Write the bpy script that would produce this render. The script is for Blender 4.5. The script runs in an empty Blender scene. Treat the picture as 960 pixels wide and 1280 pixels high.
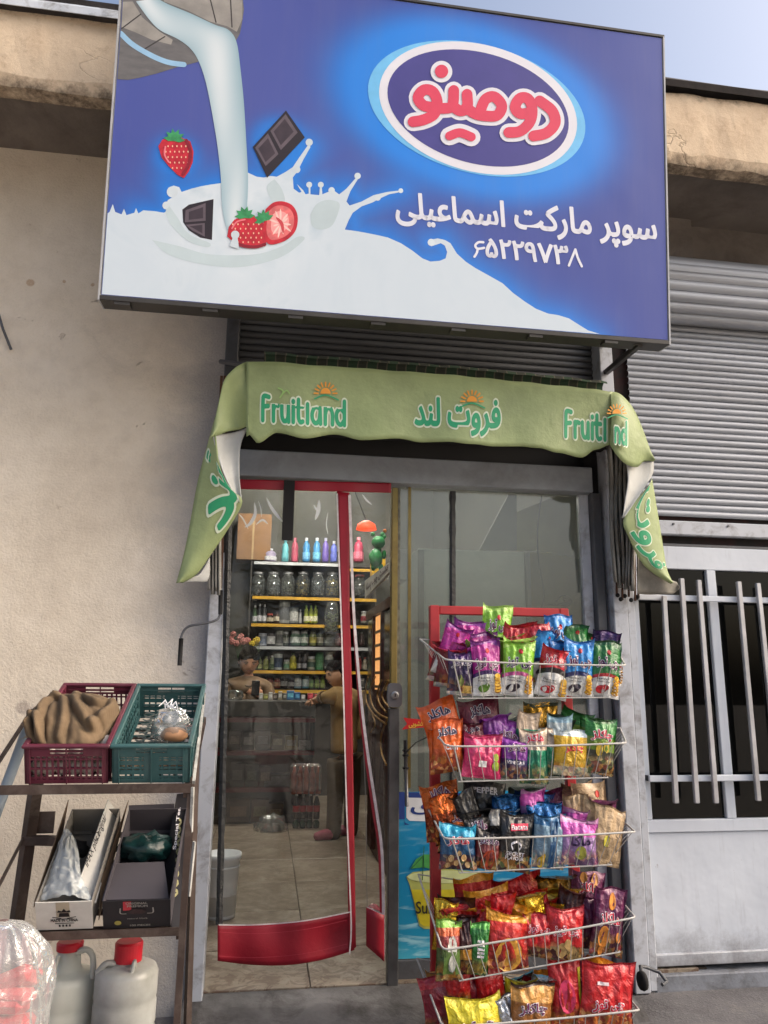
import bpy, math, random
from mathutils import Vector, Matrix, noise
random.seed(7)
R = math.radians
sc = bpy.context.scene
col = sc.collection

# ---------------------------------------------------------------- camera
DEPTH = 3.45          # metres from the lens to the shop front (plane Y = 0)
EYE = 1.31            # lens height above the pavement
FOC = 940.0           # focal length in pixels of the 960 x 1280 photograph
_Z = Vector((40, 4210, -940)).normalized()
_X = Vector((6420, -260, -940)); _X = (_X - _X.dot(_Z) * _Z).normalized()
_Y = _Z.cross(_X)
ROT = Matrix((_X, _Y, _Z))                      # camera axes -> world axes
CAM = Vector((0, -DEPTH, EYE))
cam_data = bpy.data.cameras.new('camera')
cam_data.sensor_fit = 'VERTICAL'; cam_data.sensor_height = 24.0
cam_data.lens = FOC / 1280 * 24.0
cam_data.clip_start = 0.05; cam_data.clip_end = 500
cam = bpy.data.objects.new('camera', cam_data); col.objects.link(cam)
cam.matrix_world = Matrix.Translation(CAM) @ ROT.to_4x4()
sc.camera = cam

# ---------------------------------------------------------------- sky, sun, exposure
SUN_EL, SUN_AZ = 36, 106        # azimuth measured clockwise from +Y: low hazy sun far to the right, only grazing the shop front
w = bpy.data.worlds.new('World'); sc.world = w; w.use_nodes = True
wn = w.node_tree.nodes; wl = w.node_tree.links
bg = wn['Background']; sky = wn.new('ShaderNodeTexSky'); sky.sky_type = 'NISHITA'
sky.sun_disc = False; sky.sun_elevation = R(SUN_EL); sky.sun_rotation = R(SUN_AZ)
sky.air_density = 1.0; sky.dust_density = 8.0; sky.ozone_density = 1.0
hz = wn.new('ShaderNodeHueSaturation'); hz.inputs['Saturation'].default_value = .95; wl.new(sky.outputs[0], hz.inputs['Color']); wl.new(hz.outputs[0], bg.inputs[0]); bg.inputs[1].default_value = 0.15
sd = bpy.data.lights.new('sun', 'SUN'); sd.energy = 0.5; sd.angle = R(70); sd.color = (1, .97, .93)
sun = bpy.data.objects.new('sun', sd); col.objects.link(sun)
_d = Vector((math.sin(R(SUN_AZ)) * math.cos(R(SUN_EL)), math.cos(R(SUN_AZ)) * math.cos(R(SUN_EL)), math.sin(R(SUN_EL))))
sun.rotation_euler = _d.to_track_quat('Z', 'Y').to_euler(); sun.location = (-2, -6, 9)
sc.view_settings.view_transform = 'Standard'; sc.view_settings.look = 'None'
sc.view_settings.exposure = 0.9; sc.view_settings.gamma = 1.0
sc.render.engine = 'CYCLES'
sc.cycles.transparent_max_bounces = 16; sc.cycles.max_bounces = 8

# ---------------------------------------------------------------- measuring: photograph pixel -> world point at a known depth
def at(px, py, Y=0.0):
    d = ROT @ Vector((px - 480, 640 - py, -FOC))
    return CAM + d * ((Y + DEPTH) / d.y)
def atz(px, py, z):
    d = ROT @ Vector((px - 480, 640 - py, -FOC))
    return CAM + d * ((z - EYE) / d.z)
def hit(px, py, o, n):
    d = ROT @ Vector((px - 480, 640 - py, -FOC))
    return CAM + d * ((o - CAM).dot(n) / d.dot(n))
def mpp(Y): return (Y + DEPTH) / FOC
def lerp(a, b, t): return a + (b - a) * t

# ---------------------------------------------------------------- materials
def srgb(c):
    return tuple((x / 255 / 12.92 if x / 255 <= .04045 else ((x / 255 + .055) / 1.055) ** 2.4) for x in c) + (1,)
class NT:
    def __init__(s, name):
        s.m = bpy.data.materials.new(name); s.m.use_nodes = True
        s.t = s.m.node_tree; s.b = s.t.nodes['Principled BSDF']; s.o = s.t.nodes['Material Output']
    def n(s, kind, **kw):
        x = s.t.nodes.new('ShaderNode' + kind)
        for k, v in kw.items():
            if k.startswith('i_'): x.inputs[int(k[2:])].default_value = v
            else: setattr(x, k, v)
        return x
    def l(s, a, b): s.t.links.new(a, b); return b
    def math(s, op, a, b=None, c=None):
        x = s.n('Math', operation=op)
        for i, v in enumerate((a, b, c)):
            if v is None: continue
            if isinstance(v, (int, float)): x.inputs[i].default_value = v
            else: s.l(v, x.inputs[i])
        return x.outputs[0]
    def mix(s, f, a, b, mode='MIX'):
        x = s.n('Mix', data_type='RGBA', blend_type=mode)
        for k, v in ((0, f), (6, a), (7, b)):
            if isinstance(v, (int, float)): x.inputs[k].default_value = v
            elif isinstance(v, tuple): x.inputs[k].default_value = v
            else: s.l(v, x.inputs[k])
        return x.outputs[2]
    def noise(s, vec, scale, detail=5, rough=.6, dist=0):
        x = s.n('TexNoise'); x.inputs['Scale'].default_value = scale; x.inputs['Detail'].default_value = detail
        x.inputs['Roughness'].default_value = rough; x.inputs['Distortion'].default_value = dist
        if vec is not None: s.l(vec, x.inputs['Vector'])
        return x.outputs['Fac']
    def ramp(s, f, stops, interp='LINEAR'):
        x = s.n('ValToRGB'); x.color_ramp.interpolation = interp; s.l(f, x.inputs[0])
        e = x.color_ramp.elements
        while len(e) < len(stops): e.new(.5)
        for k, (p, c) in enumerate(stops):
            e[k].position = p; e[k].color = c if isinstance(c, tuple) else (c, c, c, 1)
        return x.outputs[0]
    def vec(s, world=False):
        if world: return s.n('NewGeometry').outputs['Position']
        tc = s.n('TexCoord'); oi = s.n('ObjectInfo')
        a = s.n('VectorMath', operation='ADD'); s.l(tc.outputs['Object'], a.inputs[0])
        m = s.math('MULTIPLY', oi.outputs['Random'], 37.0)
        s.l(m, a.inputs[1]); return a.outputs[0]
    def bump(s, h, strength, dist=.01):
        x = s.n('Bump'); x.inputs['Strength'].default_value = strength; x.inputs['Distance'].default_value = dist
        s.l(h, x.inputs['Height']); s.l(x.outputs[0], s.b.inputs['Normal']); return x
_mc = {}
def M(name, c, rough=.6, metal=0, var=.12, scale=6, bump=0, bscale=60, bdist=.004, spec=.5, dirt=None, dirt_amt=.5, dirt_scale=3, trans=0, world=False, emit=0, stretch=None):
    if name in _mc: return _mc[name]
    t = NT(name); c = srgb(c)
    v = t.vec(world)
    if stretch:
        mp = t.n('Mapping'); mp.inputs['Scale'].default_value = stretch; t.l(v, mp.inputs[0]); v = mp.outputs[0]
    f = t.noise(v, scale)
    lo = tuple(x * (1 - var * 1.6) for x in c[:3]) + (1,); hi = tuple(min(1, x * (1 + var)) for x in c[:3]) + (1,)
    o = t.ramp(f, [(.3, lo), (.7, hi)])
    if dirt:
        f2 = t.noise(v, dirt_scale, 8, .7, .4)
        k = t.ramp(f2, [(.5 - .02, (0, 0, 0, 1)), (.68, (dirt_amt,) * 3 + (1,))])
        o = t.mix(k, o, srgb(dirt))
    t.l(o, t.b.inputs['Base Color'])
    r = t.math('MULTIPLY_ADD', f, .25, rough - .12); t.l(r, t.b.inputs['Roughness'])
    t.b.inputs['Metallic'].default_value = metal; t.b.inputs['Specular IOR Level'].default_value = spec
    if trans: t.b.inputs['Transmission Weight'].default_value = trans
    if emit:
        t.b.inputs['Emission Color'].default_value = c; t.b.inputs['Emission Strength'].default_value = emit
    if bump: t.bump(t.noise(v, bscale, 6, .6), bump, bdist)
    _mc[name] = t.m; return t.m
def film(name, tint=(255, 255, 255), gloss=.08, haze=.04, rough=.05, bump=0, bscale=8, hcol=(220, 225, 225), fres=.8):
    """thin clear sheet: light passes, a little is mirrored, a little is scattered"""
    if name in _mc: return _mc[name]
    t = NT(name); t.t.nodes.remove(t.b)
    tr = t.n('BsdfTransparent'); tr.inputs[0].default_value = srgb(tint)
    gl = t.n('BsdfGlossy'); gl.inputs['Roughness'].default_value = rough; gl.inputs[0].default_value = (1, 1, 1, 1)
    df = t.n('BsdfDiffuse'); df.inputs[0].default_value = srgb(hcol)
    v = t.vec()
    nz = t.noise(v, 2.5, 6, .65)
    if bump:
        b = t.n('Bump'); b.inputs['Strength'].default_value = bump; b.inputs['Distance'].default_value = .02
        t.l(t.noise(v, bscale, 3, .5, 1.0), b.inputs['Height']); t.l(b.outputs[0], gl.inputs['Normal'])
    lw = t.n('LayerWeight'); lw.inputs[0].default_value = .25
    f = t.math('MULTIPLY_ADD', lw.outputs['Fresnel'], fres, gloss)
    m1 = t.n('MixShader'); t.l(f, m1.inputs[0]); t.l(tr.outputs[0], m1.inputs[1]); t.l(gl.outputs[0], m1.inputs[2])
    m2 = t.n('MixShader'); t.l(t.math('MULTIPLY', nz, haze * 2), m2.inputs[0]); t.l(m1.outputs[0], m2.inputs[1]); t.l(df.outputs[0], m2.inputs[2])
    t.l(m2.outputs[0], t.o.inputs[0]); _mc[name] = t.m; return t.m

# ---------------------------------------------------------------- objects
WL = {}                     # world location of every object made
def _props(o, label, cat, group, kind):
    if label: o['label'] = label
    if cat: o['category'] = cat
    if group: o['group'] = group
    if kind: o['kind'] = kind
def empty(name, loc, label=None, cat=None, group=None, kind=None, parent=None):
    o = bpy.data.objects.new(name, None); col.objects.link(o); o.empty_display_size = .1
    loc = Vector(loc); WL[o.name] = loc.copy()
    if parent: o.parent = parent; o.location = loc - WL[parent.name]
    else: o.location = loc
    _props(o, label, cat, group, kind); return o
def copy_at(src, loc, parent=None, label=None, name=None):
    c = src.copy(); col.objects.link(c)
    if name: c.name = name
    loc = Vector(loc); WL[c.name] = loc.copy(); c.parent = parent
    c.location = loc - (WL[parent.name] if parent else Vector())
    if label: c['label'] = label
    return c
def copy_tree(src, delta, parent=None, label=None):
    c = copy_at(src, WL[src.name] + Vector(delta), parent, label)
    for ch in list(src.children): copy_tree(ch, delta, c)
    return c
class G:
    def __init__(s): s.v = []; s.f = []; s.m = []; s.uv = None; s.mi = 0
    def add(s, vs, fs):
        k = len(s.v); s.v += [Vector(v) for v in vs]; s.f += [tuple(i + k for i in f) for f in fs]; s.m += [s.mi] * len(fs); return s
    def box(s, a, b, mtx=None, bev=0):
        x0, y0, z0 = (min(a[i], b[i]) for i in range(3)); x1, y1, z1 = (max(a[i], b[i]) for i in range(3))
        if bev:
            e = min(bev, (x1 - x0) * .45, (y1 - y0) * .45, (z1 - z0) * .45); vs = []; 
            for (x, sx) in ((x0, 1), (x1, -1)):
                for (y, sy) in ((y0, 1), (y1, -1)):
                    for (z, sz) in ((z0, 1), (z1, -1)):
                        vs += [(x + sx * e, y + sy * e, z), (x + sx * e, y, z + sz * e), (x, y + sy * e, z + sz * e)]
            V = lambda i, j, k, a: (i * 4 + j * 2 + k) * 3 + a
            fs = []
            for k in (0, 1): fs.append((V(0, 0, k, 0), V(1, 0, k, 0), V(1, 1, k, 0), V(0, 1, k, 0)))
            for j in (0, 1): fs.append((V(0, j, 0, 1), V(1, j, 0, 1), V(1, j, 1, 1), V(0, j, 1, 1)))
            for i in (0, 1): fs.append((V(i, 0, 0, 2), V(i, 1, 0, 2), V(i, 1, 1, 2), V(i, 0, 1, 2)))
            for j in (0, 1):
                for k in (0, 1): fs.append((V(0, j, k, 0), V(1, j, k, 0), V(1, j, k, 1), V(0, j, k, 1)))
            for i in (0, 1):
                for k in (0, 1): fs.append((V(i, 0, k, 0), V(i, 1, k, 0), V(i, 1, k, 2), V(i, 0, k, 2)))
            for i in (0, 1):
                for j in (0, 1): fs.append((V(i, j, 0, 1), V(i, j, 1, 1), V(i, j, 1, 2), V(i, j, 0, 2)))
            for i in (0, 1):
                for j in (0, 1):
                    for k in (0, 1): fs.append((V(i, j, k, 0), V(i, j, k, 1), V(i, j, k, 2)))
        else:
            vs = [(x, y, z) for x in (x0, x1) for y in (y0, y1) for z in (z0, z1)]
            fs = [(0, 1, 3, 2), (4, 6, 7, 5), (0, 4, 5, 1), (2, 3, 7, 6), (0, 2, 6, 4), (1, 5, 7, 3)]
        if mtx is not None: vs = [mtx @ Vector(v) for v in vs]
        return s.add(vs, fs)
    def bar(s, p, q, wx, wy=None, up=(0, 0, 1), bev=0):
        """a straight bar of rectangular section from p to q"""
        p = Vector(p); q = Vector(q); wy = wy or wx; d = (q - p); L = d.length; d.normalize()
        a = d.cross(Vector(up));
        if a.length < 1e-3: a = d.cross(Vector((1, 0, 0)))
        a.normalize(); b = a.cross(d)
        m = Matrix((a, d, b)).transposed().to_4x4(); m.translation = p
        return s.box((-wx / 2, 0, -wy / 2), (wx / 2, L, wy / 2), m, bev)
    def tube(s, pts, r, n=8, cap=True, closed=False):
        pts = [Vector(p) for p in pts]; rs = r if isinstance(r, (list, tuple)) else [r] * len(pts)
        vs = []; fs = []; N = len(pts); pa = None
        for i, p in enumerate(pts):
            if closed: d = pts[(i + 1) % N] - pts[i - 1]
            else: d = pts[min(i + 1, N - 1)] - pts[max(i - 1, 0)]
            d.normalize()
            if pa is None:
                a = d.cross(Vector((0, 0, 1)))
                if a.length < .1: a = d.cross(Vector((0, 1, 0)))
            else: a = pa - d * pa.dot(d)
            a.normalize(); pa = a; b = d.cross(a)
            for k in range(n):
                t = 2 * math.pi * k / n; vs.append(p + (a * math.cos(t) + b * math.sin(t)) * rs[i])
        for i in range(N if closed else N - 1):
            j = (i + 1) % N
            for k in range(n): fs.append((i * n + k, i * n + (k + 1) % n, j * n + (k + 1) % n, j * n + k))
        if cap and not closed: fs += [tuple(range(n)), tuple((N - 1) * n + k for k in reversed(range(n)))]
        return s.add(vs, fs)
    def lathe(s, prof, c, n=16, axis=None, sy=1, cap=True):
        """profile [(radius, height)...] turned about a vertical axis through c"""
        c = Vector(c); vs = []; fs = []
        for r, h in prof:
            for k in range(n):
                t = 2 * math.pi * k / n; p = Vector((r * math.cos(t), r * math.sin(t) * sy, h))
                if axis is not None: p = axis @ p
                vs.append(c + p)
        for i in range(len(prof) - 1):
            for k in range(n): fs.append((i * n + k, i * n + (k + 1) % n, (i + 1) * n + (k + 1) % n, (i + 1) * n + k))
        if cap: fs += [tuple(reversed(range(n))), tuple((len(prof) - 1) * n + k for k in range(n))]
        return s.add(vs, fs)
    def ball(s, c, rx, ry=None, rz=None, n=10, mtx=None):
        ry = ry or rx; rz = rz or rx; vs = []; fs = []; c = Vector(c); h = n // 2 + 1
        for i in range(h + 1):
            a = math.pi * i / h
            for k in range(n):
                t = 2 * math.pi * k / n; p = Vector((rx * math.sin(a) * math.cos(t), ry * math.sin(a) * math.sin(t), rz * math.cos(a)))
                if mtx is not None: p = mtx @ p
                vs.append(c + p)
        for i in range(h):
            for k in range(n): fs.append((i * n + k, i * n + (k + 1) % n, (i + 1) * n + (k + 1) % n, (i + 1) * n + k))
        return s.add(vs, fs)
    def prism(s, poly, off):
        """a flat polygon (3-D points) pushed along off"""
        n = len(poly); vs = [Vector(p) for p in poly] + [Vector(p) + Vector(off) for p in poly]
        fs = [tuple(range(n)), tuple(reversed(range(n, 2 * n)))] + [(i, (i + 1) % n, n + (i + 1) % n, n + i) for i in range(n)]
        return s.add(vs, fs)
    def grid(s, rows, closed=False):
        nr, nc = len(rows), len(rows[0]); vs = [p for r in rows for p in r]
        fs = [(i * nc + j, i * nc + (j + 1) % nc, (i + 1) * nc + (j + 1) % nc, (i + 1) * nc + j) for i in range(nr - 1) for j in range(nc if closed else nc - 1)]
        return s.add(vs, fs)
    def build(s, name, mat, parent=None, smooth=False, label=None, cat=None, group=None, kind=None, thick=0, sub=0, bev=0, base=True, tri=False):
        me = bpy.data.meshes.new(name)
        xs = [v.x for v in s.v]; ys = [v.y for v in s.v]; zs = [v.z for v in s.v]
        loc = Vector(((min(xs) + max(xs)) / 2, (min(ys) + max(ys)) / 2, min(zs) if not parent else (min(zs) + max(zs)) / 2))
        me.from_pydata([v - loc for v in s.v], [], s.f)
        for m in (mat if isinstance(mat, (list, tuple)) else [mat]): me.materials.append(m)
        if any(s.m): me.polygons.foreach_set('material_index', s.m)
        if s.uv:
            u = me.uv_layers.new(name='UVMap')
            for lp in me.loops: u.data[lp.index].uv = s.uv[lp.vertex_index]
        if smooth: me.polygons.foreach_set('use_smooth', [True] * len(s.f))
        me.update()
        o = bpy.data.objects.new(name, me); col.objects.link(o); WL[o.name] = loc
        if parent: o.parent = parent; o.location = loc - WL[parent.name]
        else: o.location = loc
        if bev:
            b = o.modifiers.new('edge', 'BEVEL'); b.width = bev; b.segments = 2; b.limit_method = 'ANGLE'
        if thick:
            k = o.modifiers.new('thick', 'SOLIDIFY'); k.thickness = thick; k.offset = 0
        if sub:
            k = o.modifiers.new('soft', 'SUBSURF'); k.levels = sub; k.render_levels = sub
        _props(o, label, cat, group, kind); return o
def catmull(pts, n):
    """n points evenly along the parameter of a smooth curve through pts"""
    P = [Vector(p) for p in pts]; out = []; L = len(P) - 1
    for i in range(n):
        t = i / (n - 1) * L; k = min(int(t), L - 1); t -= k
        p0 = P[max(k - 1, 0)]; p1 = P[k]; p2 = P[k + 1]; p3 = P[min(k + 2, L)]
        out.append(.5 * ((2 * p1) + (p2 - p0) * t + (2 * p0 - 5 * p1 + 4 * p2 - p3) * t * t + (3 * p1 - p0 - 3 * p2 + p3) * t ** 3))
    return out
def stroke(g, pts, w, fn, n=None, rise=None):
    """a flat ribbon with round ends along pts (2-D), each point sent through fn(x, y) -> 3-D"""
    n = n or max(8, 5 * len(pts)); P = catmull([Vector((p[0], p[1], 0)) for p in pts], n); h = w / 2; rows = []
    def T(i):
        d = P[min(i + 1, n - 1)] - P[max(i - 1, 0)]; d.normalize(); return d
    d0 = T(0)
    for k in range(4, 0, -1):
        a = k / 4 * math.pi / 2; c = P[0] - d0 * h * math.sin(a); e = Vector((-d0.y, d0.x, 0)) * h * math.cos(a) if k < 4 else Vector((-d0.y, d0.x, 0)) * h * .05
        rows.append([c + e, c - e])
    for i in range(n):
        d = T(i); e = Vector((-d.y, d.x, 0)) * h; rows.append([P[i] + e, P[i] - e])
    d1 = T(n - 1)
    for k in range(1, 5):
        a = k / 4 * math.pi / 2; c = P[-1] + d1 * h * math.sin(a); e = Vector((-d1.y, d1.x, 0)) * h * max(.05, math.cos(a))
        rows.append([c + e, c - e])
    g.grid([[fn(p.x, p.y) + (rise * (i / len(rows)) if rise else Vector()) for p in r] for i, r in enumerate(rows)])
def taper(g, pts, w, fn, n=16):
    """a ribbon that comes to a point at both ends"""
    P = catmull([(p[0], p[1], 0) for p in pts], n); rows = []
    for i in range(n):
        d = (P[min(i + 1, n - 1)] - P[max(i - 1, 0)]).normalized(); h = w / 2 * (math.sin(math.pi * (i + .1) / (n - .8)) ** .8 + .04); e = Vector((-d.y, d.x, 0)) * h
        rows.append([fn(*(P[i] + e).xy), fn(*(P[i] - e).xy)])
    g.grid(rows)
def disc(g, cx, cy, rx, ry, fn, rot=0, n=28):
    c, s_ = math.cos(rot), math.sin(rot)
    g.add([fn(cx + rx * math.cos(t) * c - ry * math.sin(t) * s_, cy + rx * math.cos(t) * s_ + ry * math.sin(t) * c) for t in [2 * math.pi * k / n for k in range(n)]], [tuple(range(n))])
def poly(g, pts, fn): g.add([fn(*p) for p in pts], [tuple(range(len(pts)))])

# ---------------------------------------------------------------- lettering (outlines of Blender's built-in font)
FORMS = {'ا': (0xFE8D, 0xFE8E), 'د': (0xFEA9, 0xFEAA), 'ر': (0xFEAD, 0xFEAE), 'ز': (0xFEAF, 0xFEB0), 'و': (0xFEED, 0xFEEE)}
for ch, b in {'پ': 0xFB56, 'ت': 0xFE95, 'چ': 0xFB7A, 'س': 0xFEB1, 'ع': 0xFEC9, 'ف': 0xFED1, 'ک': 0xFB8E, 'ل': 0xFEDD, 'م': 0xFEE1, 'ن': 0xFEE5, 'ه': 0xFEE9, 'ی': 0xFBFC, 'ب': 0xFE8F, 'ج': 0xFE9D, 'ش': 0xFEB5}.items():
    FORMS[ch] = (b, b + 1, b + 2, b + 3)
def shape_fa(s):
    out = []
    for wd in s.split(' '):
        r = []
        for i, c in enumerate(wd):
            if c == '|': continue
            if c not in FORMS: r.append(c); continue
            pj = i > 0 and wd[i - 1] in FORMS and len(FORMS[wd[i - 1]]) == 4
            nj = i + 1 < len(wd) and wd[i + 1] in FORMS and len(FORMS[c]) == 4
            r.append(chr(FORMS[c][3 if (pj and nj) else 2 if nj else 1 if pj else 0]))
        out.append(''.join(reversed(r)))
    return ' '.join(reversed(out))
_tc = {}
def glyphs(s, off=0.0, fa=False, res=3):
    """triangles of a line of lettering, scaled so that x runs 0..aspect and y 0..1 over its height"""
    k = (s, off, fa, res)
    if k in _tc: return _tc[k]
    c = bpy.data.curves.new('lettering', 'FONT'); c.body = shape_fa(s) if fa else s; c.resolution_u = res
    o = bpy.data.objects.new('lettering', c); col.objects.link(o); bpy.context.view_layer.update()
    m = o.evaluated_get(bpy.context.evaluated_depsgraph_get()).to_mesh()
    v = [(a.co.x, a.co.y) for a in m.vertices]; f = [tuple(q.vertices) for q in m.polygons]
    bpy.data.objects.remove(o); bpy.data.curves.remove(c)
    x0 = min(a[0] for a in v); x1 = max(a[0] for a in v); y0 = min(a[1] for a in v); y1 = max(a[1] for a in v); H = y1 - y0
    lv = [0] * len(v)
    if off:       # heavier weight: a band of even width added outside every edge of the outline
        key = {}; rep = [key.setdefault((round(a[0], 5), round(a[1], 5)), i) for i, a in enumerate(v)]
        E_ = {}
        for t_ in f:
            for a, b in zip(t_, t_[1:] + t_[:1]): E_.setdefault(frozenset((rep[a], rep[b])), []).append((a, b, t_))
        q_ = 0
        for e, u in list(E_.items()):
            if len(u) != 1 or len(e) != 2: continue
            a, b, t_ = u[0]; A = Vector(v[a]); B = Vector(v[b]); d = B - A
            if d.length < 1e-6: continue
            d.normalize(); nn = Vector((-d.y, d.x)); C = sum((Vector(v[i]) for i in t_), Vector((0, 0))) / len(t_)
            if (C - A).dot(nn) > 0: nn = -nn
            k0 = len(v); q_ += 1; lift = 1 + q_ % 5
            v += [tuple(A), tuple(B), tuple(B + nn * off), tuple(A + nn * off)]; lv += [lift] * 4; f.append((k0, k0 + 1, k0 + 2, k0 + 3))
            k0 = len(v); v += [tuple(B + Vector((math.cos(w_), math.sin(w_))) * off) for w_ in [k * math.pi / 4 for k in range(8)]]; lv += [lift + 5] * 8; f.append(tuple(range(k0, k0 + 8)))
    _tc[k] = ([((a[0] - x0) / (x1 - x0), (a[1] - y0) / H) for a in v], f, lv)
    return _tc[k]
def letters(g, s, fn, off=0.0, fa=False, res=3):
    """fn(u, v): u 0..1 along the line, v 0..1 up its height"""
    v, f, lv = glyphs(s, off, fa, res); g.add([Vector(fn(*p)) - Vector((0, l * 2e-5, 0)) for p, l in zip(v, lv)], f)
# ================================================================ THE SETTING
# pavement with a concrete ramp up to the shop floor
FLOOR = atz(255, 1243, 0).z + .075
asphalt = M('worn asphalt', (96, 95, 98), .9, var=.3, scale=3, bump=.9, bscale=90, bdist=.006, dirt=(60, 58, 58), dirt_amt=.6, dirt_scale=1.2)
concrete = M('dirty concrete', (100, 98, 98), .9, var=.3, scale=5, bump=.7, bscale=50, bdist=.005, dirt=(48, 44, 42), dirt_amt=.8, dirt_scale=6)
def road_mat():      # dark asphalt by the wall; unseen road further out lightened to bounce light
    t = NT('street surface'); v = t.vec(True); sp = t.n('SeparateXYZ'); t.l(v, sp.inputs[0])
    a = t.noise(v, 3, 8, .65); b = t.noise(v, 90, 5, .6)
    o = t.ramp(a, [(.3, srgb((70, 68, 70))), (.55, srgb((98, 96, 98))), (.75, srgb((112, 108, 106)))])
    o = t.mix(t.ramp(t.noise(v, 7, 9, .8), [(.55, (0, 0, 0, 1)), (.7, (.5,) * 3 + (1,))]), o, srgb((54, 50, 50)))
    o = t.mix(t.ramp(b, [(.55, (0, 0, 0, 1)), (.75, (.35,) * 3 + (1,))]), o, srgb((150, 146, 142)))
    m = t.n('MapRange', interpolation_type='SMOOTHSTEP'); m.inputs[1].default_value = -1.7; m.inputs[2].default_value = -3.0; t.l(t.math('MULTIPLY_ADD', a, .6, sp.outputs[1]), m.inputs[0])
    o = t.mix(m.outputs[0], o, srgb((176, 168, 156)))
    t.l(o, t.b.inputs['Base Color']); t.b.inputs['Roughness'].default_value = .92; t.bump(t.math('MULTIPLY_ADD', b, .6, t.math('MULTIPLY', a, .5)), .9, .008); return t.m
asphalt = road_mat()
g = G(); n = 60
rows = []
for i in range(n + 1):
    y = -40 + 40.25 * (i / n) ** .25 if i < n else .25
    rows.append([Vector((x, y, .006 * noise.noise(Vector((x * 1.3, y * 1.3, 0))) - .004)) for x in [-40 + 80 * (.5 + .5 * math.copysign(abs(2 * j / 80 - 1) ** 2.2, 2 * j / 80 - 1)) for j in range(81)]])
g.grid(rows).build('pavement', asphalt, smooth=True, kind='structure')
XL = at(257, 900).x; XR = at(797, 1000).x
g = G(); rows = []
for i in range(25):
    x = lerp(XL - .02, at(505, 1240, -.05).x + .95, i / 24)
    h = lambda k: .006 * noise.noise(Vector((x * 6, k, 3)))
    rows.append([Vector((x, -.30 + h(1) * 4, -.01)), Vector((x, -.27 + h(1) * 4, .015 + h(2))), Vector((x, -.12, .04 + h(3))), Vector((x, -.025, FLOOR - .012 + h(4))), Vector((x, .0, FLOOR - .006)), Vector((x, .12, FLOOR - .006)), Vector((x, .12, -.01))])
g.grid(rows).build('step', concrete, smooth=True, kind='structure')

# shop floor: stone tiles with recessed joints
grout = M('grout', (60, 52, 45), .95)
fl = G().box((-.62, .02, -.02), (2.0, 5.3, FLOOR - .008)).build('shop_floor', grout, kind='structure')
def tile_mat():
    t = NT('mottled beige stone tile'); v = t.vec()
    a = t.noise(v, 3, 8, .7, 1.5); b = t.noise(v, 11, 5, .68, 1.6)
    o = t.ramp(a, [(.3, srgb((100, 88, 76))), (.5, srgb((134, 122, 106))), (.68, srgb((160, 150, 136)))])
    k = t.ramp(b, [(.49, (0, 0, 0, 1)), (.55, (.9,) * 3 + (1,))])
    sp = t.n('SeparateXYZ'); t.l(t.n('NewGeometry').outputs['Position'], sp.inputs[0])
    wr = t.n('MapRange'); wr.inputs[1].default_value = 1.4; wr.inputs[2].default_value = .2; wr.inputs[3].default_value = .3; t.l(t.math('MULTIPLY_ADD', a, 1.2, sp.outputs[1]), wr.inputs[0])
    o = t.mix(t.math('MULTIPLY', k, wr.outputs[0]), o, srgb((78, 52, 38)))
    t.l(o, t.b.inputs['Base Color']); t.b.inputs['Roughness'].default_value = .38
    t.bump(b, .15, .002); return t.m
tm = tile_mat(); TS = .60
tx0 = at(388, 1230, .0).x - TS * 2; ty0 = atz(382, 1137, FLOOR).y - TS * 2
for i in range(6):
    for j in range(9):
        x0 = tx0 + i * TS; y0 = ty0 + j * TS
        a, b = max(x0 + .002, -.6), min(x0 + TS - .002, 1.95); c, d = max(y0 + .002, .0), min(y0 + TS - .002, 5.25)
        if b - a > .05 and d - c > .05:
            G().box((a, c, FLOOR - .02), (b, d, FLOOR + .0005 * ((i * 3 + j * 5) % 3)), bev=.002).build('tile', tm, fl)

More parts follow.
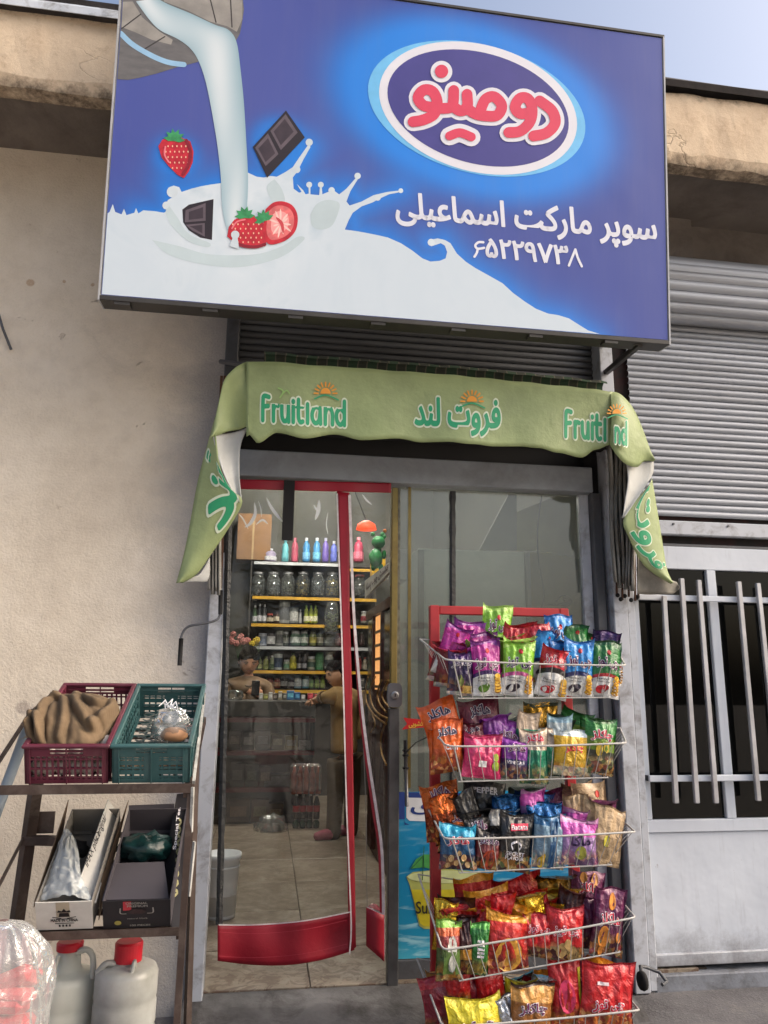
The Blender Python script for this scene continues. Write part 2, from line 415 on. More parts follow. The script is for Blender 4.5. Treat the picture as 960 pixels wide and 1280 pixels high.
# ---- left wall: stained stucco
def stucco_mat():
    t = NT('stained stucco'); v = t.vec(True)
    a = t.noise(v, 1.3, 8, .65, .3); b = t.noise(v, 9, 8, .7); c = t.noise(v, 90, 4, .6)
    o = t.ramp(a, [(.3, srgb((200, 187, 170))), (.5, srgb((218, 206, 188))), (.7, srgb((230, 219, 203)))])
    o = t.mix(t.ramp(b, [(.46, (0, 0, 0, 1)), (.66, (.25,) * 3 + (1,))]), o, srgb((176, 160, 142)))
    # blue-grey overpaint and grime beside the door jamb
    sp = t.n('SeparateXYZ'); t.l(v, sp.inputs[0])
    xx = t.math('MULTIPLY_ADD', t.noise(v, 2.2, 6, .7, .5), .42, sp.outputs[0])
    m = t.n('MapRange', interpolation_type='SMOOTHSTEP'); m.inputs[1].default_value = XL - .16; m.inputs[2].default_value = XL + .20; t.l(xx, m.inputs[0])
    o = t.mix(t.math('MULTIPLY', m.outputs[0], .8), o, srgb((128, 132, 142)))
    # browner tone growing towards the top of the wall
    m2 = t.n('MapRange', interpolation_type='SMOOTHSTEP'); m2.inputs[1].default_value = 2.6; m2.inputs[2].default_value = 3.9
    t.l(t.math('MULTIPLY_ADD', t.noise(v, 1.7, 5, .6), .8, sp.outputs[2]), m2.inputs[0])
    o = t.mix(t.math('MULTIPLY', m2.outputs[0], .3), o, srgb((140, 128, 114)))
    # grey smears
    o = t.mix(t.ramp(t.noise(v, 3.3, 9, .8, 1.2), [(.56, (0, 0, 0, 1)), (.72, (.3,) * 3 + (1,))]), o, srgb((158, 148, 138)))
    # rusty spots
    for px, py, r in ((38, 353, .018), (80, 352, .008), (116, 356, .009), (30, 885, .03)):
        p = at(px, py); d = t.n('VectorMath', operation='DISTANCE'); t.l(v, d.inputs[0]); d.inputs[1].default_value = p
        q = t.math('MULTIPLY_ADD', t.noise(v, 28, 4, .7), r * 1.6, d.outputs['Value'])
        mr = t.n('MapRange'); mr.inputs[1].default_value = r * 2.0; mr.inputs[2].default_value = r * 1.5; t.l(q, mr.inputs[0])
        o = t.mix(t.math('MULTIPLY', mr.outputs[0], .6), o, srgb((150, 112, 70) if py < 700 else (140, 125, 118)))
    t.l(o, t.b.inputs['Base Color']); t.b.inputs['Roughness'].default_value = .92
    ch_ = t.ramp(t.noise(v, 7, 12, .82, .6), [(.63, (0, 0, 0, 1)), (.655, (1, 1, 1, 1))])
    o2 = t.mix(t.math('MULTIPLY', ch_, .55), o, srgb((150, 130, 112))); t.l(o2, t.b.inputs['Base Color'])
    fine = t.mix(t.ramp(t.noise(v, 140, 3, .6), [(.35, (0, 0, 0, 1)), (.75, (.18,) * 3 + (1,))]), o2, srgb((236, 220, 200))); t.l(fine, t.b.inputs['Base Color'])
    h = t.math('MULTIPLY_ADD', b, .8, t.math('SUBTRACT', t.math('MULTIPLY', c, .35), t.math('MULTIPLY', ch_, .25))); t.bump(h, .8, .012); return t.m
stucco = stucco_mat()
ZB = at(900, 208, -.49).z; ZT = at(900, 119, -.49).z       # canopy beam underside and top
g = G(); rows = []
NX, NZ = 60, 90
for i in range(NZ + 1):
    z = -.1 + (ZB + .2) * i / NZ
    rows.append([Vector((x, -.0 + .006 * noise.noise(Vector((x * 1.2, z * 1.2, 0))) * (1 if x < XL - .1 else 0) + .003 * noise.noise(Vector((x * 5, z * 5, 5))), z)) for x in [lerp(-4.5, XL, j / NX) for j in range(NX + 1)]])
g.grid(rows); k = len(g.v)
g.box((-4.5, .012, -.1), (XL - .002, .22, ZB + .1))
g.build('wall', stucco, kind='structure', smooth=False)
# crack line where the canopy plaster meets the wall
# ---- canopy: beam front with flaked render, soffit, roof edge
def beam_mat():
    t = NT('flaking tan render'); v = t.vec(True)
    a = t.noise(v, 2, 8, .65, .4); b = t.noise(v, 12, 9, .75)
    o = t.ramp(a, [(.3, srgb((190, 166, 140))), (.55, srgb((216, 196, 170))), (.75, srgb((228, 212, 188)))])
    o = t.mix(t.ramp(b, [(.52, (0, 0, 0, 1)), (.7, (.5,) * 3 + (1,))]), o, srgb((150, 122, 98)))
    sp = t.n('SeparateXYZ'); t.l(v, sp.inputs[0])
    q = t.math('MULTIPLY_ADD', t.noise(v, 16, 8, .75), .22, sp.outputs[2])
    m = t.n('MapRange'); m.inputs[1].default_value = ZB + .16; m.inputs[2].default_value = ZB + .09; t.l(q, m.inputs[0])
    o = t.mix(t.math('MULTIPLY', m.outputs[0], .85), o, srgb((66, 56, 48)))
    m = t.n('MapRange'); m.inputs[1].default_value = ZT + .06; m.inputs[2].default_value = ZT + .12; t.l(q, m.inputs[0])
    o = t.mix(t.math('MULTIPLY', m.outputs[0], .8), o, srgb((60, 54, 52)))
    vr = t.n('TexVoronoi', feature='DISTANCE_TO_EDGE'); vr.inputs['Scale'].default_value = 1.1
    ds = t.n('VectorMath', operation='ADD'); nz = t.n('TexNoise'); nz.inputs['Scale'].default_value = 3.3; nz.inputs['Detail'].default_value = 9; t.l(v, nz.inputs['Vector']); t.l(v, ds.inputs[0]); t.l(nz.outputs['Color'], ds.inputs[1]); t.l(ds.outputs[0], vr.inputs['Vector'])
    cr = t.ramp(vr.outputs['Distance'], [(.0, (1, 1, 1, 1)), (.012, (0, 0, 0, 1))])
    cr = t.math('MULTIPLY', cr, t.ramp(t.noise(v, 1.1, 3, .5), [(.5, (0, 0, 0, 1)), (.62, (1, 1, 1, 1))]))
    o = t.mix(t.math('MULTIPLY', cr, .3), o, srgb((110, 88, 70)))
    t.l(o, t.b.inputs['Base Color']); t.b.inputs['Roughness'].default_value = .95
    t.bump(t.math('SUBTRACT', t.math('MULTIPLY', b, .5), t.math('MULTIPLY', cr, .4)), .7, .02); return t.m
g = G(); rows = []
for i in range(241):
    x = -5 + 12 * i / 240
    def e(k, s=9): return noise.noise(Vector((x * s, k * 7.3, 0)))
    rows.append([Vector((x, .0, ZT + .02)), Vector((x, -.45, ZT + .015 * e(1))), Vector((x, -.49 + .006 * e(2), ZT - .02 + .012 * e(3))), Vector((x, -.495 + .008 * e(4), (ZT + ZB) / 2)),
                 Vector((x, -.49 + .008 * e(5), ZB + .05 + .02 * e(6))), Vector((x, -.47 + .01 * e(7), ZB + .014 * e(8))), Vector((x, -.40, ZB - .004 + .006 * e(9))), Vector((x, -.38, ZB + .05))])
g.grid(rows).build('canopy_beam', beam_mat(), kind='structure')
soff = M('grey-brown soffit plaster', (112, 104, 98), .95, var=.25, scale=2, bump=.5, bscale=30, bdist=.01, dirt=(74, 66, 60), dirt_amt=.6, dirt_scale=2.5)  # grey-brown plaster with darker patches
G().box((-5, -.385, ZB + .045), (7, .3, ZB + .2)).build('soffit', soff, kind='structure')
tar = M('tarred roof edge', (58, 54, 54), .85, var=.3, scale=8, bump=.6, bscale=40)
g = G(); rows = []
for i in range(121):
    x = -5 + 12 * i / 120; e = noise.noise(Vector((x * 3, 0, 9))) * .012
    rows.append([Vector((x, -.52 + e, ZT - .012 + e)), Vector((x, -.535 + e, ZT + .012 + e * .5)), Vector((x, -.52, ZT + .03 + e)), Vector((x, .0, ZT + .06)), Vector((x, 1.0, ZT + .08))])
g.grid(rows).build('roof_edge', tar, kind='structure', thick=.006)
XJ = at(150, 20, -.55).x
g = G()
rows = []
for i in range(61):
    x = -5 + (XJ + 5.4) * i / 60; e = noise.noise(Vector((x * 4, 2, 9))) * .012; e2 = noise.noise(Vector((x * 14, 2, 1))) * .006
    z0 = at(60, 12, -.53).z
    rows.append([Vector((x, -.53 + e, z0 + e)), Vector((x, -.535 + e2, z0 + .03 + e2)), Vector((x, -.50 + e, z0 + .09)), Vector((x, -.3, z0 + .16)), Vector((x, .4, z0 + .2))])
g.grid(rows).build('roof_sheet', M('white painted roofing sheet', (205, 212, 222), .6, dirt=(90, 84, 80), dirt_amt=.8, dirt_scale=9), kind='structure', thick=.004)
g = G(); z1 = at(60, 12, -.53).z
g.box((-5, -.515, ZT + .03), (XJ + .4, .0, z1 + .01)); g.build('roof_upstand', tar, kind='structure')

# ---- building behind: side wall strips, inner room
plast = M('inner plaster', (84, 84, 78), .9, var=.25, scale=1.5, dirt=(64, 60, 54), dirt_amt=.5)
ZC = 3.72
G().box((-.62, .23, 0), (-.5, 5.3, ZC)).build('side_wall', plast, kind='structure')
G().box((-.62, 5.25, 0), (2.05, 5.4, ZC)).build('back_wall', plast, kind='structure')
G().box((1.9, .3, 0), (2.05, 5.25, ZC)).build('side_wall', plast, kind='structure')
G().box((-.62, .20, ZC), (2.05, 5.4, ZC + .1)).build('ceiling', plast, kind='structure')
ZH0 = at(520, 606).z; ZH1 = at(520, 574).z                  # door header
metal = M('blue grey painted steel', (178, 182, 190), .48, var=.05, scale=3, bump=.12, bscale=25, dirt=(104, 98, 94), dirt_amt=.7, dirt_scale=11)
metald = M('dark weathered steel', (78, 80, 85), .5, var=.2, scale=5, bump=.2, bscale=30, dirt=(52, 44, 40), dirt_amt=.6, dirt_scale=5)
hdr = M('header steel', (146, 152, 160), .45, var=.1, scale=3, dirt=(80, 78, 76), dirt_amt=.4)
dark = M('flat black', (26, 25, 26), .9)  # plain black, shared by gap fillers and black parts
G().box((XL, .10, ZH1 + .02), (at(790, 600).x, .22, ZC)).build('lintel', dark, kind='structure')  # black box stands in for the dark void above the header
hd = G().box((at(286, 580, -.02).x, -.02, ZH0), (at(741, 600, -.02).x, .09, ZH1), bev=.004)
hd.build('door_header', hdr, kind='structure')

# posts
def vpost(name, x0, x1, y0, y1, z0, z1, m, label, group=None):
    return G().box((x0, y0, z0), (x1, y1, z1), bev=.004).build(name, m, label=label, cat='post', group=group)
vpost('jamb_post', at(257.5, 820, -.045).x, at(276.5, 820, -.045).x, -.045, .06, 0, at(262, 690, -.045).z, metal, 'blue-grey steel jamb post at the left of the curtained doorway')
vpost('shutter_post', at(284, 400, -.03).x, at(300, 400, -.03).x, -.03, .06, at(283, 690, -.03).z, at(296, 375, -.03).z, metald, 'dark grey shutter guide post above the left end of the green awning')
vpost('shutter_post', at(748, 430, -.03).x, at(761, 430, -.03).x, -.03, .05, at(763, 700, -.03).z, at(748, 400, -.03).z, metal, 'grey shutter guide post right of the dark shutter above the awning')
g1 = at(778.5, 1000, -.03).x
vpost('shutter_post', g1, at(797, 1000, -.03).x, -.05, .05, 0, at(770, 400, -.03).z, metal, 'tall light grey post just right of the snack rack')
vpost('shutter_post', at(799, 1000, -.02).x, at(803.5, 1000, -.02).x, -.01, .08, 0, at(786, 500, -.02).z, metald, 'narrow dark channel post between the two grey posts')
vpost('shutter_post', at(805, 1100, -.03).x, at(815, 1100, -.03).x, -.03, .08, 0, at(790, 700, -.03).z, metal, 'scuffed grey hinge post of the metal gate')
G().box((at(741, 700).x, .05, 0), (at(797, 1000).x, .12, ZH1 + .1)).build('jamb_backing', dark, kind='structure')

# roller shutters, slat by slat
def shutter(x0, x1, ztop, zbot, Y, m, label, pitch=.0357):
    root = empty('roller_shutter', ((x0 + x1) / 2, Y, zbot), label, 'roller shutter')
    prof = [(0, 0), (-.009, .004), (-.013, .011), (-.013, .021), (-.009, .028), (-.001, .0325), (.004, .0345), (.004, pitch + .001)]
    s = G(); rows = [[Vector((x0, Y + a, b)), Vector((x1, Y + a, b))] for a, b in prof]
    s.grid(rows); k = 0; z = ztop - pitch; src = None
    while z > zbot:
        if src is None:
            for v in s.v: v.z += z
            src = s.build('slat', m, root, smooth=True)
        else: copy_at(src, WL[src.name] - Vector((0, 0, k * pitch)) + Vector((0, .0015 * math.sin(k * 2.1), 0)), root)
        z -= pitch; k += 1
    return root
shm = M('galvanised shutter slats', (164, 168, 176), .42, metal=.2, var=.1, scale=3, stretch=(.4, 1, 6), dirt=(104, 102, 102), dirt_amt=.5, dirt_scale=2)
shd = M('shaded shutter slats', (92, 94, 98), .55, metal=.3, var=.2, scale=3, stretch=(.4, 1, 6), dirt=(48, 46, 46), dirt_amt=.8, dirt_scale=2)  # darker slat colour holds the shade under the sign and canopy
xg = at(786, 500, .05).x
zt = at(890, 388, .05).z; zb = at(890, 654, .05).z
s = shutter(xg, 4.6, zt, zb, .05, shm, 'grey corrugated roller shutter above the barred metal gate')
G().box((xg, .02, zb - .075), (4.6, .06, zb - .0005), bev=.006).build('bottom_bar', metal, s)
g = G()
for k in range(7): g.lathe([(.006, 0), (.006, .006)], (xg + .18 + k * .3, .02, zb - .02), 8, Matrix.Rotation(R(90), 3, 'X'))
g.build('rivets', metald, s)
s = shutter(at(300, 420, .05).x, at(749, 430, .05).x, at(520, 350, .05).z, at(520, 540, .05).z, .05, shd, 'shade-darkened roller shutter between the shop sign and the green awning')
# coil of slats in the housing at upper right
ca = at(890, 318, -.12).z; cb = at(890, 388, -.12).z; rr = (ca - cb) / 2 + .05; cz = (ca + cb) / 2
root = empty('shutter_coil', (2.6, 0, cb), 'ribbed steel coil of the roller shutter under the canopy at right', 'shutter coil')
src = None
x0 = at(800, 350, -.1).x
for k in range(9):
    a0 = R(-62 + k * 15.5)
    prof = [(0, 0), (.25, .012), (.5, .016), (.75, .012), (.97, 0), (1, -.006)]
    g = G(); g.grid([[Vector((x, .1 - (rr + b) * math.cos(a0 + R(15.5) * a), cz + (rr + b) * math.sin(a0 + R(15.5) * a))) for x in (x0, 4.6)] for a, b in prof])
    g.build('slat', shm, root, smooth=True)
G().box((x0, .06, zt - .02), (4.6, .2, ZB + .06)).build('shutter_recess', soff, kind='structure')
G().box((at(300, 420).x, .07, at(520, 350).z - .02), (x0 + .1, .2, ZB + .06)).build('upper_wall', soff, kind='structure')
G().box((XL - .2, .0, at(270, 330).z), (at(745, 420).x + .6, .08, ZB + .06)).build('upper_wall', soff, kind='structure')

# ---- metal gate with window bars at right
def gate_mat():
    t = NT('worn gate paint'); v = t.vec(True); sp = t.n('SeparateXYZ'); t.l(v, sp.inputs[0])
    o = t.ramp(t.noise(v, 1.6, 5, .55), [(.35, srgb((184, 190, 200))), (.65, srgb((200, 206, 215)))])
    mp = t.n('Mapping'); mp.inputs['Scale'].default_value = (14, 1, 1.2); t.l(v, mp.inputs[0])
    dr = t.ramp(t.noise(mp.outputs[0], 2.0, 8, .75), [(.55, (0, 0, 0, 1)), (.75, (.35,) * 3 + (1,))]); o = t.mix(dr, o, srgb((120, 118, 120)))
    q = t.math('MULTIPLY_ADD', t.noise(v, 9, 9, .8), .34, sp.outputs[2]); m = t.n('MapRange'); m.inputs[1].default_value = .40; m.inputs[2].default_value = .22; t.l(q, m.inputs[0])
    o = t.mix(t.math('MULTIPLY', m.outputs[0], .8), o, srgb((84, 76, 72)))
    rs = t.ramp(t.noise(v, 26, 10, .8), [(.64, (0, 0, 0, 1)), (.68, (1, 1, 1, 1))]); o = t.mix(t.math('MULTIPLY', rs, .6), o, srgb((96, 66, 50)))
    t.l(o, t.b.inputs['Base Color']); t.b.inputs['Roughness'].default_value = .5; t.bump(t.noise(v, 3, 4, .5), .35, .03); return t.m
gatem = gate_mat()
gate = empty('metal_gate', (at(880, 1215).x, 0, 0), 'grey metal gate with barred dark windows right of the snack rack', 'gate')
gx0 = at(816, 1025).x; gx1 = 4.6
zw0 = at(870, 1024).z; zw1 = at(870, 712).z
G().box((gx0 - .03, 0, zw1), (gx1, .05, at(870, 684).z), bev=.003).build('top_rail', gatem, gate)
G().box((gx0 - .03, .02, at(870, 684).z + .002), (gx1, .05, zb - .12), bev=.003).build('head_strip', metald, gate)
mx0, mx1 = at(909, 1020).x, at(921, 1020).x
mw = mx1 - mx0; step = mx1 - gx0
g0 = G().box((gx0 - .03, 0, zw0), (gx0, .05, zw1), bev=.003); g0.build('stile', gatem, gate)
x = mx0
while x < gx1: G().box((x, 0, zw0), (x + mw, .05, zw1), bev=.003).build('mullion', gatem, gate); x += step
glassd = film('dark window glass', (74, 76, 80), .012, .004, .02, fres=.3)
x = gx0
while x < gx1: G().box((x + .001, .02, zw0 + .001), (x + step - mw - .001, .026, zw1 - .001)).build('window_pane', glassd, gate); x += step
G().box((gx0 - .03, .0, at(870, 1040).z), (gx1, .05, zw0 - .001), bev=.003).build('middle_rail', gatem, gate)
G().box((gx0 - .03, .012, .12), (gx1, .03, at(870, 1040).z - .001), bev=.003).build('sheet_panel', gatem, gate)
G().box((gx0 - .03, -.004, .085), (gx1, .05, .135), bev=.004).build('bottom_rail', gatem, gate)
G().box((gx0 - .05, -.03, -.01), (gx1, .07, .06), bev=.005).build('gate_sill', M('scuffed sill steel', (120, 124, 132), .7, var=.25, scale=8, dirt=(66, 62, 60), dirt_amt=.8, dirt_scale=9, bump=.4), kind='structure')
for py, e in ((748, .03), (973, .03)):
    z = at(870, py, -.045).z
    G().box((at(799 if py < 800 else 812, py, -.045).x, -.045, z - .014), (gx1, -.03, z + .014), bev=.003).build('grille_rail', gatem, gate)
    G().box((at(799 if py < 800 else 812, py, -.045).x, -.03, z - .012), (at(799 if py < 800 else 812, py, -.045).x + .02, .0, z + .012)).build('bracket', metald, gate)
for a, b, c, d in ((829.8, 745, 845, 1004), (851.6, 723, 871, 1004), (873, 725, 895, 1004), (923, 727, 948, 1001), (947, 729, 975, 1000), (969, 730, 999, 1000)):
    G().bar(at(a, b, -.06), at(c, d, -.06), .024, .018, up=(0, 1, 0), bev=.003).build('grille_bar', M('brushed grille steel', (176, 176, 180), .4, metal=.5, var=.15, scale=6), gate)
# dim room behind the gate: back wall, a shelf and stored goods that barely show
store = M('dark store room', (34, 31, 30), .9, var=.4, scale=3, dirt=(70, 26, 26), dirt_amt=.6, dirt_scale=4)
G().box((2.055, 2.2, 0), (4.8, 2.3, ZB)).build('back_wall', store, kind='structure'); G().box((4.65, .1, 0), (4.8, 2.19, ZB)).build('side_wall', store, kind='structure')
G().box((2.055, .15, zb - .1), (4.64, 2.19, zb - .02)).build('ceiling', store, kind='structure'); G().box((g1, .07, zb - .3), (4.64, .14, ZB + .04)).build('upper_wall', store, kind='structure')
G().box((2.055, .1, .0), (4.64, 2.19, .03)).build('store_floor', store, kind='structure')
# gate wheel and bracket at the foot
w0 = at(803, 1226, -.14)
root = empty('floor_caster', w0, 'small dark castor wheel and bracket at the foot of the gate post', 'caster')
G().lathe([(.012, -.012), (.034, -.011), (.038, 0), (.034, .011), (.012, .012)], w0 + Vector((0, 0, .0)), 18, Matrix.Rotation(R(90), 3, 'Y')).build('wheel', dark, root, smooth=True)
w1 = at(822, 1222, -.1)
g = G(); g.tube([w0 + Vector((0, 0, 0)), w0 + Vector((.01, .03, .045)), w0 + Vector((.05, .06, .03)), w1 + Vector((.01, 0, .02)), w1 + Vector((.03, -.02, -.01)), w1 + Vector((.0, -.035, -.015))], .008, 6)
g.build('bracket', metald, root, smooth=True)
# bent steel bar on the left wall
g = G().tube([at(-2, 392, -.02), at(4, 412, -.03), at(14, 437, -.01)], .006, 6)
g.build('wall_spike', metald, label='thin bent steel rod sticking out of the left wall', cat='steel rod')
# crank of the awning
root = empty('awning_crank', at(224, 830, -.12), 'dark bent crank handle hanging from the awning at the left jamb', 'crank handle')
P = [at(276, 742, -.1), at(275, 768, -.1), at(268, 776, -.11), at(250, 780, -.12), at(236, 783, -.12), at(229, 790, -.12), at(226, 800, -.12)]
G().tube(catmull(P, 22), .0055, 8).build('rod', metald, root, smooth=True)
G().tube([at(226.5, 798, -.12), at(224.5, 832, -.12)], .0095, 10).build('grip', dark, root, smooth=True)
G().tube([at(276, 738, -.1), at(275.5, 768, -.1)], .0095, 10).build('socket', dark, root, smooth=True)
# ================================================================ THE SHOP SIGN
SB, ST = -.60, -.749
bl, br, tr = at(127, 365, SB), at(835, 428, SB), at(827, 48, ST)
bl.z = br.z = (bl.z + br.z) / 2
sx = Vector((1, 0, 0)); upv = Vector((0, tr.y - br.y, tr.z - br.z)); SH = upv.length; sy = upv.normalized(); sn = sx.cross(sy)   # sn points to -Y
SO = Vector((bl.x, SB, bl.z)); SW = (tr.x + br.x) / 2 - bl.x
def suv(px, py):
    p = hit(px, py, SO, sn) - SO; return p.dot(sx), p.dot(sy)
def spt(u, v, lift=0): return SO + sx * u + sy * v + sn * lift
def slay(lift): return lambda px, py: spt(*[min(max(c, .002), m - .002) for c, m in zip(suv(px, py), (SW, SH))], lift * .3)
sign = empty('shop_sign', spt(SW / 2, 0), 'large blue shop sign with pouring milk, strawberries, chocolate and an oval logo', 'shop sign')
fr = M('dark sign frame', (70, 68, 66), .5, metal=.3, dirt=(40, 34, 30), dirt_amt=.6)
c0 = suv(596.5, 135.5)
el_a = Vector(suv(596.5 + 125 * math.cos(R(16)), 135.5 + 125 * math.sin(R(16)))) - Vector(c0)
eang = math.atan2(el_a.y, el_a.x)
MILK = [(128, 266), (137, 265), (141, 255), (144, 265), (152, 268), (155, 261), (158, 269), (168, 266), (170, 260), (173, 267), (179, 263), (193, 264), (205, 266), (211, 262), (207, 256), (210, 250), (215, 247), (210, 243), (210, 235), (217, 232), (224, 234), (227, 240), (239, 236), (251, 233), (262, 231), (276, 229),
        (310, 216), (321, 221), (330, 222), (338, 220), (346, 221), (357, 215), (366, 209), (374, 197), (384, 183), (386.5, 178), (388, 184), (379, 200), (372, 214), (366, 222), (367, 236), (374, 241), (377, 240), (371, 230), (379, 238), (382, 243), (386, 242), (385.5, 232), (388, 232), (388, 243), (399, 244), (400, 232), (402, 232), (403, 243), (410, 240), (417, 238), (424, 243), (433, 236), (446, 221), (448, 223), (438, 239), (433, 252), (437, 257), (452, 252), (467, 244), (484, 240), (501, 238), (501, 240), (486, 243), (473, 249), (466, 253), (452, 258), (441, 266), (436, 275), (431, 287),
        (446, 289), (457, 291), (472, 294), (485, 297), (501, 304), (515, 313), (528, 323), (538, 327), (550, 326), (557, 323), (559, 315), (556, 307), (551, 304), (545, 306), (539, 308), (535.5, 304), (537, 300), (547, 298), (556, 300), (563, 304), (571, 317), (582, 327), (594, 335), (612, 345), (628, 354), (641, 366), (656, 377), (670, 386), (685, 392), (698, 394), (711, 398), (722, 405), (735, 413), (750, 424), (740, 440), (120, 380)]
# printed face: indigo with brighter blue round the drawings
g = G(); NU, NV = 240, 144; cols = []
def segd(p, a, b):
    ab = b - a; t = max(0, min(1, (p - a).dot(ab) / max(ab.length_squared, 1e-9))); return (p - a - ab * t).length
mk = [Vector(suv(*p)) for p in MILK[9:-2:3]]; k = len(mk)
blobs = [(Vector(suv(220, 196)), .10, .10), (Vector(suv(349, 180)), .15, .13)]
ca_, sa_ = math.cos(eang), math.sin(eang)
A0 = Vector(el_a).length
rows = []
base = Vector((50, 66, 148)); lo = Vector((76, 86, 160)); hi = Vector((28, 128, 226))
for j in range(NV + 1):
    r = []
    for i in range(NU + 1):
        u = SW * i / NU; v = SH * j / NV; p = Vector((u, v)); r.append(spt(u, v, .0))
        q = p - Vector(c0); ex = q.x * ca_ + q.y * sa_; ey = -q.x * sa_ + q.y * ca_
        de = math.hypot(ex / (A0 * 1.30), ey / (A0 * .84)); ge = math.exp(-max(0, de - .92) ** 2 / .06)
        dm = min(segd(p, mk[t], mk[t + 1]) for t in range(k - 1)); gm = math.exp(-(dm / .075) ** 1.3) * .85
        gb = max(math.exp(-max(0, (p - c).length - rad * .55) ** 2 / .0022) * .75 for c, rad, _ in blobs)
        gg = min(1, 1 - (1 - ge) * (1 - gm) * (1 - gb))
        b_ = base.lerp(lo, .5 + .5 * math.sin(u * 1.7 + v)); c = b_.lerp(hi, gg)
        cols.append(srgb(tuple(c)))
    rows.append(r)
g.grid(rows)
t = NT('printed sign face'); at_ = t.n('Attribute', attribute_name='print'); v = t.vec()
mp_2 = t.n('Mapping'); mp_2.inputs['Scale'].default_value = (9, 1, .8); t.l(v, mp_2.inputs[0])
t.l(t.mix(t.ramp(t.noise(mp_2.outputs[0], 1.5, 8, .7), [(.45, (0, 0, 0, 1)), (.75, (.05,) * 3 + (1,))]), at_.outputs['Color'], srgb((150, 148, 150))), t.b.inputs['Base Color']); t.b.inputs['Roughness'].default_value = .42
t.bump(t.noise(v, 1.4, 3, .5), .25, .03)
face = g.build('printed_face', t.m, sign)
ca2 = face.data.color_attributes.new('print', 'FLOAT_COLOR', 'POINT')
ca2.data.foreach_set('color', [x for c in cols for x in c])
SMAT = Matrix((sx, sy, sn)).transposed().to_4x4(); SMAT.translation = SO
G().box((-.004, -.002, -.09), (SW + .004, SH + .004, -.003), SMAT).build('box_body', M('sign box sheet', (150, 152, 156), .5, metal=.3), sign)
g = G(); g.box((-.008, -.022, -.095), (SW + .008, -.003, .004), SMAT, bev=.002); g.build('bottom_frame', fr, sign)
G().box((-.012, -.022, -.095), (-.005, SH + .01, .004), SMAT).build('side_frame', M('side trim', (170, 172, 176), .5), sign)
G().box((SW + .005, -.022, -.095), (SW + .012, SH + .01, .004), SMAT).build('side_frame', M('side trim', (170, 172, 176), .5), sign)
G().box((-.012, SH + .005, -.095), (SW + .012, SH + .016, .004), SMAT).build('top_frame', fr, sign)
for k in range(7): G().box((.05 + k * SW / 7, -.034, -.05), (.11 + k * SW / 7, -.0225, .0), SMAT).build('clip', fr, sign)
# shaded print colours with a little variation
def pm(name, c, var=.08, scale=10, **k): return M('print ' + name, c, .45, var=var, scale=scale, **k)
white = pm('milk white', (206, 218, 226), .09, 3)
milkb = pm('milk blue shade', (176, 200, 210), .06, 7); milkg = pm('milk grey shade', (190, 206, 212), .05, 7)
t = NT('printed milk'); v = t.vec(True)
n1 = t.noise(v, 2.0, 4, .5, 2.2); n2 = t.noise(v, 5.5, 3, .5, 1.4)
o = t.ramp(n1, [(.36, srgb((178, 198, 210))), (.5, srgb((214, 224, 232))), (.66, srgb((200, 214, 224)))])
dd = t.n('VectorMath', operation='DISTANCE'); t.l(v, dd.inputs[0]); dd.inputs[1].default_value = spt(*suv(300, 285))
t.l(t.mix(t.ramp(dd.outputs['Value'], [(.1, (.9,) * 3 + (1,)), (.42, (.12,) * 3 + (1,))]), srgb((200, 213, 224)), o), t.b.inputs['Base Color'])
t.b.inputs['Roughness'].default_value = .42; milkm = t.m
g = G(); poly(g, MILK, slay(.0015)); g.build('milk_print', milkm, sign)
g = G()
for x, y, r in ((386.5, 178, 4.5), (386.5, 231, 3.7), (401, 231, 3.7), (447, 220, 4), (501, 238.5, 3), (371, 212, 4.5), (414.5, 238, 4), (472, 247, 4), (215.5, 240, 7), (208, 257, 5), (539, 303, 4.5)): disc(g, x, y, r, r, slay(.0022), n=18)
g.build('milk_drop_print', white, sign)
def rn_(P): return [(p.x, p.y) for p in catmull([(x, y, 0) for x, y in P + P[:1]], 60)[:-1]]
g = G()   # soft folds of the splash
poly(g, rn_([(388, 268), (396, 255), (410, 250), (424, 254), (422, 268), (414, 283), (400, 287), (390, 282)]), slay(.0026))
poly(g, rn_([(343, 224), (352, 236), (356, 252), (346, 258), (336, 244), (334, 232)]), slay(.0026))
poly(g, rn_([(190, 300), (225, 308), (262, 318), (318, 318), (352, 308), (372, 296), (380, 300), (350, 322), (300, 334), (250, 330), (210, 318)]), slay(.0026))
poly(g, rn_([(212, 258), (222, 272), (236, 292), (262, 304), (258, 309), (236, 302), (216, 284), (207, 266)]), slay(.0026))
g.build('milk_shade_print', milkg, sign)
# pouring stream
def shaded_strip(name, Lp, Rp, lift, c_edge, c_mid, nr=60, nc=12):
    a = catmull([(x, y, 0) for x, y in Lp], nr); b = catmull([(x, y, 0) for x, y in Rp], nr); f = slay(lift); g = G(); cc = []
    for i in range(nr):
        for j in range(nc + 1):
            k = j / nc; q = math.sin(math.pi * (.12 + .86 * k)) ** .8 * (.8 + .2 * math.sin(i * .21 + 4 * k)); cc.append(srgb(tuple(lerp(c_edge[z], c_mid[z], q) for z in range(3))))
    g.grid([[f(*(a[i].lerp(b[i], j / nc)).xy) for j in range(nc + 1)] for i in range(nr)])
    o = g.build(name, prm, sign); at3 = o.data.color_attributes.new('print', 'FLOAT_COLOR', 'POINT'); at3.data.foreach_set('color', [x for c in cc for x in c]); return o
t = NT('printed colour ramp'); a_ = t.n('Attribute', attribute_name='print'); t.l(a_.outputs['Color'], t.b.inputs['Base Color']); t.b.inputs['Roughness'].default_value = .42; prm = t.m
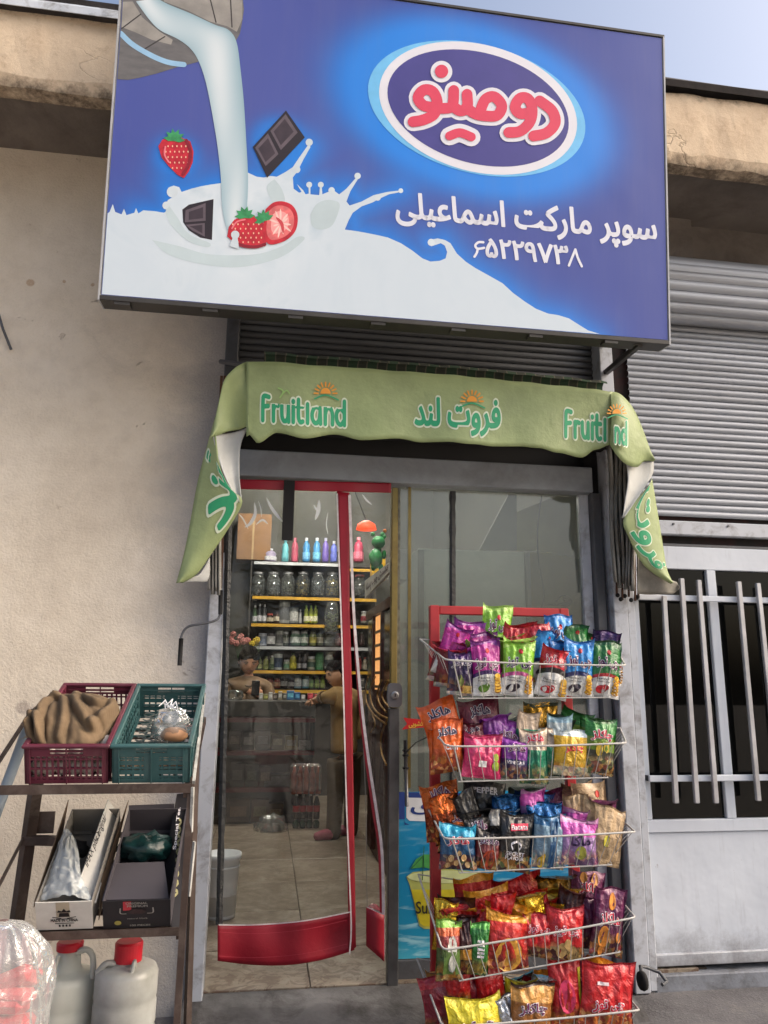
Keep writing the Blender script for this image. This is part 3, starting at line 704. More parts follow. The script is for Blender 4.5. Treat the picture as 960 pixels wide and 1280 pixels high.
shaded_strip('milk_stream_print', [(170, 2), (186, 24), (200, 38), (222, 49), (237, 60), (248, 76), (258, 106), (268, 158), (273, 192), (276, 222), (278, 262), (284, 288)], [(196, -2), (211, 6), (238, 17), (268, 31), (286, 38), (296, 54), (301, 90), (305, 130), (308, 180), (310, 222), (309, 255), (306, 284)], .0055, (140, 172, 186), (214, 224, 230))
# wooden pail
g = G(); BK = [(150, -6), (303, -6), (305, 12), (303, 26), (300, 42), (295, 51), (246, 78), (222, 84), (196, 92), (176, 97), (160, 100), (146, 99), (149, 62), (150, 30)]
poly(g, BK, slay(.0025)); g.build('pail_print', pm('pail dark', (108, 106, 106), .14, 14, stretch=(1, 1, 3)), sign)
g = G(); poly(g, [(151, 2), (166, 2), (178, 22), (200, 40), (216, 50), (214, 56), (190, 50), (168, 40), (152, 34)], slay(.003))
poly(g, [(222, -6), (303, -6), (303, 24), (296, 40), (284, 33), (262, 27), (234, 13), (205, 2), (205, -6)], slay(.003)); g.build('pail_stave_print', pm('pail stave', (152, 148, 142), .16, 12), sign)
g = G()
for p in ([(176, 18), (152, 36)], [(206, 46), (180, 62)], [(262, -4), (270, 28)], [(288, -4), (290, 34)]): stroke(g, p, 1.6, slay(.0034))
g.build('pail_joint_print', pm('pail joint', (58, 52, 50)), sign)
g = G(); stroke(g, [(151, 42), (166, 56), (190, 70), (210, 78), (230, 81)], 6.5, slay(.004)); g.build('pail_hoop_print', pm('hoop blue', (150, 190, 222)), sign)
# chocolate pieces
chd = pm('chocolate', (62, 50, 58), .15, 20); chl = pm('chocolate light', (98, 86, 94), .12, 20); chx = pm('chocolate edge', (38, 28, 34))
g = G(); poly(g, [(316, 184), (357.5, 138.5), (381, 172), (334, 222.5)], slay(.007)); g.build('chocolate_print', chx, sign)
g = G(); poly(g, [(228, 262), (236, 256), (267, 249), (265, 300), (250, 297), (236, 288), (229, 278)], slay(.003)); g.build('chocolate_print', chx, sign)
g = G()
for q in ([(319, 185), (335, 167), (348, 193), (332, 208)], [(338, 164), (357, 143), (372, 166), (351, 188)]): poly(g, q, slay(.0075)); g.build('chocolate_square_print', chl, sign); g = G()
for q in ([(232, 263), (257, 254), (257, 276), (231, 278)], [(232, 281), (256, 279), (256, 296), (240, 288)]): g = G(); poly(g, q, slay(.0035)); g.build('chocolate_square_print', chl, sign)
g = G()
for q in ([(323, 186), (335, 173), (344, 192), (332, 203)], [(342, 165), (356, 149), (367, 165), (351, 182)]): g = G(); poly(g, q, slay(.008)); g.build('chocolate_face_print', chd, sign)
for q in ([(236, 265), (254, 259), (254, 273), (236, 275)], [(237, 283), (253, 281), (253, 292), (243, 286)]): g = G(); poly(g, q, slay(.004)); g.build('chocolate_face_print', chd, sign)
# strawberries
red = pm('strawberry red', (196, 36, 52), .2, 30); redd = pm('strawberry dark', (140, 20, 40), .15, 30); leaf = pm('leaf green', (60, 150, 92), .25, 40); pink = pm('strawberry flesh', (238, 160, 158)); seed = pm('seed', (240, 190, 160))
S1 = [(198, 183), (203, 175), (214, 171), (226, 172), (238, 177), (242, 190), (241, 203), (236, 215), (230, 223), (222, 219), (211, 208), (202, 197)]
g = G(); poly(g, S1, slay(.007)); g.build('strawberry_print', red, sign); g = G()
S2 = [(284, 296), (286, 284), (293, 275), (304, 270), (318, 270), (330, 280), (334, 296), (332, 308), (318, 311), (305, 310), (292, 303)]
poly(g, S2, slay(.009)); g.build('strawberry_print', red, sign)
H_ = [(332, 262), (341, 254), (352, 252), (364, 256), (371, 266), (372, 279), (368, 291), (357, 301), (341, 306), (333, 303), (329, 292), (330, 275)]
def inset(P, k): cx = sum(p[0] for p in P) / len(P); cy = sum(p[1] for p in P) / len(P); return [(cx + (x - cx) * k, cy + (y - cy) * k) for x, y in P]
def rnd_(P): return [(p.x, p.y) for p in catmull([(x, y, 0) for x, y in P + P[:1]], 48)[:-1]]
g = G(); poly(g, rnd_(H_), slay(.0095)); g.build('cut_strawberry_print', red, sign)
g = G(); poly(g, rnd_(inset(H_, .80)), slay(.010)); g.build('cut_flesh_print', pm('flesh rose', (226, 112, 112), .2, 30), sign)
g = G(); poly(g, rnd_(inset(H_, .52)), slay(.0104)); g.build('cut_flesh_print', pink, sign)
g = G()
for k, a in enumerate(range(0, 360, 33)): taper(g, [(351 + 3 * math.cos(R(a)), 280 + 3 * math.sin(R(a))), (351 + (13 + 4 * math.sin(k * 2.3)) * math.cos(R(a + 4)), 280 + (17 + 3 * math.cos(k * 1.7)) * math.sin(R(a + 4)))], 2.4, slay(.0108 + k * 1e-5), 6)
g.build('cut_ray_print', pm('flesh pale', (246, 206, 198)), sign)
g = G(); taper(g, [(345, 272), (352, 280), (354, 292)], 4, slay(.0114)); g.build('cut_core_print', pm('flesh core', (206, 70, 76)), sign)
g = G()
for (x0, y0, x1, y1) in ((203, 180, 238, 214), (289, 278, 330, 306)):
    for i in range(6):
        for j in range(5):
            x = lerp(x0, x1, (i + .5 * (j % 2) + .3) / 6.3); y = lerp(y0, y1, (j + .5) / 5)
            if x0 == 203 and (x - 222) ** 2 / 260 + (y - 195) ** 2 / 420 > .9: continue
            disc(g, x, y, .9, 1.3, slay(.0115), n=8)
g.build('seed_print', seed, sign)
for cx, cy, a0, rl, lf in ((218, 172, -90, 14, .0115), (306, 268, -100, 13, .0115), (330, 272, -120, 13, .0115)):
    g = G()
    for a in (-80, -45, -10, 25, 60, 95):
        t_ = R(a0 + a); d = Vector((math.cos(t_), math.sin(t_))); pn = Vector((-d.y, d.x)); c = Vector((cx, cy + 3))
        q = [c - pn * 2, c + d * rl * .5 - pn * 3.2, c + d * rl, c + d * rl * .5 + pn * 3.2, c + pn * 2]; poly(g, [tuple(p) for p in q], slay(lf + a * 3e-6))
    g.build('leaf_print', leaf, sign)
g = G(); disc(g, 294, 294, 5.2, 5.2, slay(.0125)); poly(g, [(291, 297), (297, 297), (299, 312), (287, 308)], slay(.0123)); g.build('milk_drop_print', white, sign)
g = G(); stroke(g, [(207, 184), (206, 194), (211, 203)], 2.2, slay(.0125)); g.build('strawberry_glint_print', pm('berry glint', (232, 120, 130)), sign)
g = G(); stroke(g, [(233, 176), (238, 190), (236, 206), (229, 218)], 4, slay(.0118)); g.build('strawberry_shade_print', redd, sign)
g = G(); stroke(g, [(291, 303), (305, 308), (320, 309), (331, 306)], 4, slay(.0118)); g.build('strawberry_shade_print', redd, sign)
g = G(); stroke(g, [(290, 286), (296, 278), (306, 275)], 2, slay(.0125)); g.build('strawberry_glint_print', pm('berry glint', (232, 120, 130)), sign)
# oval logo
g = G(); disc(g, 595.8, 135.8, 139, 80, slay(.003), R(15), 72); g.build('logo_oval_print', pm('logo sky blue', (112, 190, 240)), sign)
g = G(); disc(g, 597.5, 135.3, 126.5, 79, slay(.0045), R(15.5), 72); g.build('logo_ring_print', pm('logo white', (222, 222, 232), .02), sign)
g = G(); disc(g, 597.5, 135.3, 116, 69, slay(.006), R(15.5), 72); g.build('logo_field_print', pm('logo indigo', (66, 62, 138), .05), sign)
def lc(x, y): return 440 + x / 2.2857, 30 + y / 2.2857
LS = [[(240, 240), (205, 235), (188, 212), (205, 190), (230, 195), (243, 225), (235, 258), (205, 275), (174, 281)],
      [(236, 240), (262, 243), (286, 235), (290, 192)], [(286, 235), (308, 250), (328, 240), (328, 203)], [(326, 240), (350, 258), (385, 265), (415, 262), (427, 235), (405, 210), (380, 218), (366, 250)],
      [(510, 255), (480, 258), (465, 240), (478, 215), (500, 215), (513, 240), (508, 280), (480, 308), (447, 312)], [(535, 222), (570, 250), (579, 285), (555, 313), (518, 322)], [(278, 322), (307, 313), (340, 325)]]
for nm, wd, r, l0, mt in (('logo_outline_print', 23, 31, .0075, pm('logo white', (222, 222, 232), .02)), ('logo_letter_print', 13.5, 19, .0145, pm('logo red', (216, 62, 92), .03))):
    g = G()
    for i, s in enumerate(LS):
        stroke(g, [lc(*p) for p in s], wd * (.82 if i == 6 and wd < 20 else 1), slay(l0 + i * .0009), 40, sn * .0003)
    disc(g, *lc(255, 138), r / 2.2857, r / 2.2857, slay(l0 + .0065)); g.build(nm, mt, sign)
# painted lines of lettering
def line_fn(p0, p1, h, lean, lift):
    dx, dy = p1[0] - p0[0], p1[1] - p0[1]; f = slay(lift)
    return lambda u, v: f(p0[0] + dx * u + lean * v, p0[1] + dy * u - h * v)
g = G(); letters(g, 'سوپر مارکت اسماعیلی', line_fn((496, 284), (821, 313), 44, -2, .004), off=.028, fa=True, res=4)
g.build('shop_name_print', pm('lettering white', (222, 224, 236), .02), sign)
g = G(); letters(g, '۵۲۲۹۷۳', line_fn((608, 321), (710, 331), 23, -1, .004), off=.03, res=4)
stroke(g, [(604, 303), (598, 303), (594, 307), (597, 311), (605, 310)], 3.0, slay(.004), 16); stroke(g, [(597, 311), (596, 316), (593, 321)], 3.0, slay(.0048), 8)
stroke(g, [(719, 312), (715, 322), (711, 332)], 3.0, slay(.004), 8); stroke(g, [(719, 312), (722, 322), (727, 333)], 3.0, slay(.0048), 8)
g.build('phone_number_print', pm('lettering white', (222, 224, 236), .02), sign)
# stays that carry the sign
for a, b in (((800, 430), (757, 466)), ((796, 428), (752, 430))):
    G().bar(at(*a, -.58), at(*b, -.04), .026, .026, bev=.003).build('stay', fr, sign)
# ================================================================ AWNING CLOTH
gm = M('green awning vinyl', (146, 160, 112), .5, var=.12, scale=4, bump=.5, bscale=11, bdist=.012, dirt=(116, 132, 84), dirt_amt=.5, dirt_scale=2.5)
gw = M('vinyl reverse', (188, 190, 188), .6, var=.12, scale=5, bump=.2, bscale=12, dirt=(140, 138, 130), dirt_amt=.5, dirt_scale=5)
teal = M('print teal', (38, 150, 104), .45, var=.05); pale = M('print pale', (206, 216, 194), .45, var=.05); orange = M('print orange', (226, 150, 44), .45, var=.05); leafp = M('print light green', (150, 190, 110), .45)
awn = empty('awning', at(520, 520, -.33), 'green vinyl awning strip with teal lettering drooping over the doorway', 'awning')
def back(o, m2):
    """second side of a cloth in another colour; the printed side looks at the street"""
    me = o.data; sm = Vector()
    for f in me.polygons: sm += f.normal * f.area
    if sm.y > 0: me.flip_normals()
    o.data.materials.append(m2); k = o.modifiers.new('thick', 'SOLIDIFY'); k.thickness = .0015; k.offset = -1; k.material_offset = 1; k.use_rim = True
    return o
def loft(g, A, B, nr, nc, bulge=lambda s, t: 0, cr=True):
    """sheet between two px/py/Y polylines, each smoothed"""
    a = catmull([at(*p) for p in A], nc) if cr else [at(*p) for p in A]; b = catmull([at(*p) for p in B], nc)
    rows = []
    for i in range(nr + 1):
        s = i / nr; rows.append([a[j].lerp(b[j], s) + Vector((0, bulge(s, j / (nc - 1)), 0)) for j in range(nc)])
    g.grid(rows); return rows
def wav(px, s): return -.34 + .012 * math.sin(px * .028) * s + .008 * math.sin(px * .061 + 1) * s + .01 * math.sin(px * .015 + s * 2)
top = [(308, 452), (340, 452), (400, 457), (450, 460), (500, 464), (560, 468), (600, 472), (650, 477), (700, 482), (740, 486), (768, 490)]
bot = [(311, 543), (322, 554), (346, 541), (382, 548), (418, 543), (453, 550), (497, 548), (528, 553), (559, 552), (590, 555), (619, 558), (650, 558), (674, 560), (698, 566), (727, 572), (745, 562), (764, 556)]
def edge(P, x):
    for i in range(len(P) - 1):
        if x <= P[i + 1][0] or i == len(P) - 2:
            t = (x - P[i][0]) / (P[i + 1][0] - P[i][0]); s = t * t * (3 - 2 * t); return lerp(P[i][1], P[i + 1][1], s)
def awnf(px, py, lift=0):
    t_, b_ = edge(top, px), edge(bot, px); s = max(0, min(1, (py - t_) / (b_ - t_)))
    return at(px, py, wav(px, s) - lift)
g = G(); rows = []
for i in range(15):
    s = i / 14
    rows.append([awnf(x, lerp(edge(top, x), edge(bot, x), s)) for x in [308 + 458 * j / 110 for j in range(111)]])
rr_ = [[Vector((p.x, -.34 + .12, p.z - .02)) for p in rows[0]], [Vector((p.x, p.y + .05, p.z + .012)) for p in rows[0]]]
g.grid(rr_ + rows)
back(g.build('front_valance', gm, awn, smooth=True), gw)
# left end: a corner that folds down and a long tail
L1 = [(308, 452, -.335), (295, 459, -.36), (281, 474, -.36), (275, 496, -.34), (267, 531, -.32), (262, 550, -.31)]
L2 = [(311, 543, -.33), (308, 534, -.30), (299, 537, -.27), (286, 539, -.29), (276, 543, -.30), (266, 547, -.31)]
g = G(); loft(g, L1, L2, 12, 26, lambda s, t: .02 * math.sin(s * 3.1) * math.sin(t * 5)); back(g.build('end_flap', gm, awn, smooth=True), gw)
T1 = [(269, 520, -.30), (259, 556, -.27), (247, 602, -.25), (236, 662, -.22), (228, 700, -.21), (220, 729, -.20)]
T2 = [(270, 545, -.31), (276, 585, -.30), (288, 610, -.29), (303, 627, -.28), (286, 660, -.24), (262, 696, -.21), (246, 718, -.20), (228, 729, -.20)]
g = G(); LT = loft(g, T1, T2, 10, 34, lambda s, t: -.02 * math.sin(s * 3.1)); back(g.build('tail', gm, awn, smooth=True), gw)
W1 = [(266, 543, -.315), (271, 566, -.31), (283, 600, -.30), (300, 628, -.285)]
W2 = [(310, 534, -.26), (301, 556, -.26), (299, 590, -.26), (302, 627, -.275)]
g = G(); loft(g, W1, W2, 8, 20, lambda s, t: .03 * math.sin(s * 3.1)); g.build('turned_lining', gw, awn, smooth=True, thick=.003)
W3 = [(222, 728, -.205), (240, 722, -.19), (251, 716, -.18), (262, 697, -.17)]; W4 = [(228, 727, -.2), (246, 727, -.17), (258, 727, -.15), (262, 718, -.15)]
g = G(); loft(g, W3, W4, 4, 14); g.build('turned_lining', gw, awn, smooth=True, thick=.003)
# right end
R1 = [(762, 489, -.345), (776, 493, -.35), (792, 511, -.33), (805, 540, -.29), (817, 575, -.25)]
R2 = [(762, 556, -.345), (770, 568, -.36), (782, 580, -.34), (796, 584, -.30), (805, 577, -.27), (817, 577, -.25)]
g = G(); loft(g, R1, R2, 12, 26, lambda s, t: -.018 * math.sin(s * 3.1)); back(g.build('end_flap', gm, awn, smooth=True), gw)
W5 = [(783, 578, -.30), (785, 600, -.29), (781, 628, -.28), (779, 646, -.27)]; W6 = [(817, 577, -.25), (816, 592, -.24), (803, 614, -.25), (780, 647, -.268)]
g = G(); loft(g, W5, W6, 8, 18, lambda s, t: .02 * math.sin(s * 3.1)); g.build('turned_lining', gw, awn, smooth=True, thick=.003)
T3 = [(815, 598, -.24), (822, 640, -.22), (829, 684, -.20), (834, 712, -.19), (841, 728, -.18)]
T4 = [(806, 612, -.25), (780, 648, -.26), (786, 672, -.24), (800, 700, -.22), (814, 715, -.20), (838, 730, -.18)]
g = G(); RT_ = loft(g, T4, T3, 10, 30, lambda s, t: -.015 * math.sin(s * 3.1)); back(g.build('tail', gm, awn, smooth=True), gw)
W7 = [(797, 690, -.17), (806, 706, -.17), (824, 722, -.16), (846, 727, -.15), (850, 733, -.15)]; W8 = [(797, 742, -.14), (812, 743, -.13), (830, 743, -.13), (842, 742, -.13), (849, 737, -.14)]
g = G(); loft(g, W7, W8, 6, 20, lambda s, t: .012 * math.sin(t * 9)); g.build('turned_lining', M('dirty lining', (160, 156, 146), .7, var=.2, scale=8, dirt=(96, 92, 84), dirt_amt=.6), awn, smooth=True, thick=.003)
# folded side cloths with rusty arms behind
pl = M('folded side cloth', (150, 148, 142), .8, var=.2, scale=10, dirt=(84, 66, 54), dirt_amt=.7, dirt_scale=9)
rust = M('rusty arm', (92, 62, 48), .85, var=.35, scale=20, dirt=(40, 34, 32), dirt_amt=.8)
for i, (a, b) in enumerate(((762, 770), (769, 774), (776, 779), (783, 784), (789, 788), (794, 792))):
    g = G(); rows = []
    for k in range(13):
        s = k / 12; y = lerp(552, 728 + (i * 7) % 12, s); x = lerp(a, b, s) + 1.4 * math.sin(s * 7 + i)
        rows.append([at(x - 4.2 + 1.2 * s, y, -.10), at(x - 1, y, -.17 + .03 * math.sin(i)), at(x + 3.6 - 1.2 * s, y, -.09)])
    g.grid(rows); g.build('folded_side_cloth', pl, awn, smooth=True, thick=.003)
for i, x in enumerate((771, 778, 786, 794, 798)): G().bar(at(x - 1, 655 + 11 * (i % 3), -.08), at(x, 745 + (i * 5) % 9, -.08), .008, .008).build('arm', rust, awn)
for i, x in enumerate((772, 776, 781, 789, 797)): G().ball(at(x, 744 + (i * 5) % 9, -.08), .011, n=8).build('joint', dark, awn, smooth=True)
for i, (x, x2) in enumerate(((277, 262), (281, 267), (285, 272))): G().bar(at(x, 470, -.06), at(x2 + 4, 735, -.06), .010, .012).build('arm', rust, awn)
for i in range(4):
    g = G(); rows = []
    for k in range(9):
        s = k / 8; x = 262 + i * 4; y = lerp(695 - i * 9, 738 + (i * 5) % 9, s)
        rows.append([at(x - 2.5, y, -.08), at(x, y, -.13), at(x + 2.5, y, -.08)])
    g.grid(rows); g.build('folded_side_cloth', pl, awn, smooth=True, thick=.003)
# torn, striped cloth of the roll above the valance
g = G(); rows = []
for i in range(6):
    a = R(-10 + 36 * i); rows.append([at(x, edge(top, x) - 2, -.25) + Vector((0, .03 * math.cos(a) - .02, .028 * math.sin(a) * (1 + .25 * noise.noise(Vector((x * .05, 0, 0)))))) for x in range(330, 762, 8)])
t = NT('striped awning roll'); v = t.vec(); wv = t.n('TexWave'); wv.inputs['Scale'].default_value = 3.4; wv.inputs['Distortion'].default_value = 1.5; t.l(v, wv.inputs[0])
t.l(t.ramp(wv.outputs['Fac'], [(.4, srgb((52, 74, 58))), (.5, srgb((110, 104, 92))), (.7, srgb((60, 64, 58)))]), t.b.inputs['Base Color']); t.b.inputs['Roughness'].default_value = .9
g.grid(rows); g.build('cloth_roll', t.m, awn, smooth=True)
G().box((at(305, 470, -.2).x, -.30, at(520, 530).z), (at(757, 500, -.2).x, -.24, at(520, 512).z)).build('front_bar', metald, awn)
G().tube([at(276, 452, -.05), at(308, 456, -.28)], .012, 6).build('arm_bracket', metald, awn)
G().box((at(290, 470).x, -.2, at(520, 560).z + .03), (at(757, 500).x, .0, at(520, 560).z + .06)).build('dark_gap_fill', dark, awn)  # black board stands in for the dark underside of the awning

# lettering of the awning: rounded brush strokes, pale outline under teal
FR = [[[(.62, 1.62), (.2, 1.66), (.12, 1.3), (.1, .0)], [(.14, .86), (.55, .9)]],
      [[(1.0, 1.0), (1.0, .0)], [(1.0, .7), (1.15, .98), (1.38, .95)]],
      [[(1.7, 1.0), (1.72, .3), (1.92, .02), (2.2, .22), (2.25, 1.0)], [(2.25, 1.0), (2.27, .0)]],
      [[(2.66, 1.0), (2.66, .0)]],
      [[(3.1, 1.55), (3.1, .35), (3.25, .02), (3.45, .06)], [(2.9, 1.0), (3.45, 1.0)]],
      [[(3.86, 1.3), (3.86, .0)]],
      [[(4.9, .95), (4.5, 1.02), (4.25, .62), (4.3, .2), (4.55, .0), (4.82, .2), (4.9, .6)], [(4.9, .95), (4.95, .0)]],
      [[(5.35, 1.0), (5.35, .0)], [(5.35, .6), (5.5, .98), (5.8, .95), (5.95, .6), (5.95, .0)]],
      [[(6.95, .75), (6.6, 1.0), (6.3, .7), (6.35, .2), (6.65, .0), (6.95, .3)], [(6.95, 1.6), (6.95, .0)]]]
def fruit(fn, sub=range(9), cell=1):
    for nm, wd, lf, mt in (('lettering_outline', .52, .0014, pale), ('lettering', .30, .0030, teal)):
        g = G(); k = 0
        for i in sub:
            for s in FR[i]: stroke(g, s, wd, lambda u, v, k=k: fn(u, v, lf + k * .00006), 18); k += 1
        if 3 in sub: disc(g, 2.66, 1.42, wd * .55, wd * .6, lambda u, v: fn(u, v, lf + .001), n=14)
        g.build(nm, mt, awn)
def fruitsun(cx, cy, s, f):
    g = G(); g.add([f(cx + s * math.cos(a) * .9, cy - s * max(0, math.sin(a)), .006) for a in [math.pi * k / 14 for k in range(15)]], [tuple(range(15))])
    for k in range(9):
        a = math.pi * (k + .5) / 9 * 1.1 - .16; c, d = math.cos(a), math.sin(a)
        stroke(g, [(cx + s * 1.3 * c, cy - s * 1.3 * d), (cx + s * 1.95 * c, cy - s * 1.95 * d)], s * .26, lambda x, y, k=k: f(x, y, .006 + k * .0001), 5)
    g.build('sun_print', orange, awn)
    g = G(); stroke(g, [(cx - s * 1.9, cy + s * .9), (cx, cy + s * .25), (cx + s * 2.2, cy + s * 1.1)], s * .25, lambda x, y: f(x, y, .0065)); g.build('swoosh_print', teal, awn)
f1 = lambda u, v, l: awnf(327 + u * 14.9, 525 + u * .9 - v * 20 - (0 if v < 1.1 else -3), l)
fruit(f1); fruitsun(407, 492, 7.2, awnf)
g = G(); stroke(g, [(350, 497), (354, 489), (348, 485)], 1.6, lambda x, y: awnf(x, y, .006)); stroke(g, [(352, 494), (358, 488), (362, 492)], 1.4, lambda x, y: awnf(x, y, .006)); g.build('sprig_print', leafp, awn)
for nm, off, lf, mt in (('lettering_outline', .085, .0014, pale), ('lettering', .035, .0028, teal)):
    g = G(); letters(g, 'فروت لند', lambda u, v: awnf(519 + 106 * u, 541 + 4 * u - v * 44, lf), off=off, fa=True, res=2); g.build(nm, mt, awn)
fruitsun(590, 502, 7.2, awnf)
fr3 = lambda u, v, l: awnf(706 + u * 13.0, 545 + u * 1.2 - v * 19, l)
fruit(fr3, range(6)); 
def rgt(px, py, l=0): return at(px, py, -.362 - l + max(0, px - 780) * .0012)
fr4 = lambda u, v, l: rgt(756 + (u - 3.8) * 8.6, 549 + (u - 3.8) * 2 - v * 17, l + .02)
fruit(fr4, (7, 8)); fruitsun(771, 517, 6, lambda x, y, l=0: rgt(x, y, l + .02))
# lettering on the two hanging tails, laid on the cloth itself
def on_grid(rows):
    nr, nc = len(rows) - 1, len(rows[0]) - 1
    def f(s, t, l):
        a = max(0, min(.9999, s)) * nr; b = max(0, min(.9999, t)) * nc; i, j = int(a), int(b); a -= i; b -= j
        p = rows[i][j].lerp(rows[i + 1][j], a).lerp(rows[i][j + 1].lerp(rows[i + 1][j + 1], a), b); return p - Vector((0, l, 0))
    return f
lf_, rf_ = on_grid(LT), on_grid(RT_)
for nm, off, l, mt in (('lettering_outline', .075, .0025, pale), ('lettering', .035, .0038, teal)):
    g = G(); letters(g, 'لند', lambda u, v: lf_(.86 - .74 * v, .58 - .36 * u, l), off=off, fa=True, res=3); g.build(nm, mt, awn)
    g = G(); letters(g, 'فروت', lambda u, v: rf_(.10 + .80 * v, .04 + .70 * u, l), off=off * .8, fa=True, res=3); g.build(nm, mt, awn)

# ================================================================ DOORWAY: frames, glass, plastic curtain
brass = M('tarnished brass trim', (140, 122, 70), .4, metal=.6, var=.2, scale=8, dirt=(86, 70, 44), dirt_amt=.6)
steel = M('scratched steel stile', (96, 96, 98), .38, metal=.6, var=.15, scale=12, bump=.15, bscale=40, dirt=(58, 56, 55), dirt_amt=.5)
shop = empty('shop_window', at(620, 1200, .03), 'glazed shop window with brass and grey frame behind the snack rack', 'shop window')
Y0, Y1 = .03, .07
x0, x1 = at(484, 1000, Y0).x, at(497, 1000, Y0).x
zf = FLOOR; ztop = ZH0 - .001
za = at(490, 885, Y0).z
# shop window: right stiles, bottom rail, pane
xr0, xr1 = at(735, 850, Y0).x, at(747, 850, Y0).x
G().box((xr0, Y0, .0), (xr1, Y1, ztop), bev=.003).build('stile', metal, shop)
G().box((xr1 + .001, -.01, .0), (at(762, 850, 0).x, Y1, ztop), bev=.003).build('stile', metald, shop)
G().box((x1 + .001, Y0, FLOOR - .03), (xr0 - .001, Y1, at(515, 1200, Y0).z), bev=.003).build('bottom_rail', metald, shop)
G().box((at(511, 700, Y0).x, .045, at(515, 985, .04).z), (at(514.5, 700, Y0).x, .055, ztop)).build('trim', brass, shop)
glass = film('window glass', (232, 234, 230), .05, .12, .02, hcol=(186, 192, 186))
G().box((x1 + .002, .050, at(515, 1200, Y0).z + .001), (xr0 - .002, .056, ztop - .001)).build('glass_pane', glass, shop)
# taped seam
tp = M('black sealing tape', (34, 36, 38), .35, var=.3, scale=30, bump=1, bscale=40, bdist=.01)
g = G(); rows = []
for i in range(40):
    y = lerp(614, 990, i / 39); w_ = 4.5 + 1.4 * noise.noise(Vector((i * .7, 0, 0)))
    rows.append([at(565 - w_ + 1.5, y, .046), at(565, y, .040), at(565 + w_, y, .047)])
g.grid(rows); g.build('tape', tp, shop, smooth=False)
# sliding stile with lock
slide = empty('sliding_door', at(490, 1224, 0), 'steel edge of the open sliding door with brass top and key lock', 'sliding door')
G().box((x0, -.012, FLOOR - .03), (x1, .035, za), bev=.003).build('stile', steel, slide)
G().box((x0 + .006, -.012, za + .001), (x1 - .012, .035, ztop - .02), bev=.003).build('brass_stile', brass, slide)
G().box((x1 - .011, -.006, za + .001), (x1, .03, ztop - .02)).build('edge_trim', M('pitted grey trim', (104, 102, 88), .6, var=.4, scale=40), slide)
c = at(493.5, 869, -.03)
g = G(); pr = [(.030 * math.cos(a) * (1 if abs(math.cos(a)) < .9 else 1), .052 * math.sin(a)) for a in [2 * math.pi * k / 28 for k in range(28)]]
pr = [(math.copysign(abs(x / .03) ** .45 * .03, x), math.copysign(abs(z / .052) ** .55 * .05, z)) for x, z in pr]
g.prism([c + Vector((x, .018, z)) for x, z in pr], (0, -.022, 0))
lk = g.build('lock', M('lock metal', (112, 112, 116), .35, metal=.7), slide, bev=.003)
G().lathe([(.017, 0), (.017, .007), (.012, .009)], c + Vector((0, -.004, 0)), 18, Matrix.Rotation(R(90), 3, 'X')).build('lock_cylinder', M('bright cylinder', (150, 150, 150), .3, metal=.8), lk)
G().box(c + Vector((-.002, -.0145, -.007)), c + Vector((.002, -.0132, .007))).build('keyhole', dark, lk)
# handle tube tied to the door, at right of the stile
G().tube([at(506.5, 925, -.02), at(508.5, 1008, -.02)], .0085, 10).build('pull_handle', steel, slide, smooth=True)
g = G()
for py in (938, 944, 960): g.tube([at(507, py, -.02) + Vector((.0125 * math.cos(a), .0125 * math.sin(a), .003 * math.sin(a * 3))) for a in [k * math.pi / 5 for k in range(10)]], .003, 5, closed=True)
g.tube([at(508, 940, -.03), at(520, 928, -.10), at(533, 922, -.3), at(540, 920, -.42)], .0022, 5); g.build('black_cord', dark, label='black cord tying the snack rack to the door pull', cat='cord')
G().prism([at(504, 897, -.01), at(531, 900, -.01), at(531, 909, -.01), at(502, 912, -.01), at(509, 905, -.01)], (0, -.0008, 0)).build('push_sign', M('red sticker', (196, 30, 34), .5), label='small red arrow sticker with yellow writing beside the door pull', cat='sticker')
s_ = bpy.data.objects['push_sign']
g = G(); letters(g, 'کشویی', lambda u, v: at(511 + u * 18, 910 - v * 8 - u, -.0125), off=.02, fa=True, res=2); g.build('lettering', M('yellow ink', (226, 190, 70), .5), s_)

# ---- poster of an iced drink low on the window
po = empty('drink_poster', at(520, 1198, .02), 'turquoise poster of an iced yellow drink low behind the snack rack', 'poster')
PY = .036
t = NT('poster blue print'); v = t.vec()
sp = t.n('SeparateXYZ'); t.l(t.n('NewGeometry').outputs['Position'], sp.inputs[0])
zt_, zb_ = at(520, 990, PY).z, at(520, 1198, PY).z
mr = t.n('MapRange'); mr.inputs[1].default_value = zb_; mr.inputs[2].default_value = zt_; t.l(sp.outputs[2], mr.inputs[0])
o = t.ramp(mr.outputs[0], [(0, srgb((70, 168, 196))), (.12, srgb((30, 134, 172))), (.5, srgb((14, 120, 168))), (1, srgb((20, 140, 190)))])
mp = t.n('Mapping'); mp.inputs['Scale'].default_value = (3, 3, 16); t.l(v, mp.inputs[0])
wv = t.math('MULTIPLY', t.ramp(t.noise(mp.outputs[0], 2.2, 4, .5, .6), [(.52, (0, 0, 0, 1)), (.66, (.7,) * 3 + (1,))]), t.math('SUBTRACT', 1, mr.outputs[0]))
t.l(t.mix(wv, o, srgb((170, 216, 226))), t.b.inputs['Base Color']); t.b.inputs['Roughness'].default_value = .35
xp1 = at(716, 1100, PY).x
G().box((x1 + .003, PY, zb_), (xp1, PY + .003, zt_)).build('sheet', t.m, po)
pf = lambda l: (lambda x, y: at(x, y, PY - l))
g = G(); poly(g, [(497, 990), (716, 994), (716, 1000), (506, 998), (506, 1024), (497, 1024)], pf(.001)); poly(g, [(504, 1022), (506, 1028), (512, 1031), (506, 1031)], pf(.001)); g.build('dark_band', pm('poster navy', (34, 60, 130)), po)
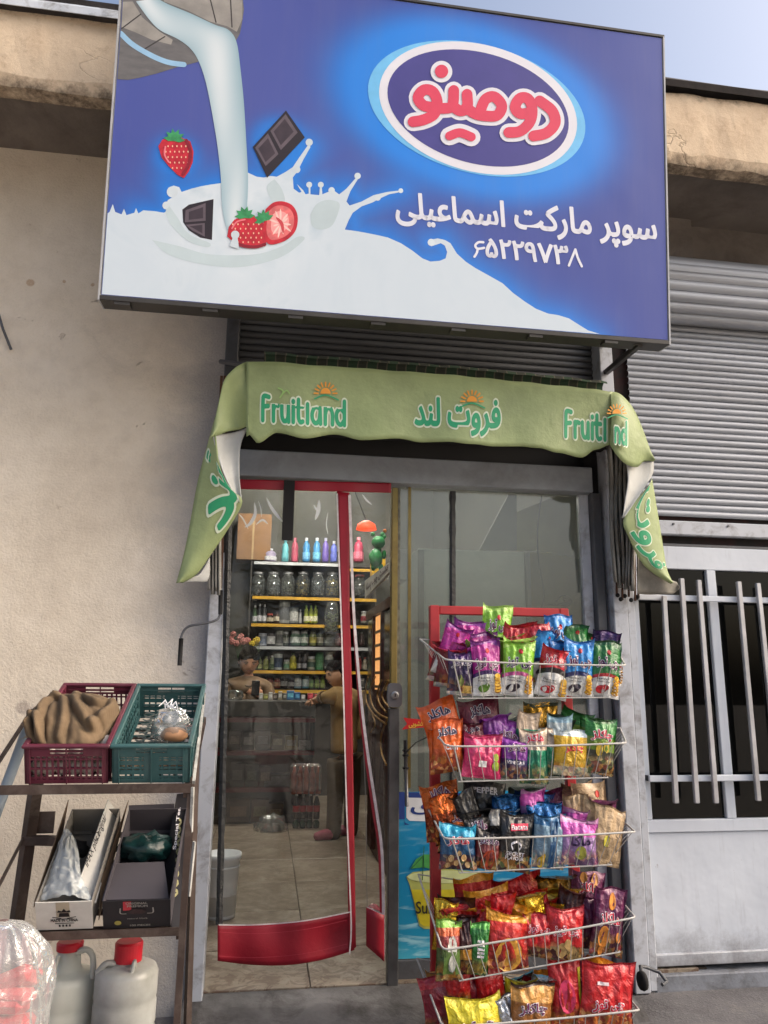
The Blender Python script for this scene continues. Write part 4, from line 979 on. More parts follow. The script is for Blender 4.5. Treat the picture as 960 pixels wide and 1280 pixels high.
g = G(); poly(g, [(508, 997), (640, 1000), (640, 1030), (512, 1026), (508, 1022)], pf(.0015)); g.build('white_band', pm('poster white', (214, 218, 224)), po)
g = G(); letters(g, 'ی', lambda u, v: pf(.0025)(514 + 26 * u, 1018 - 14 * v), off=.02, fa=True); g.build('lettering', pm('poster navy', (34, 60, 130)), po)
g = G(); poly(g, [(508, 1096), (516, 1090), (560, 1086), (600, 1090), (606, 1096), (604, 1104), (588, 1160), (584, 1163), (530, 1161), (524, 1157), (512, 1106)], pf(.0015)); g.build('cup_print', pm('frosted cup', (170, 176, 96), .15, 9), po)
g = G(); poly(g, [(514, 1112), (600, 1112), (587, 1158), (530, 1158), (525, 1154)], pf(.0025)); g.build('drink_print', pm('yellow drink', (188, 176, 38), .22, 14), po)
g = G(); disc(g, 557, 1096, 48, 8, pf(.003), 0); g.build('cup_rim_print', pm('cup rim', (196, 206, 150), .15, 12), po)
g = G()
poly(g, [(513, 1086), (520, 1074), (530, 1068), (542, 1068), (548, 1078), (546, 1088), (530, 1084)], pf(.004)); g.build('cocktail_umbrella_print', pm('umbrella green', (70, 150, 78), .2, 20), po)
g = G()
for q in ([(529, 1070), (515, 1085)], [(529, 1070), (530, 1085)], [(530, 1058), (528, 1100)]): stroke(g, q, 1, pf(.005))
g.build('umbrella_rib_print', pm('umbrella rib', (40, 96, 60)), po)
g = G(); letters(g, 'Sun', lambda u, v: pf(.006)(520 + 22 * u, 1142 - 15 * v), off=.012); g.build('lettering', pm('black ink', (30, 30, 30)), po)

# ---- clear plastic curtain with red hems
redv = M('red curtain vinyl', (150, 14, 36), .5, var=.10, scale=5, bump=.35, bscale=14, bdist=.008, dirt=(120, 12, 30), dirt_amt=.4)
whb = M('white binding tape', (214, 204, 204), .7, var=.15, scale=30, dirt=(150, 130, 130), dirt_amt=.5, dirt_scale=20)
clear = film('clear curtain plastic', (240, 242, 240), .015, .010, .05, bump=.5, bscale=5, hcol=(170, 175, 172))
cur = empty('plastic_curtain', at(355, 1205, -.04), 'clear plastic door curtain with red hem hanging closed in the doorway', 'door curtain')
def cy_(px, py): return -.035 + .012 * math.sin(px * .05 + py * .004) * min(1, (py - 600) / 200) + .006 * math.sin(px * .11 - py * .01)
def cf(px, py, l=0): return at(px, py, cy_(px, py) - l)
def sheet(g, P, nr=24, nc=16, l=0):
    """P: rows of (y, xleft, xright)"""
    rows = []
    for i in range(nr + 1):
        s = i / nr * (len(P) - 1); k = min(int(s), len(P) - 2); s -= k
        ya, yb = lerp(P[k][0], P[k + 1][0], s), lerp(P[k][1], P[k + 1][1], s)
        xa, xb = lerp(P[k][2], P[k + 1][2], s), lerp(P[k][3], P[k + 1][3], s)
        rows.append([cf(lerp(xa, xb, j / nc), lerp(ya, yb, j / nc) , l) for j in range(nc + 1)])
    g.grid(rows)
g = G(); sheet(g, [(614, 617, 298, 421), (800, 800, 283, 429), (1000, 1000, 278, 436), (1156, 1150, 274, 440)], 60, 34); g.build('clear_panel', clear, cur, smooth=True)
g = G(); sheet(g, [(599, 604, 290, 489), (611, 616, 290, 489)], 6, 60, .006); g.build('top_hem', redv, cur, smooth=True, thick=.004)
g = G()
rows = []
for i in range(9):
    s = i / 8; rows.append([cf(272 + 171 * j / 44, lerp(1156 - 16 * (j / 44) ** 2.2, 1201 + 7 * math.sin(j / 44 * 3.1) - 14 * (j / 44) ** 3, s) , .004 + .012 * math.sin(s * 3) * math.sin(j * .13)) for j in range(45)])
g.grid(rows); g.build('bottom_hem', redv, cur, smooth=True, thick=.004)
g = G(); stroke(g, [(274, 1156), (320, 1156), (380, 1151), (438, 1140)], 1.6, lambda x, y: cf(x, y, .014), 30); g.build('hem_binding', whb, cur)
g = G()
for a in (7, 37): stroke(g, [(274, 1158 + a), (320, 1160 + a), (380, 1155 + a), (434, 1143 + a)], .5, lambda x, y: cf(x, y, .022), 30)
g.build('stitching', M('stitch thread', (190, 60, 76), .7), cur)
g = G(); sheet(g, [(614, 616, 421, 437), (740, 740, 425, 437), (860, 860, 429, 440), (1000, 1000, 433, 442), (1188, 1184, 436, 445)], 60, 4, .01); g.build('side_hem', redv, cur, smooth=True, thick=.003)
g = G()
stroke(g, [(421.5, 618), (424, 700), (429, 850), (433, 1000), (437, 1100), (439, 1160), (437, 1192)], 1.8, lambda x, y: cf(x, y, .016), 60); g.build('side_binding', whb, cur)
g = G()
for i in range(60):
    y = 640 + i * 9; x = 285 - (y - 640) * .021
    g.ball(cf(x + .6 * math.sin(i), y, .01), .0045, .003, .0055 + .002 * math.sin(i * 3), n=6)
tapeb = G(); rows = []
for i in range(50):
    y = lerp(618, 1156, i / 49); x = 287 - (y - 618) * .0245; w_ = 4.2 + noise.noise(Vector((i * .6, 0, 0)))
    rows.append([cf(x - w_, y, .004), cf(x, y, .011), cf(x + w_, y, .004)])
tapeb.grid(rows); tapeb.build('black_edge_tape', tp, cur)
# second leaf drawn aside to the right
cur2 = empty('plastic_curtain', at(475, 1195, -.04), 'plastic curtain leaf drawn aside beside the sliding door, white bound edge', 'door curtain')
g = G(); stroke(g, [(437, 620), (439, 680), (442, 760), (449, 850), (458, 930), (470, 1010), (477, 1060), (479, 1120), (479.5, 1194)], 3.4, lambda x, y: cf(x, y, .018), 60); g.build('edge_binding', whb, cur2, thick=.002)
g = G(); stroke(g, [(441, 760), (447, 850), (455, 930), (466, 1010), (473.5, 1060), (476, 1120), (476.5, 1185)], 3.0, lambda x, y: cf(x, y, .014), 60); g.build('edge_hem', redv, cur2, thick=.002)
g = G(); sheet(g, [(616, 616, 439, 482), (760, 760, 444, 482), (900, 900, 455, 482), (1040, 1040, 473, 482), (1180, 1180, 478, 484)], 40, 14); g.build('clear_panel', clear, cur2, smooth=True)
g = G(); rows = []
for i in range(7):
    k = i / 6; rows.append([cf(458 + 22 * j / 16, lerp(1134 + 8 * (j / 16) ** 1.5 + 2.5 * math.sin(j / 16 * 3), 1182 + 20 * (j / 16), k), .018 + .02 * math.sin(j / 16 * 3.1)) for j in range(17)])
g.grid(rows); g.build('bottom_hem', redv, cur2, smooth=True, thick=.004)
g = G(); rows = []
for i in range(4): rows.append([cf(459 + 20 * j / 16, 1134 - i * 2.4 * math.sin(j / 16 * 3.1) + 8 * (j / 16) ** 1.5, .016 - .015 * i) for j in range(17)])
g.grid(rows); g.build('hem_lining', M('dark red lining', (96, 20, 34), .6), cur2, smooth=True)
g = G(); stroke(g, [(459, 1134), (465, 1136.5), (473, 1140.5), (480, 1143)], 1.3, lambda x, y: cf(x, y, .042), 14); g.build('hem_binding', whb, cur2)
g = G(); stroke(g, [(452, 880), (457, 1000), (458, 1080), (459, 1136)], .9, lambda x, y: cf(x, y, .01), 30); g.build('edge_seam', M('greyed film edge', (120, 116, 110), .4), cur2)
# black strap hanging from the header
g = G(); g.box(at(355, 600, -.07) - Vector((0, 0, 0)), at(366, 676, -.065)); g.build('hanging_strap', dark, label='black strap hanging down inside the top of the doorway', cat='strap')
# pale slivers painted as highlights on the clear film under the header
ms = M('painted film glint', (214, 217, 215), .2, var=.1)
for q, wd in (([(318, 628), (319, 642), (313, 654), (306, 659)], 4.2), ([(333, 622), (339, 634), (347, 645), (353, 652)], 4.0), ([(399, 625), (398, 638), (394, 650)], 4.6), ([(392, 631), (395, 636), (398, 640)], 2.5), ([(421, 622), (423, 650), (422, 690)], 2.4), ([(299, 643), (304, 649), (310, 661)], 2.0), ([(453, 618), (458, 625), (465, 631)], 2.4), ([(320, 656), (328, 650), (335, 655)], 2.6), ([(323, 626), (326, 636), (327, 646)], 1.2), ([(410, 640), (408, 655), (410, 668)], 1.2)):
    g = G(); taper(g, q, wd, lambda x, y: cf(x, y, .010)); g.build('painted_glint', ms, cur)
# ================================================================ INSIDE THE SHOP
YS = 4.85
yel = M('yellow shelf edge', (206, 158, 40), .5); whs = M('white shelf edge', (186, 188, 190), .5); shb = M('dark shelf back', (66, 62, 58), .8)
unit = empty('display_shelf', at(385, 862, YS + .15), 'tall wall shelf with yellow and white boards of jars and bottles', 'shelf unit')
ROWS = [704, 747, 781, 809, 839, 863]
xs0, xs1 = at(314, 780, YS).x, at(470, 780, YS).x
zs = [at(380, y, YS).z for y in ROWS]
for i, z in enumerate(zs):
    x0 = xs0 if i in (0, 1, 2) else at(318, 780, YS).x
    g = G().box((x0, YS, z - .022), (xs1, YS + .36, z)); g.build('shelf_board', shb, unit)
    b_ = G().box((x0, YS - .012, z - .028), (at(421, 780, YS).x if i == 0 else xs1, YS - .001, z + .004)).build('board_edge', whs if i in (0, 3) else yel, unit)
G().box((at(436, 780, YS).x, YS - .012, zs[0] - .075), (xs1, YS - .001, zs[0] - .045)).build('board_edge', yel, unit)
G().box((xs0 - .02, YS + .361, FLOOR), (xs1, YS + .375, zs[0] + .02)).build('back_panel', shb, unit)
for x in (xs0 - .02, xs1): G().box((x - .012, YS, FLOOR), (x, YS + .37, zs[0] + .01)).build('side_panel', shb, unit)
ORD = ['first', 'second', 'third', 'fourth', 'fifth', 'sixth', 'seventh', 'eighth', 'ninth', 'tenth', 'eleventh', 'twelfth', 'thirteenth']
SHN = ['top', 'second', 'third', 'fourth', 'fifth', 'sixth']
capm = M('pale cap', (190, 190, 192), .5); glj = film('jar glass', (225, 230, 228), .12, .05, .05)
cmats = {}
def cmt(c, rough=.35): 
    k = 'goods %d %d %d' % c; return M(k, c, rough, var=.18, scale=22)
def lab_t(c): return M('goods label %d %d %d' % c, c, .5, var=.3, scale=60)
def good(kind, px, base, wpx, hpx, c, label, Y=YS + .1, lab=None, cap=(200, 200, 204)):
    m = mpp(Y); p = at(px, base, Y); h = hpx * m; r = wpx * m / 2; cat = kind
    root = empty(kind, p, label, kind, group='goods on the wall shelves')
    p = p + Vector((0, 0, .002))
    if kind == 'bottle':
        G().lathe([(r * .8, 0), (r, h * .06), (r, h * .35), (r * .86, h * .45), (r * .95, h * .6), (r * .7, h * .78), (r * .35, h * .84), (r * .35, h * .9)], p, 12).build('bottle_body', cmt(c), root, smooth=True)
        G().lathe([(r * .45, h * .88), (r * .42, h)], p, 10).build('cap', cmt(cap), root)
        if lab: G().lathe([(r * 1.03, h * .12), (r * 1.03, h * .4)], p, 12).build('label', lab_t(lab), root)
    elif kind == 'jar':
        G().lathe([(r * .9, 0), (r, h * .05), (r, h * .7), (r * .75, h * .82)], p, 14).build('jar_body', cmt(c, .15), root, smooth=True)
        G().lathe([(r * .8, h * .82), (r * .8, h)], p, 14).build('lid', cmt(cap), root)
        if lab: G().lathe([(r * 1.03, h * .2), (r * 1.03, h * .58)], p, 14).build('label', lab_t(lab), root)
    elif kind == 'sweet jar':
        G().lathe([(r * .9, 0), (r, h * .06), (r, h * .7), (r * .72, h * .84), (r * .7, h * .9)], p, 16).build('jar_wall', glj, root, smooth=True)
        g = G(); rnd = random.Random(int(px))
        for k in range(60):
            a = rnd.random() * 6.28; q = r * .86 * math.sqrt(rnd.random()); g.ball(p + Vector((q * math.cos(a), q * math.sin(a), rnd.uniform(.03, .66) * h)), .013, .009, .010, 5)
        g.build('sweets', M('sweets %s' % str(c), c, .4, var=.6, scale=30), root)
        G().lathe([(r * .78, h * .9), (r * .74, h * .99)], p, 14).build('lid', cmt(cap), root)
    elif kind == 'tin':
        G().lathe([(r * .95, 0), (r, h * .02), (r, h * .97), (r * .95, h)], p, 14).build('can_wall', cmt(c), root, smooth=False)
        if lab: G().lathe([(r * 1.02, h * .15), (r * 1.02, h * .75)], p, 14).build('label', lab_t(lab), root)
    else:
        G().box(p + Vector((-r, -.03, 0)), p + Vector((r, .05, h)), bev=.003).build('carton', cmt(c), root)
        if lab: G().box(p + Vector((-r * .7, -.0325, h * .3)), p + Vector((r * .7, -.0305, h * .75))).build('label', lab_t(lab), root)
    return root
def row(i, base, items, Y=YS + .1):
    n = {}
    for kind, px, w_, h_, c, cn, lab, cap in items:
        n[kind] = n.get(kind, 0); o = ORD[n[kind]]; n[kind] += 1
        good(kind, px, base, w_, h_, c, '%s %s, %s %s from the left on the %s wall shelf' % (cn, kind, o, kind, SHN[i]), Y, lab, cap)
W_ = (200, 200, 204)
row(0, 703, [('bottle', 337, 17, 17, (150, 140, 165), 'short mauve', (200, 200, 204), W_), ('bottle', 356, 9, 29, (96, 170, 178), 'teal', None, (90, 160, 170)), ('bottle', 368, 9, 31, (180, 84, 104), 'deep pink', None, (190, 100, 120)),
             ('bottle', 382.5, 9.5, 31, (70, 138, 190), 'blue', (120, 180, 220), W_), ('bottle', 395.5, 9.5, 31, (76, 146, 196), 'light blue', (120, 190, 220), W_), ('bottle', 406.5, 8.5, 31, (112, 92, 170), 'purple', None, (190, 190, 210)), ('bottle', 417, 9, 27, (98, 110, 190), 'lilac blue', None, W_), ('bottle', 448, 13, 32, (196, 78, 104), 'wide pink', (220, 120, 140), (220, 150, 160))])
SJ = [((120, 122, 124), 'silver'), ((140, 144, 146), 'grey'), ((128, 130, 118), 'dull grey'), ((150, 126, 62), 'golden'), ((124, 128, 132), 'steel grey'), ((168, 146, 70), 'yellow')]
row(1, 745.5, [('sweet jar', x, 17, 30, c, cn + ' filled', None, (120, 120, 122)) for x, (c, cn) in zip((322, 341, 359.5, 378, 397, 415), SJ)] + [('sweet jar', 449, 16, 27, (120, 116, 110), 'half hidden', None, (120, 60, 60))])
row(2, 779.5, [('bottle', 318, 5.5, 22, (70, 96, 66), 'thin green', W_, W_), ('bottle', 324, 5.5, 24, (60, 62, 66), 'thin dark', W_, W_), ('bottle', 330, 5.5, 23, (84, 84, 86), 'thin grey', W_, W_), ('jar', 337, 9, 12, (50, 36, 32), 'small brown', (190, 180, 160), (150, 60, 50)), ('jar', 346, 9, 14, (58, 40, 34), 'dark brown', (200, 190, 170), (60, 50, 50)),
             ('tin', 355, 14, 27, (150, 152, 150), 'stacked silver', (96, 98, 100), W_), ('tin', 367, 11, 19, (120, 124, 122), 'grey', (190, 190, 186), W_), ('bottle', 375, 4, 17, (170, 170, 168), 'white', None, W_),
             ('bottle', 382.5, 6, 22, (160, 172, 60), 'lime yellow', (226, 222, 190), (110, 140, 60)), ('bottle', 388.5, 6, 22, (164, 176, 64), 'lime green', (226, 222, 190), (110, 140, 60)), ('bottle', 394, 6, 22, (156, 166, 56), 'olive yellow', (226, 222, 190), (110, 140, 60)), ('jar', 455, 9, 15, (150, 150, 140), 'pale', (120, 40, 50), W_)])
row(3, 807.5, [('tin', 328, 10, 15, (150, 156, 166), 'pale blue', (96, 110, 130), W_), ('tin', 338.5, 11, 15, (60, 60, 64), 'black banded', (190, 190, 190), W_), ('tin', 349, 10, 18, (140, 140, 134), 'grey', (84, 84, 84), W_), ('jar', 357, 7, 17, (70, 76, 66), 'narrow dark', (160, 160, 150), W_), ('jar', 369, 13, 18, (96, 120, 104), 'wide greenish', (190, 196, 190), (160, 160, 160)), ('jar', 380, 10, 18, (90, 116, 100), 'green tinted', (186, 190, 180), (150, 150, 150)),
             ('jar', 391, 9, 18, (120, 124, 80), 'olive', (190, 180, 90), (90, 90, 80)), ('jar', 400, 8, 18, (96, 100, 84), 'grey green', (180, 176, 160), (70, 70, 70)), ('jar', 411, 12, 17, (120, 126, 120), 'squat grey', (170, 176, 170), (50, 50, 50)), ('jar', 424, 11, 15, (112, 60, 70), 'reddish', (160, 120, 120), (120, 40, 50)), ('bottle', 452, 7, 17, (70, 50, 50), 'dark red', None, (170, 170, 170))])
row(4, 837.5, [('bottle', 324, 7, 16, (110, 120, 84), 'sage', (170, 176, 120), (80, 84, 60)), ('bottle', 332, 7, 16, (150, 156, 90), 'yellow green', (120, 130, 70), (120, 130, 80)), ('bottle', 340, 7, 17, (140, 150, 120), 'pale green', (90, 110, 80), W_), ('tin', 347, 11, 19, (160, 166, 164), 'white topped', (60, 74, 96), W_), ('jar', 358, 8, 12, (150, 160, 140), 'tiny green', (90, 130, 100), W_), ('bottle', 366, 9, 20, (156, 150, 50), 'mustard', (190, 180, 60), (80, 110, 60)),
             ('bottle', 374, 5.5, 19, (50, 46, 48), 'black', (190, 190, 190), W_), ('bottle', 380.5, 5.5, 19, (48, 46, 50), 'black slim', (184, 184, 190), W_), ('jar', 389, 10, 16, (150, 150, 130), 'cream', (60, 80, 70), W_), ('tin', 399, 10, 21, (64, 120, 80), 'green', (90, 140, 100), W_), ('jar', 411, 11, 21, (190, 194, 190), 'white capped', (70, 80, 86), (214, 216, 216)), ('bottle', 449, 6, 17, (170, 60, 60), 'red', None, (190, 190, 190)), ('bottle', 456, 6, 15, (180, 170, 150), 'cream slim', None, (180, 60, 50))])
row(5, 860.5, [('jar', 337, 9, 12, (120, 60, 52), 'rusty red', (160, 120, 90), (110, 50, 40)), ('jar', 346, 8, 12, (124, 66, 56), 'brick red', (160, 120, 90), (110, 50, 40)), ('jar', 355, 8, 14, (54, 48, 50), 'black', (150, 150, 150), (60, 60, 64)), ('jar', 364, 8, 12, (60, 52, 60), 'plum', (150, 150, 150), (60, 60, 64)), ('tin', 372, 9, 16, (110, 140, 160), 'blue white', (200, 206, 210), W_), ('tin', 381.5, 8, 14, (96, 150, 170), 'small turquoise', (190, 206, 210), W_),
             ('bottle', 389, 6, 15, (90, 130, 70), 'grass green', (130, 160, 90), (70, 100, 60)), ('bottle', 396, 6, 15, (110, 140, 60), 'leaf green', (150, 170, 90), (70, 100, 60)), ('bottle', 403, 6, 16, (130, 150, 60), 'lime', (160, 176, 90), (90, 110, 60)), ('tin', 451, 8, 12, (170, 172, 170), 'pale grey', (90, 90, 90), W_)])
# big things on top and sides
kraft = M('brown carton', (128, 96, 66), .8, var=.12, dirt=(96, 70, 48), dirt_amt=.4)
bx = G().box(at(295, 699, 4.9), at(340, 643, 4.9) + Vector((0, .3, 0)), bev=.004); b_ = bx.build('carton_box', kraft, label='large brown carton on top of the shelf at upper left', cat='carton')
G().box(at(314, 699, 4.896), at(319, 643, 4.896) + Vector((0, .002, 0))).build('packing_tape', M('tan tape', (166, 140, 100), .4), b_)
g = G().lathe([(.07, 0), (.078, .03), (.078, .23), (.06, .29), (.05, .32)], at(414, 790, 4.78), 16); bj = g.build('plastic_jar', film('jar glass', (225, 230, 228), .12, .05, .05), smooth=True, label='big clear jar of green wrapped sweets by the red curtain hem', cat='jar')
g = G(); rnd = random.Random(4)
for k in range(90):
    a = rnd.random() * 6.28; q = .066 * math.sqrt(rnd.random()); g.ball(at(414, 790, 4.78) + Vector((q * math.cos(a), q * math.sin(a), rnd.uniform(.02, .2))), .014, .01, .011, 5)
g.build('wrapped_sweets', M('green wraps', (150, 160, 110), .3, var=.5, scale=40), bj)
# flowers behind the boy
fp = M('faded pink petals', (176, 110, 104), .7, var=.3, scale=30); fy = M('yellow petals', (190, 166, 40), .6, var=.2, scale=30); fg = M('dark stems', (50, 74, 44), .8)
def bouquet(name, cx, cy, n, spx, mm, label, Y=4.75):
    root = empty(name, at(cx, cy + 26, Y), label, 'artificial flowers'); rnd = random.Random(n)
    for k in range(n):
        a = rnd.random() * 6.28; q = spx * math.sqrt(rnd.random()); p = at(cx + q * math.cos(a), cy + q * .8 * math.sin(a), Y + rnd.uniform(-.05, .05))
        g = G()
        for j in range(6):
            t_ = j * math.pi / 3 + a; d = Vector((math.cos(t_), -.25, math.sin(t_))) * .028
            g.ball(p + d * .6, .018, .008, .018, 6)
        g.ball(p + Vector((0, -.015, 0)), .012, n=6); g.build('blossom', mm, root, smooth=True)
    g = G()
    for k in range(8): g.tube([at(cx + (k - 4) * 1.6, cy, Y), at(cx + (k - 4) * .5, cy + 26, Y)], .003, 4)
    g.build('stems', fg, root); return root
bouquet('flower_bunch', 299, 797, 12, 12, fp, 'bunch of faded pink flowers behind the seated boy')
bouquet('flower_bunch', 320, 804, 6, 6, fy, 'yellow flowers beside the boy\'s head')
# counter
YC = 3.65; ctz = at(340, 876, YC).z
cx0, cx1 = -.50, at(394, 900, YC).x
ctop = M('grey counter', (70, 68, 66), .5, var=.2); redt = M('dark red trim', (176, 36, 56), .5); inn = M('counter inside', (96, 86, 78), .8, var=.2)
cnt = empty('shop_counter', ((cx0 + cx1) / 2, YC + .25, FLOOR), 'dark shop counter with red-edged display shelves facing the door', 'counter')
G().box((cx0, YC, ctz - .14), (cx1, YC + .5, ctz), bev=.004).build('counter_top', ctop, cnt)
for py in (898, 939, 985, 1031):
    z = at(340, py, YC).z; G().box((cx0, YC, z - .035), (cx1, YC + .4, z), bev=.002).build('red_shelf', redt, cnt)
G().box((cx0, YC + .41, FLOOR), (cx1, YC + .45, ctz - .141)).build('back_board', inn, cnt)
G().box((cx1 - .02, YC + .002, FLOOR), (cx1 + .001, YC + .40, ctz - .142)).build('side_board', inn, cnt)
G().box((cx0, YC + .02, FLOOR), (cx1 - .021, YC + .05, at(340, 1045, YC).z + .001)).build('plinth', dark, cnt)
G().box((cx0, YC - .012, at(340, 1031, YC).z + .001), (cx1, YC - .006, ctz - .142)).build('front_glass', film('counter glass', (225, 225, 225), .03, .01, .03), cnt)
rnd = random.Random(11); cn = 0
def pkt(px, base, w_, h_, c, label, Y, d=.12, cat='box', group=None):
    p = at(px, base, Y); m = mpp(Y); o = G().box(p + Vector((-w_ * m / 2, 0, .001)), p + Vector((w_ * m / 2, d, h_ * m)), bev=.003).build('goods_box' if cat == 'box' else cat, cmt(c), label=label, cat=cat, group=group)
    G().box(p + Vector((-w_ * m * .36, -.0025, h_ * m * .3)), p + Vector((w_ * m * .36, -.0008, h_ * m * .72))).build('label', lab_t(tuple(min(255, int(x * 1.5 + 30)) for x in c)), o); return o
def cz_(py): return py
for base, items in ((938, [(293, 14, 22, (70, 62, 56), 'brown'), (310, 15, 20, (84, 80, 78), 'grey'), (328, 17, 22, (66, 70, 84), 'slate blue'), (347, 15, 18, (92, 82, 64), 'olive brown'), (364, 15, 16, (128, 116, 70), 'yellowish'), (381, 14, 10, (150, 150, 146), 'pale')]),
                    (984, [(296, 16, 26, (64, 62, 58), 'dark'), (314, 15, 24, (60, 64, 60), 'green grey'), (331, 14, 22, (84, 74, 66), 'tan'), (349, 36, 8, (178, 176, 170), 'flat white')]),
                    (1030, [(297, 26, 26, (84, 62, 46), 'wide brown'), (324, 20, 26, (104, 76, 52), 'kraft'), (344, 18, 22, (92, 66, 46), 'dull kraft')])):
    for x, w_, h_, c, nm in items:
        pkt(x, base - .5, w_, h_, tuple(min(230, int(q * 1.5 + 12)) for q in c), '%s box on the %s red shelf inside the counter' % (nm, {938: 'upper', 984: 'middle', 1030: 'lowest'}[base]), YC + .06)
pkt(351, 976, 34, 7, (190, 188, 182), 'flat white box lying on the other white box in the counter', YC + .07)
# things on the counter top
for i, (x, w_, h_, c, nm) in enumerate(((326, 5, 8, (180, 180, 170), 'white'), (332, 6, 7, (120, 120, 60), 'olive'), (338, 5, 9, (190, 190, 186), 'pale grey'), (344, 5, 8, (90, 84, 80), 'dark grey'), (350, 5, 10, (176, 170, 150), 'cream'), (356, 5, 8, (110, 108, 100), 'grey'), (363, 9, 11, (60, 120, 176), 'blue'), (371.5, 7, 9, (50, 104, 160), 'deep blue'), (379, 5, 6, (176, 170, 168), 'whitish'), (388, 7, 8, (178, 34, 48), 'bright red'), (396, 6, 7, (196, 50, 50), 'light red'))):
    pkt(x, 875, w_, h_, c, 'small %s packet of sweets standing on the counter top' % nm, YC + .08, .06, 'packet')
g = G(); p = at(294, 875, YC + .2)
g.lathe([(.06, 0), (.075, .03), (.07, .07), (.055, .09)], p, 16); g.build('glass_bowl', film('jar glass', (225, 230, 228), .12, .05, .05), smooth=True, label='glass bowl on the counter in front of the boy', cat='bowl')
# drinks: shrink pack with orange caps over dark cola bottles
ccola = M('cola', (26, 16, 14), .15, var=.1); cgr = M('green bottle', (18, 54, 34), .15); cred = M('cola label', (150, 40, 44), .5); YB = 3.40
root = None
for k in range(4):
    p = at(368.5 + k * 8.6, 1063, YB); p.z = FLOOR + .001
    s0 = (at(368, 1024, YB).z - p.z)
    r = .028
    o = empty('green_bottle', p, '%s green soft drink bottle from the left on the floor by the counter' % ORD[k], 'bottle', 'soft drink bottles by the counter')
    G().lathe([(r * .9, 0), (r, .02), (r, s0 * .62), (r * .5, s0 * .85), (r * .4, s0 * .95)], p, 12).build('bottle_body', cgr, o, smooth=True)
    G().lathe([(r * .45, s0 * .93), (r * .45, s0 * .999)], p, 8).build('cap', M('white cap', (190, 190, 190), .4), o)
    p = Vector((p.x, YB + .001, FLOOR + s0 + .002)); s1 = at(368, 993, YB).z - p.z
    o = empty('cola_bottle', p, '%s dark cola bottle from the left stacked above the green bottles' % ORD[k], 'bottle', 'soft drink bottles by the counter')
    G().lathe([(r * .9, 0), (r, .015), (r, s1 * .62), (r * .5, s1 * .85), (r * .4, s1 * .95)], p, 12).build('bottle_body', ccola, o, smooth=True)
    G().lathe([(r * 1.03, s1 * .3), (r * 1.03, s1 * .55)], p, 12).build('label', cred, o)
    G().lathe([(r * .45, s1 * .93), (r * .45, s1 * .999)], p, 8).build('cap', M('white cap', (190, 190, 190), .4), o)
pk = empty('drink_pack', at(382, 992, YB), 'shrink-wrapped pack of orange drinks stacked on the cola bottles', 'drink pack')
z0_ = at(382, 992.5, YB).z
for k in range(5):
    p = at(367 + k * 7.6, 992, YB); p.z = z0_ + .002; h = at(382, 958, YB).z - p.z
    G().lathe([(.022, 0), (.025, .01), (.025, h * .7), (.012, h * .9), (.012, h)], p, 10).build('drink_bottle', M('orange drink', (176, 74, 30), .3, var=.3, scale=20), pk, smooth=True)
G().box(at(362, 992, YB - .04) + Vector((0, 0, .003)), at(402, 955, YB - .04) + Vector((0, .09, 0)), bev=.02).build('shrink_wrap', film('shrink wrap', (235, 190, 160), .12, .12, .1, bump=1, bscale=30), pk)
# tied plastic bag on the floor
def blob(g, c, r, sz, n=22, amp=.18, fq=3.0, seed=0, flat=True):
    rows = []
    for i in range(n // 2 + 1):
        a = math.pi * i / (n // 2); rr = []
        for k in range(n):
            t = 2 * math.pi * k / n; d = Vector((math.sin(a) * math.cos(t), math.sin(a) * math.sin(t), math.cos(a)))
            q = 1 + amp * noise.noise(d * fq + Vector((seed, 0, 0))) + amp * .6 * abs(noise.noise(d * fq * 2.7 + Vector((seed, 5, 0))))
            p = Vector((d.x * r[0], d.y * r[1], d.z * r[2])) * q
            if flat and p.z < -r[2] * .85: p.z = -r[2] * .85
            rr.append(Vector(c) + p)
        rows.append(rr)
    g.grid(rows, closed=True); return g
pb = blob(G(), at(339, 1040, 3.3), (.13, .1, .13), 0, 26, .3, 3).build('plastic_bag', film('thin bag', (210, 214, 212), .10, .10, .12, bump=1, bscale=20), smooth=True, label='clear plastic bag of small things on the floor before the counter', cat='plastic bag')
blob(G(), at(339, 1044, 3.3), (.09, .07, .09), 0, 18, .3, 4, 3).build('contents', M('mixed contents', (70, 66, 60), .6, var=.8, scale=40, dirt=(150, 60, 50), dirt_amt=.8, dirt_scale=30), pb, smooth=True)
# right side: tall drinks cabinet with curved gilt trim, signboard, box and toy
cabw = M('dark red-brown wood', (66, 34, 28), .4, var=.25, scale=6, stretch=(1, 1, 5)); gilt = M('gilt trim', (160, 122, 66), .4, metal=.5)
fx = .78; yn, yf = 1.55, 2.95
def side(px, py):       # a point of the cabinet's long side X = fx
    d = ROT @ Vector((px - 480, 640 - py, -FOC)); return CAM + d * (fx / d.x)
cab = empty('drinks_cabinet', (fx + .3, 2.2, FLOOR), 'dark wooden drinks cabinet with glowing glass doors and gilt curves behind the sliding door', 'cabinet')
yn = side(489, 745).y; yf = side(457, 800).y
zt1 = side(489, 742).z; 
G().box((fx + .03, yn, FLOOR), (fx + .55, yf, zt1), bev=.005).build('carcass', cabw, cab)
lit = M('lit interior', (214, 150, 90), .6, emit=.75, var=.35, scale=9)
wdt = (yf - yn) / 3
for k in range(3):
    a = yn + k * wdt
    G().box((fx, a + .004, FLOOR + .05), (fx + .029, a + .05, zt1 - .01)).build('door_stile', cabw, cab)
    G().box((fx + .012, a + .06, side(470, 862).z), (fx + .018, a + wdt - .06, zt1 - .09)).build('lit_pane', lit if k == 1 else M('cabinet glass', (60, 44, 36), .15), cab)
    G().box((fx, a + .051, zt1 - .08), (fx + .028, a + wdt, zt1 - .012)).build('door_rail', cabw, cab)
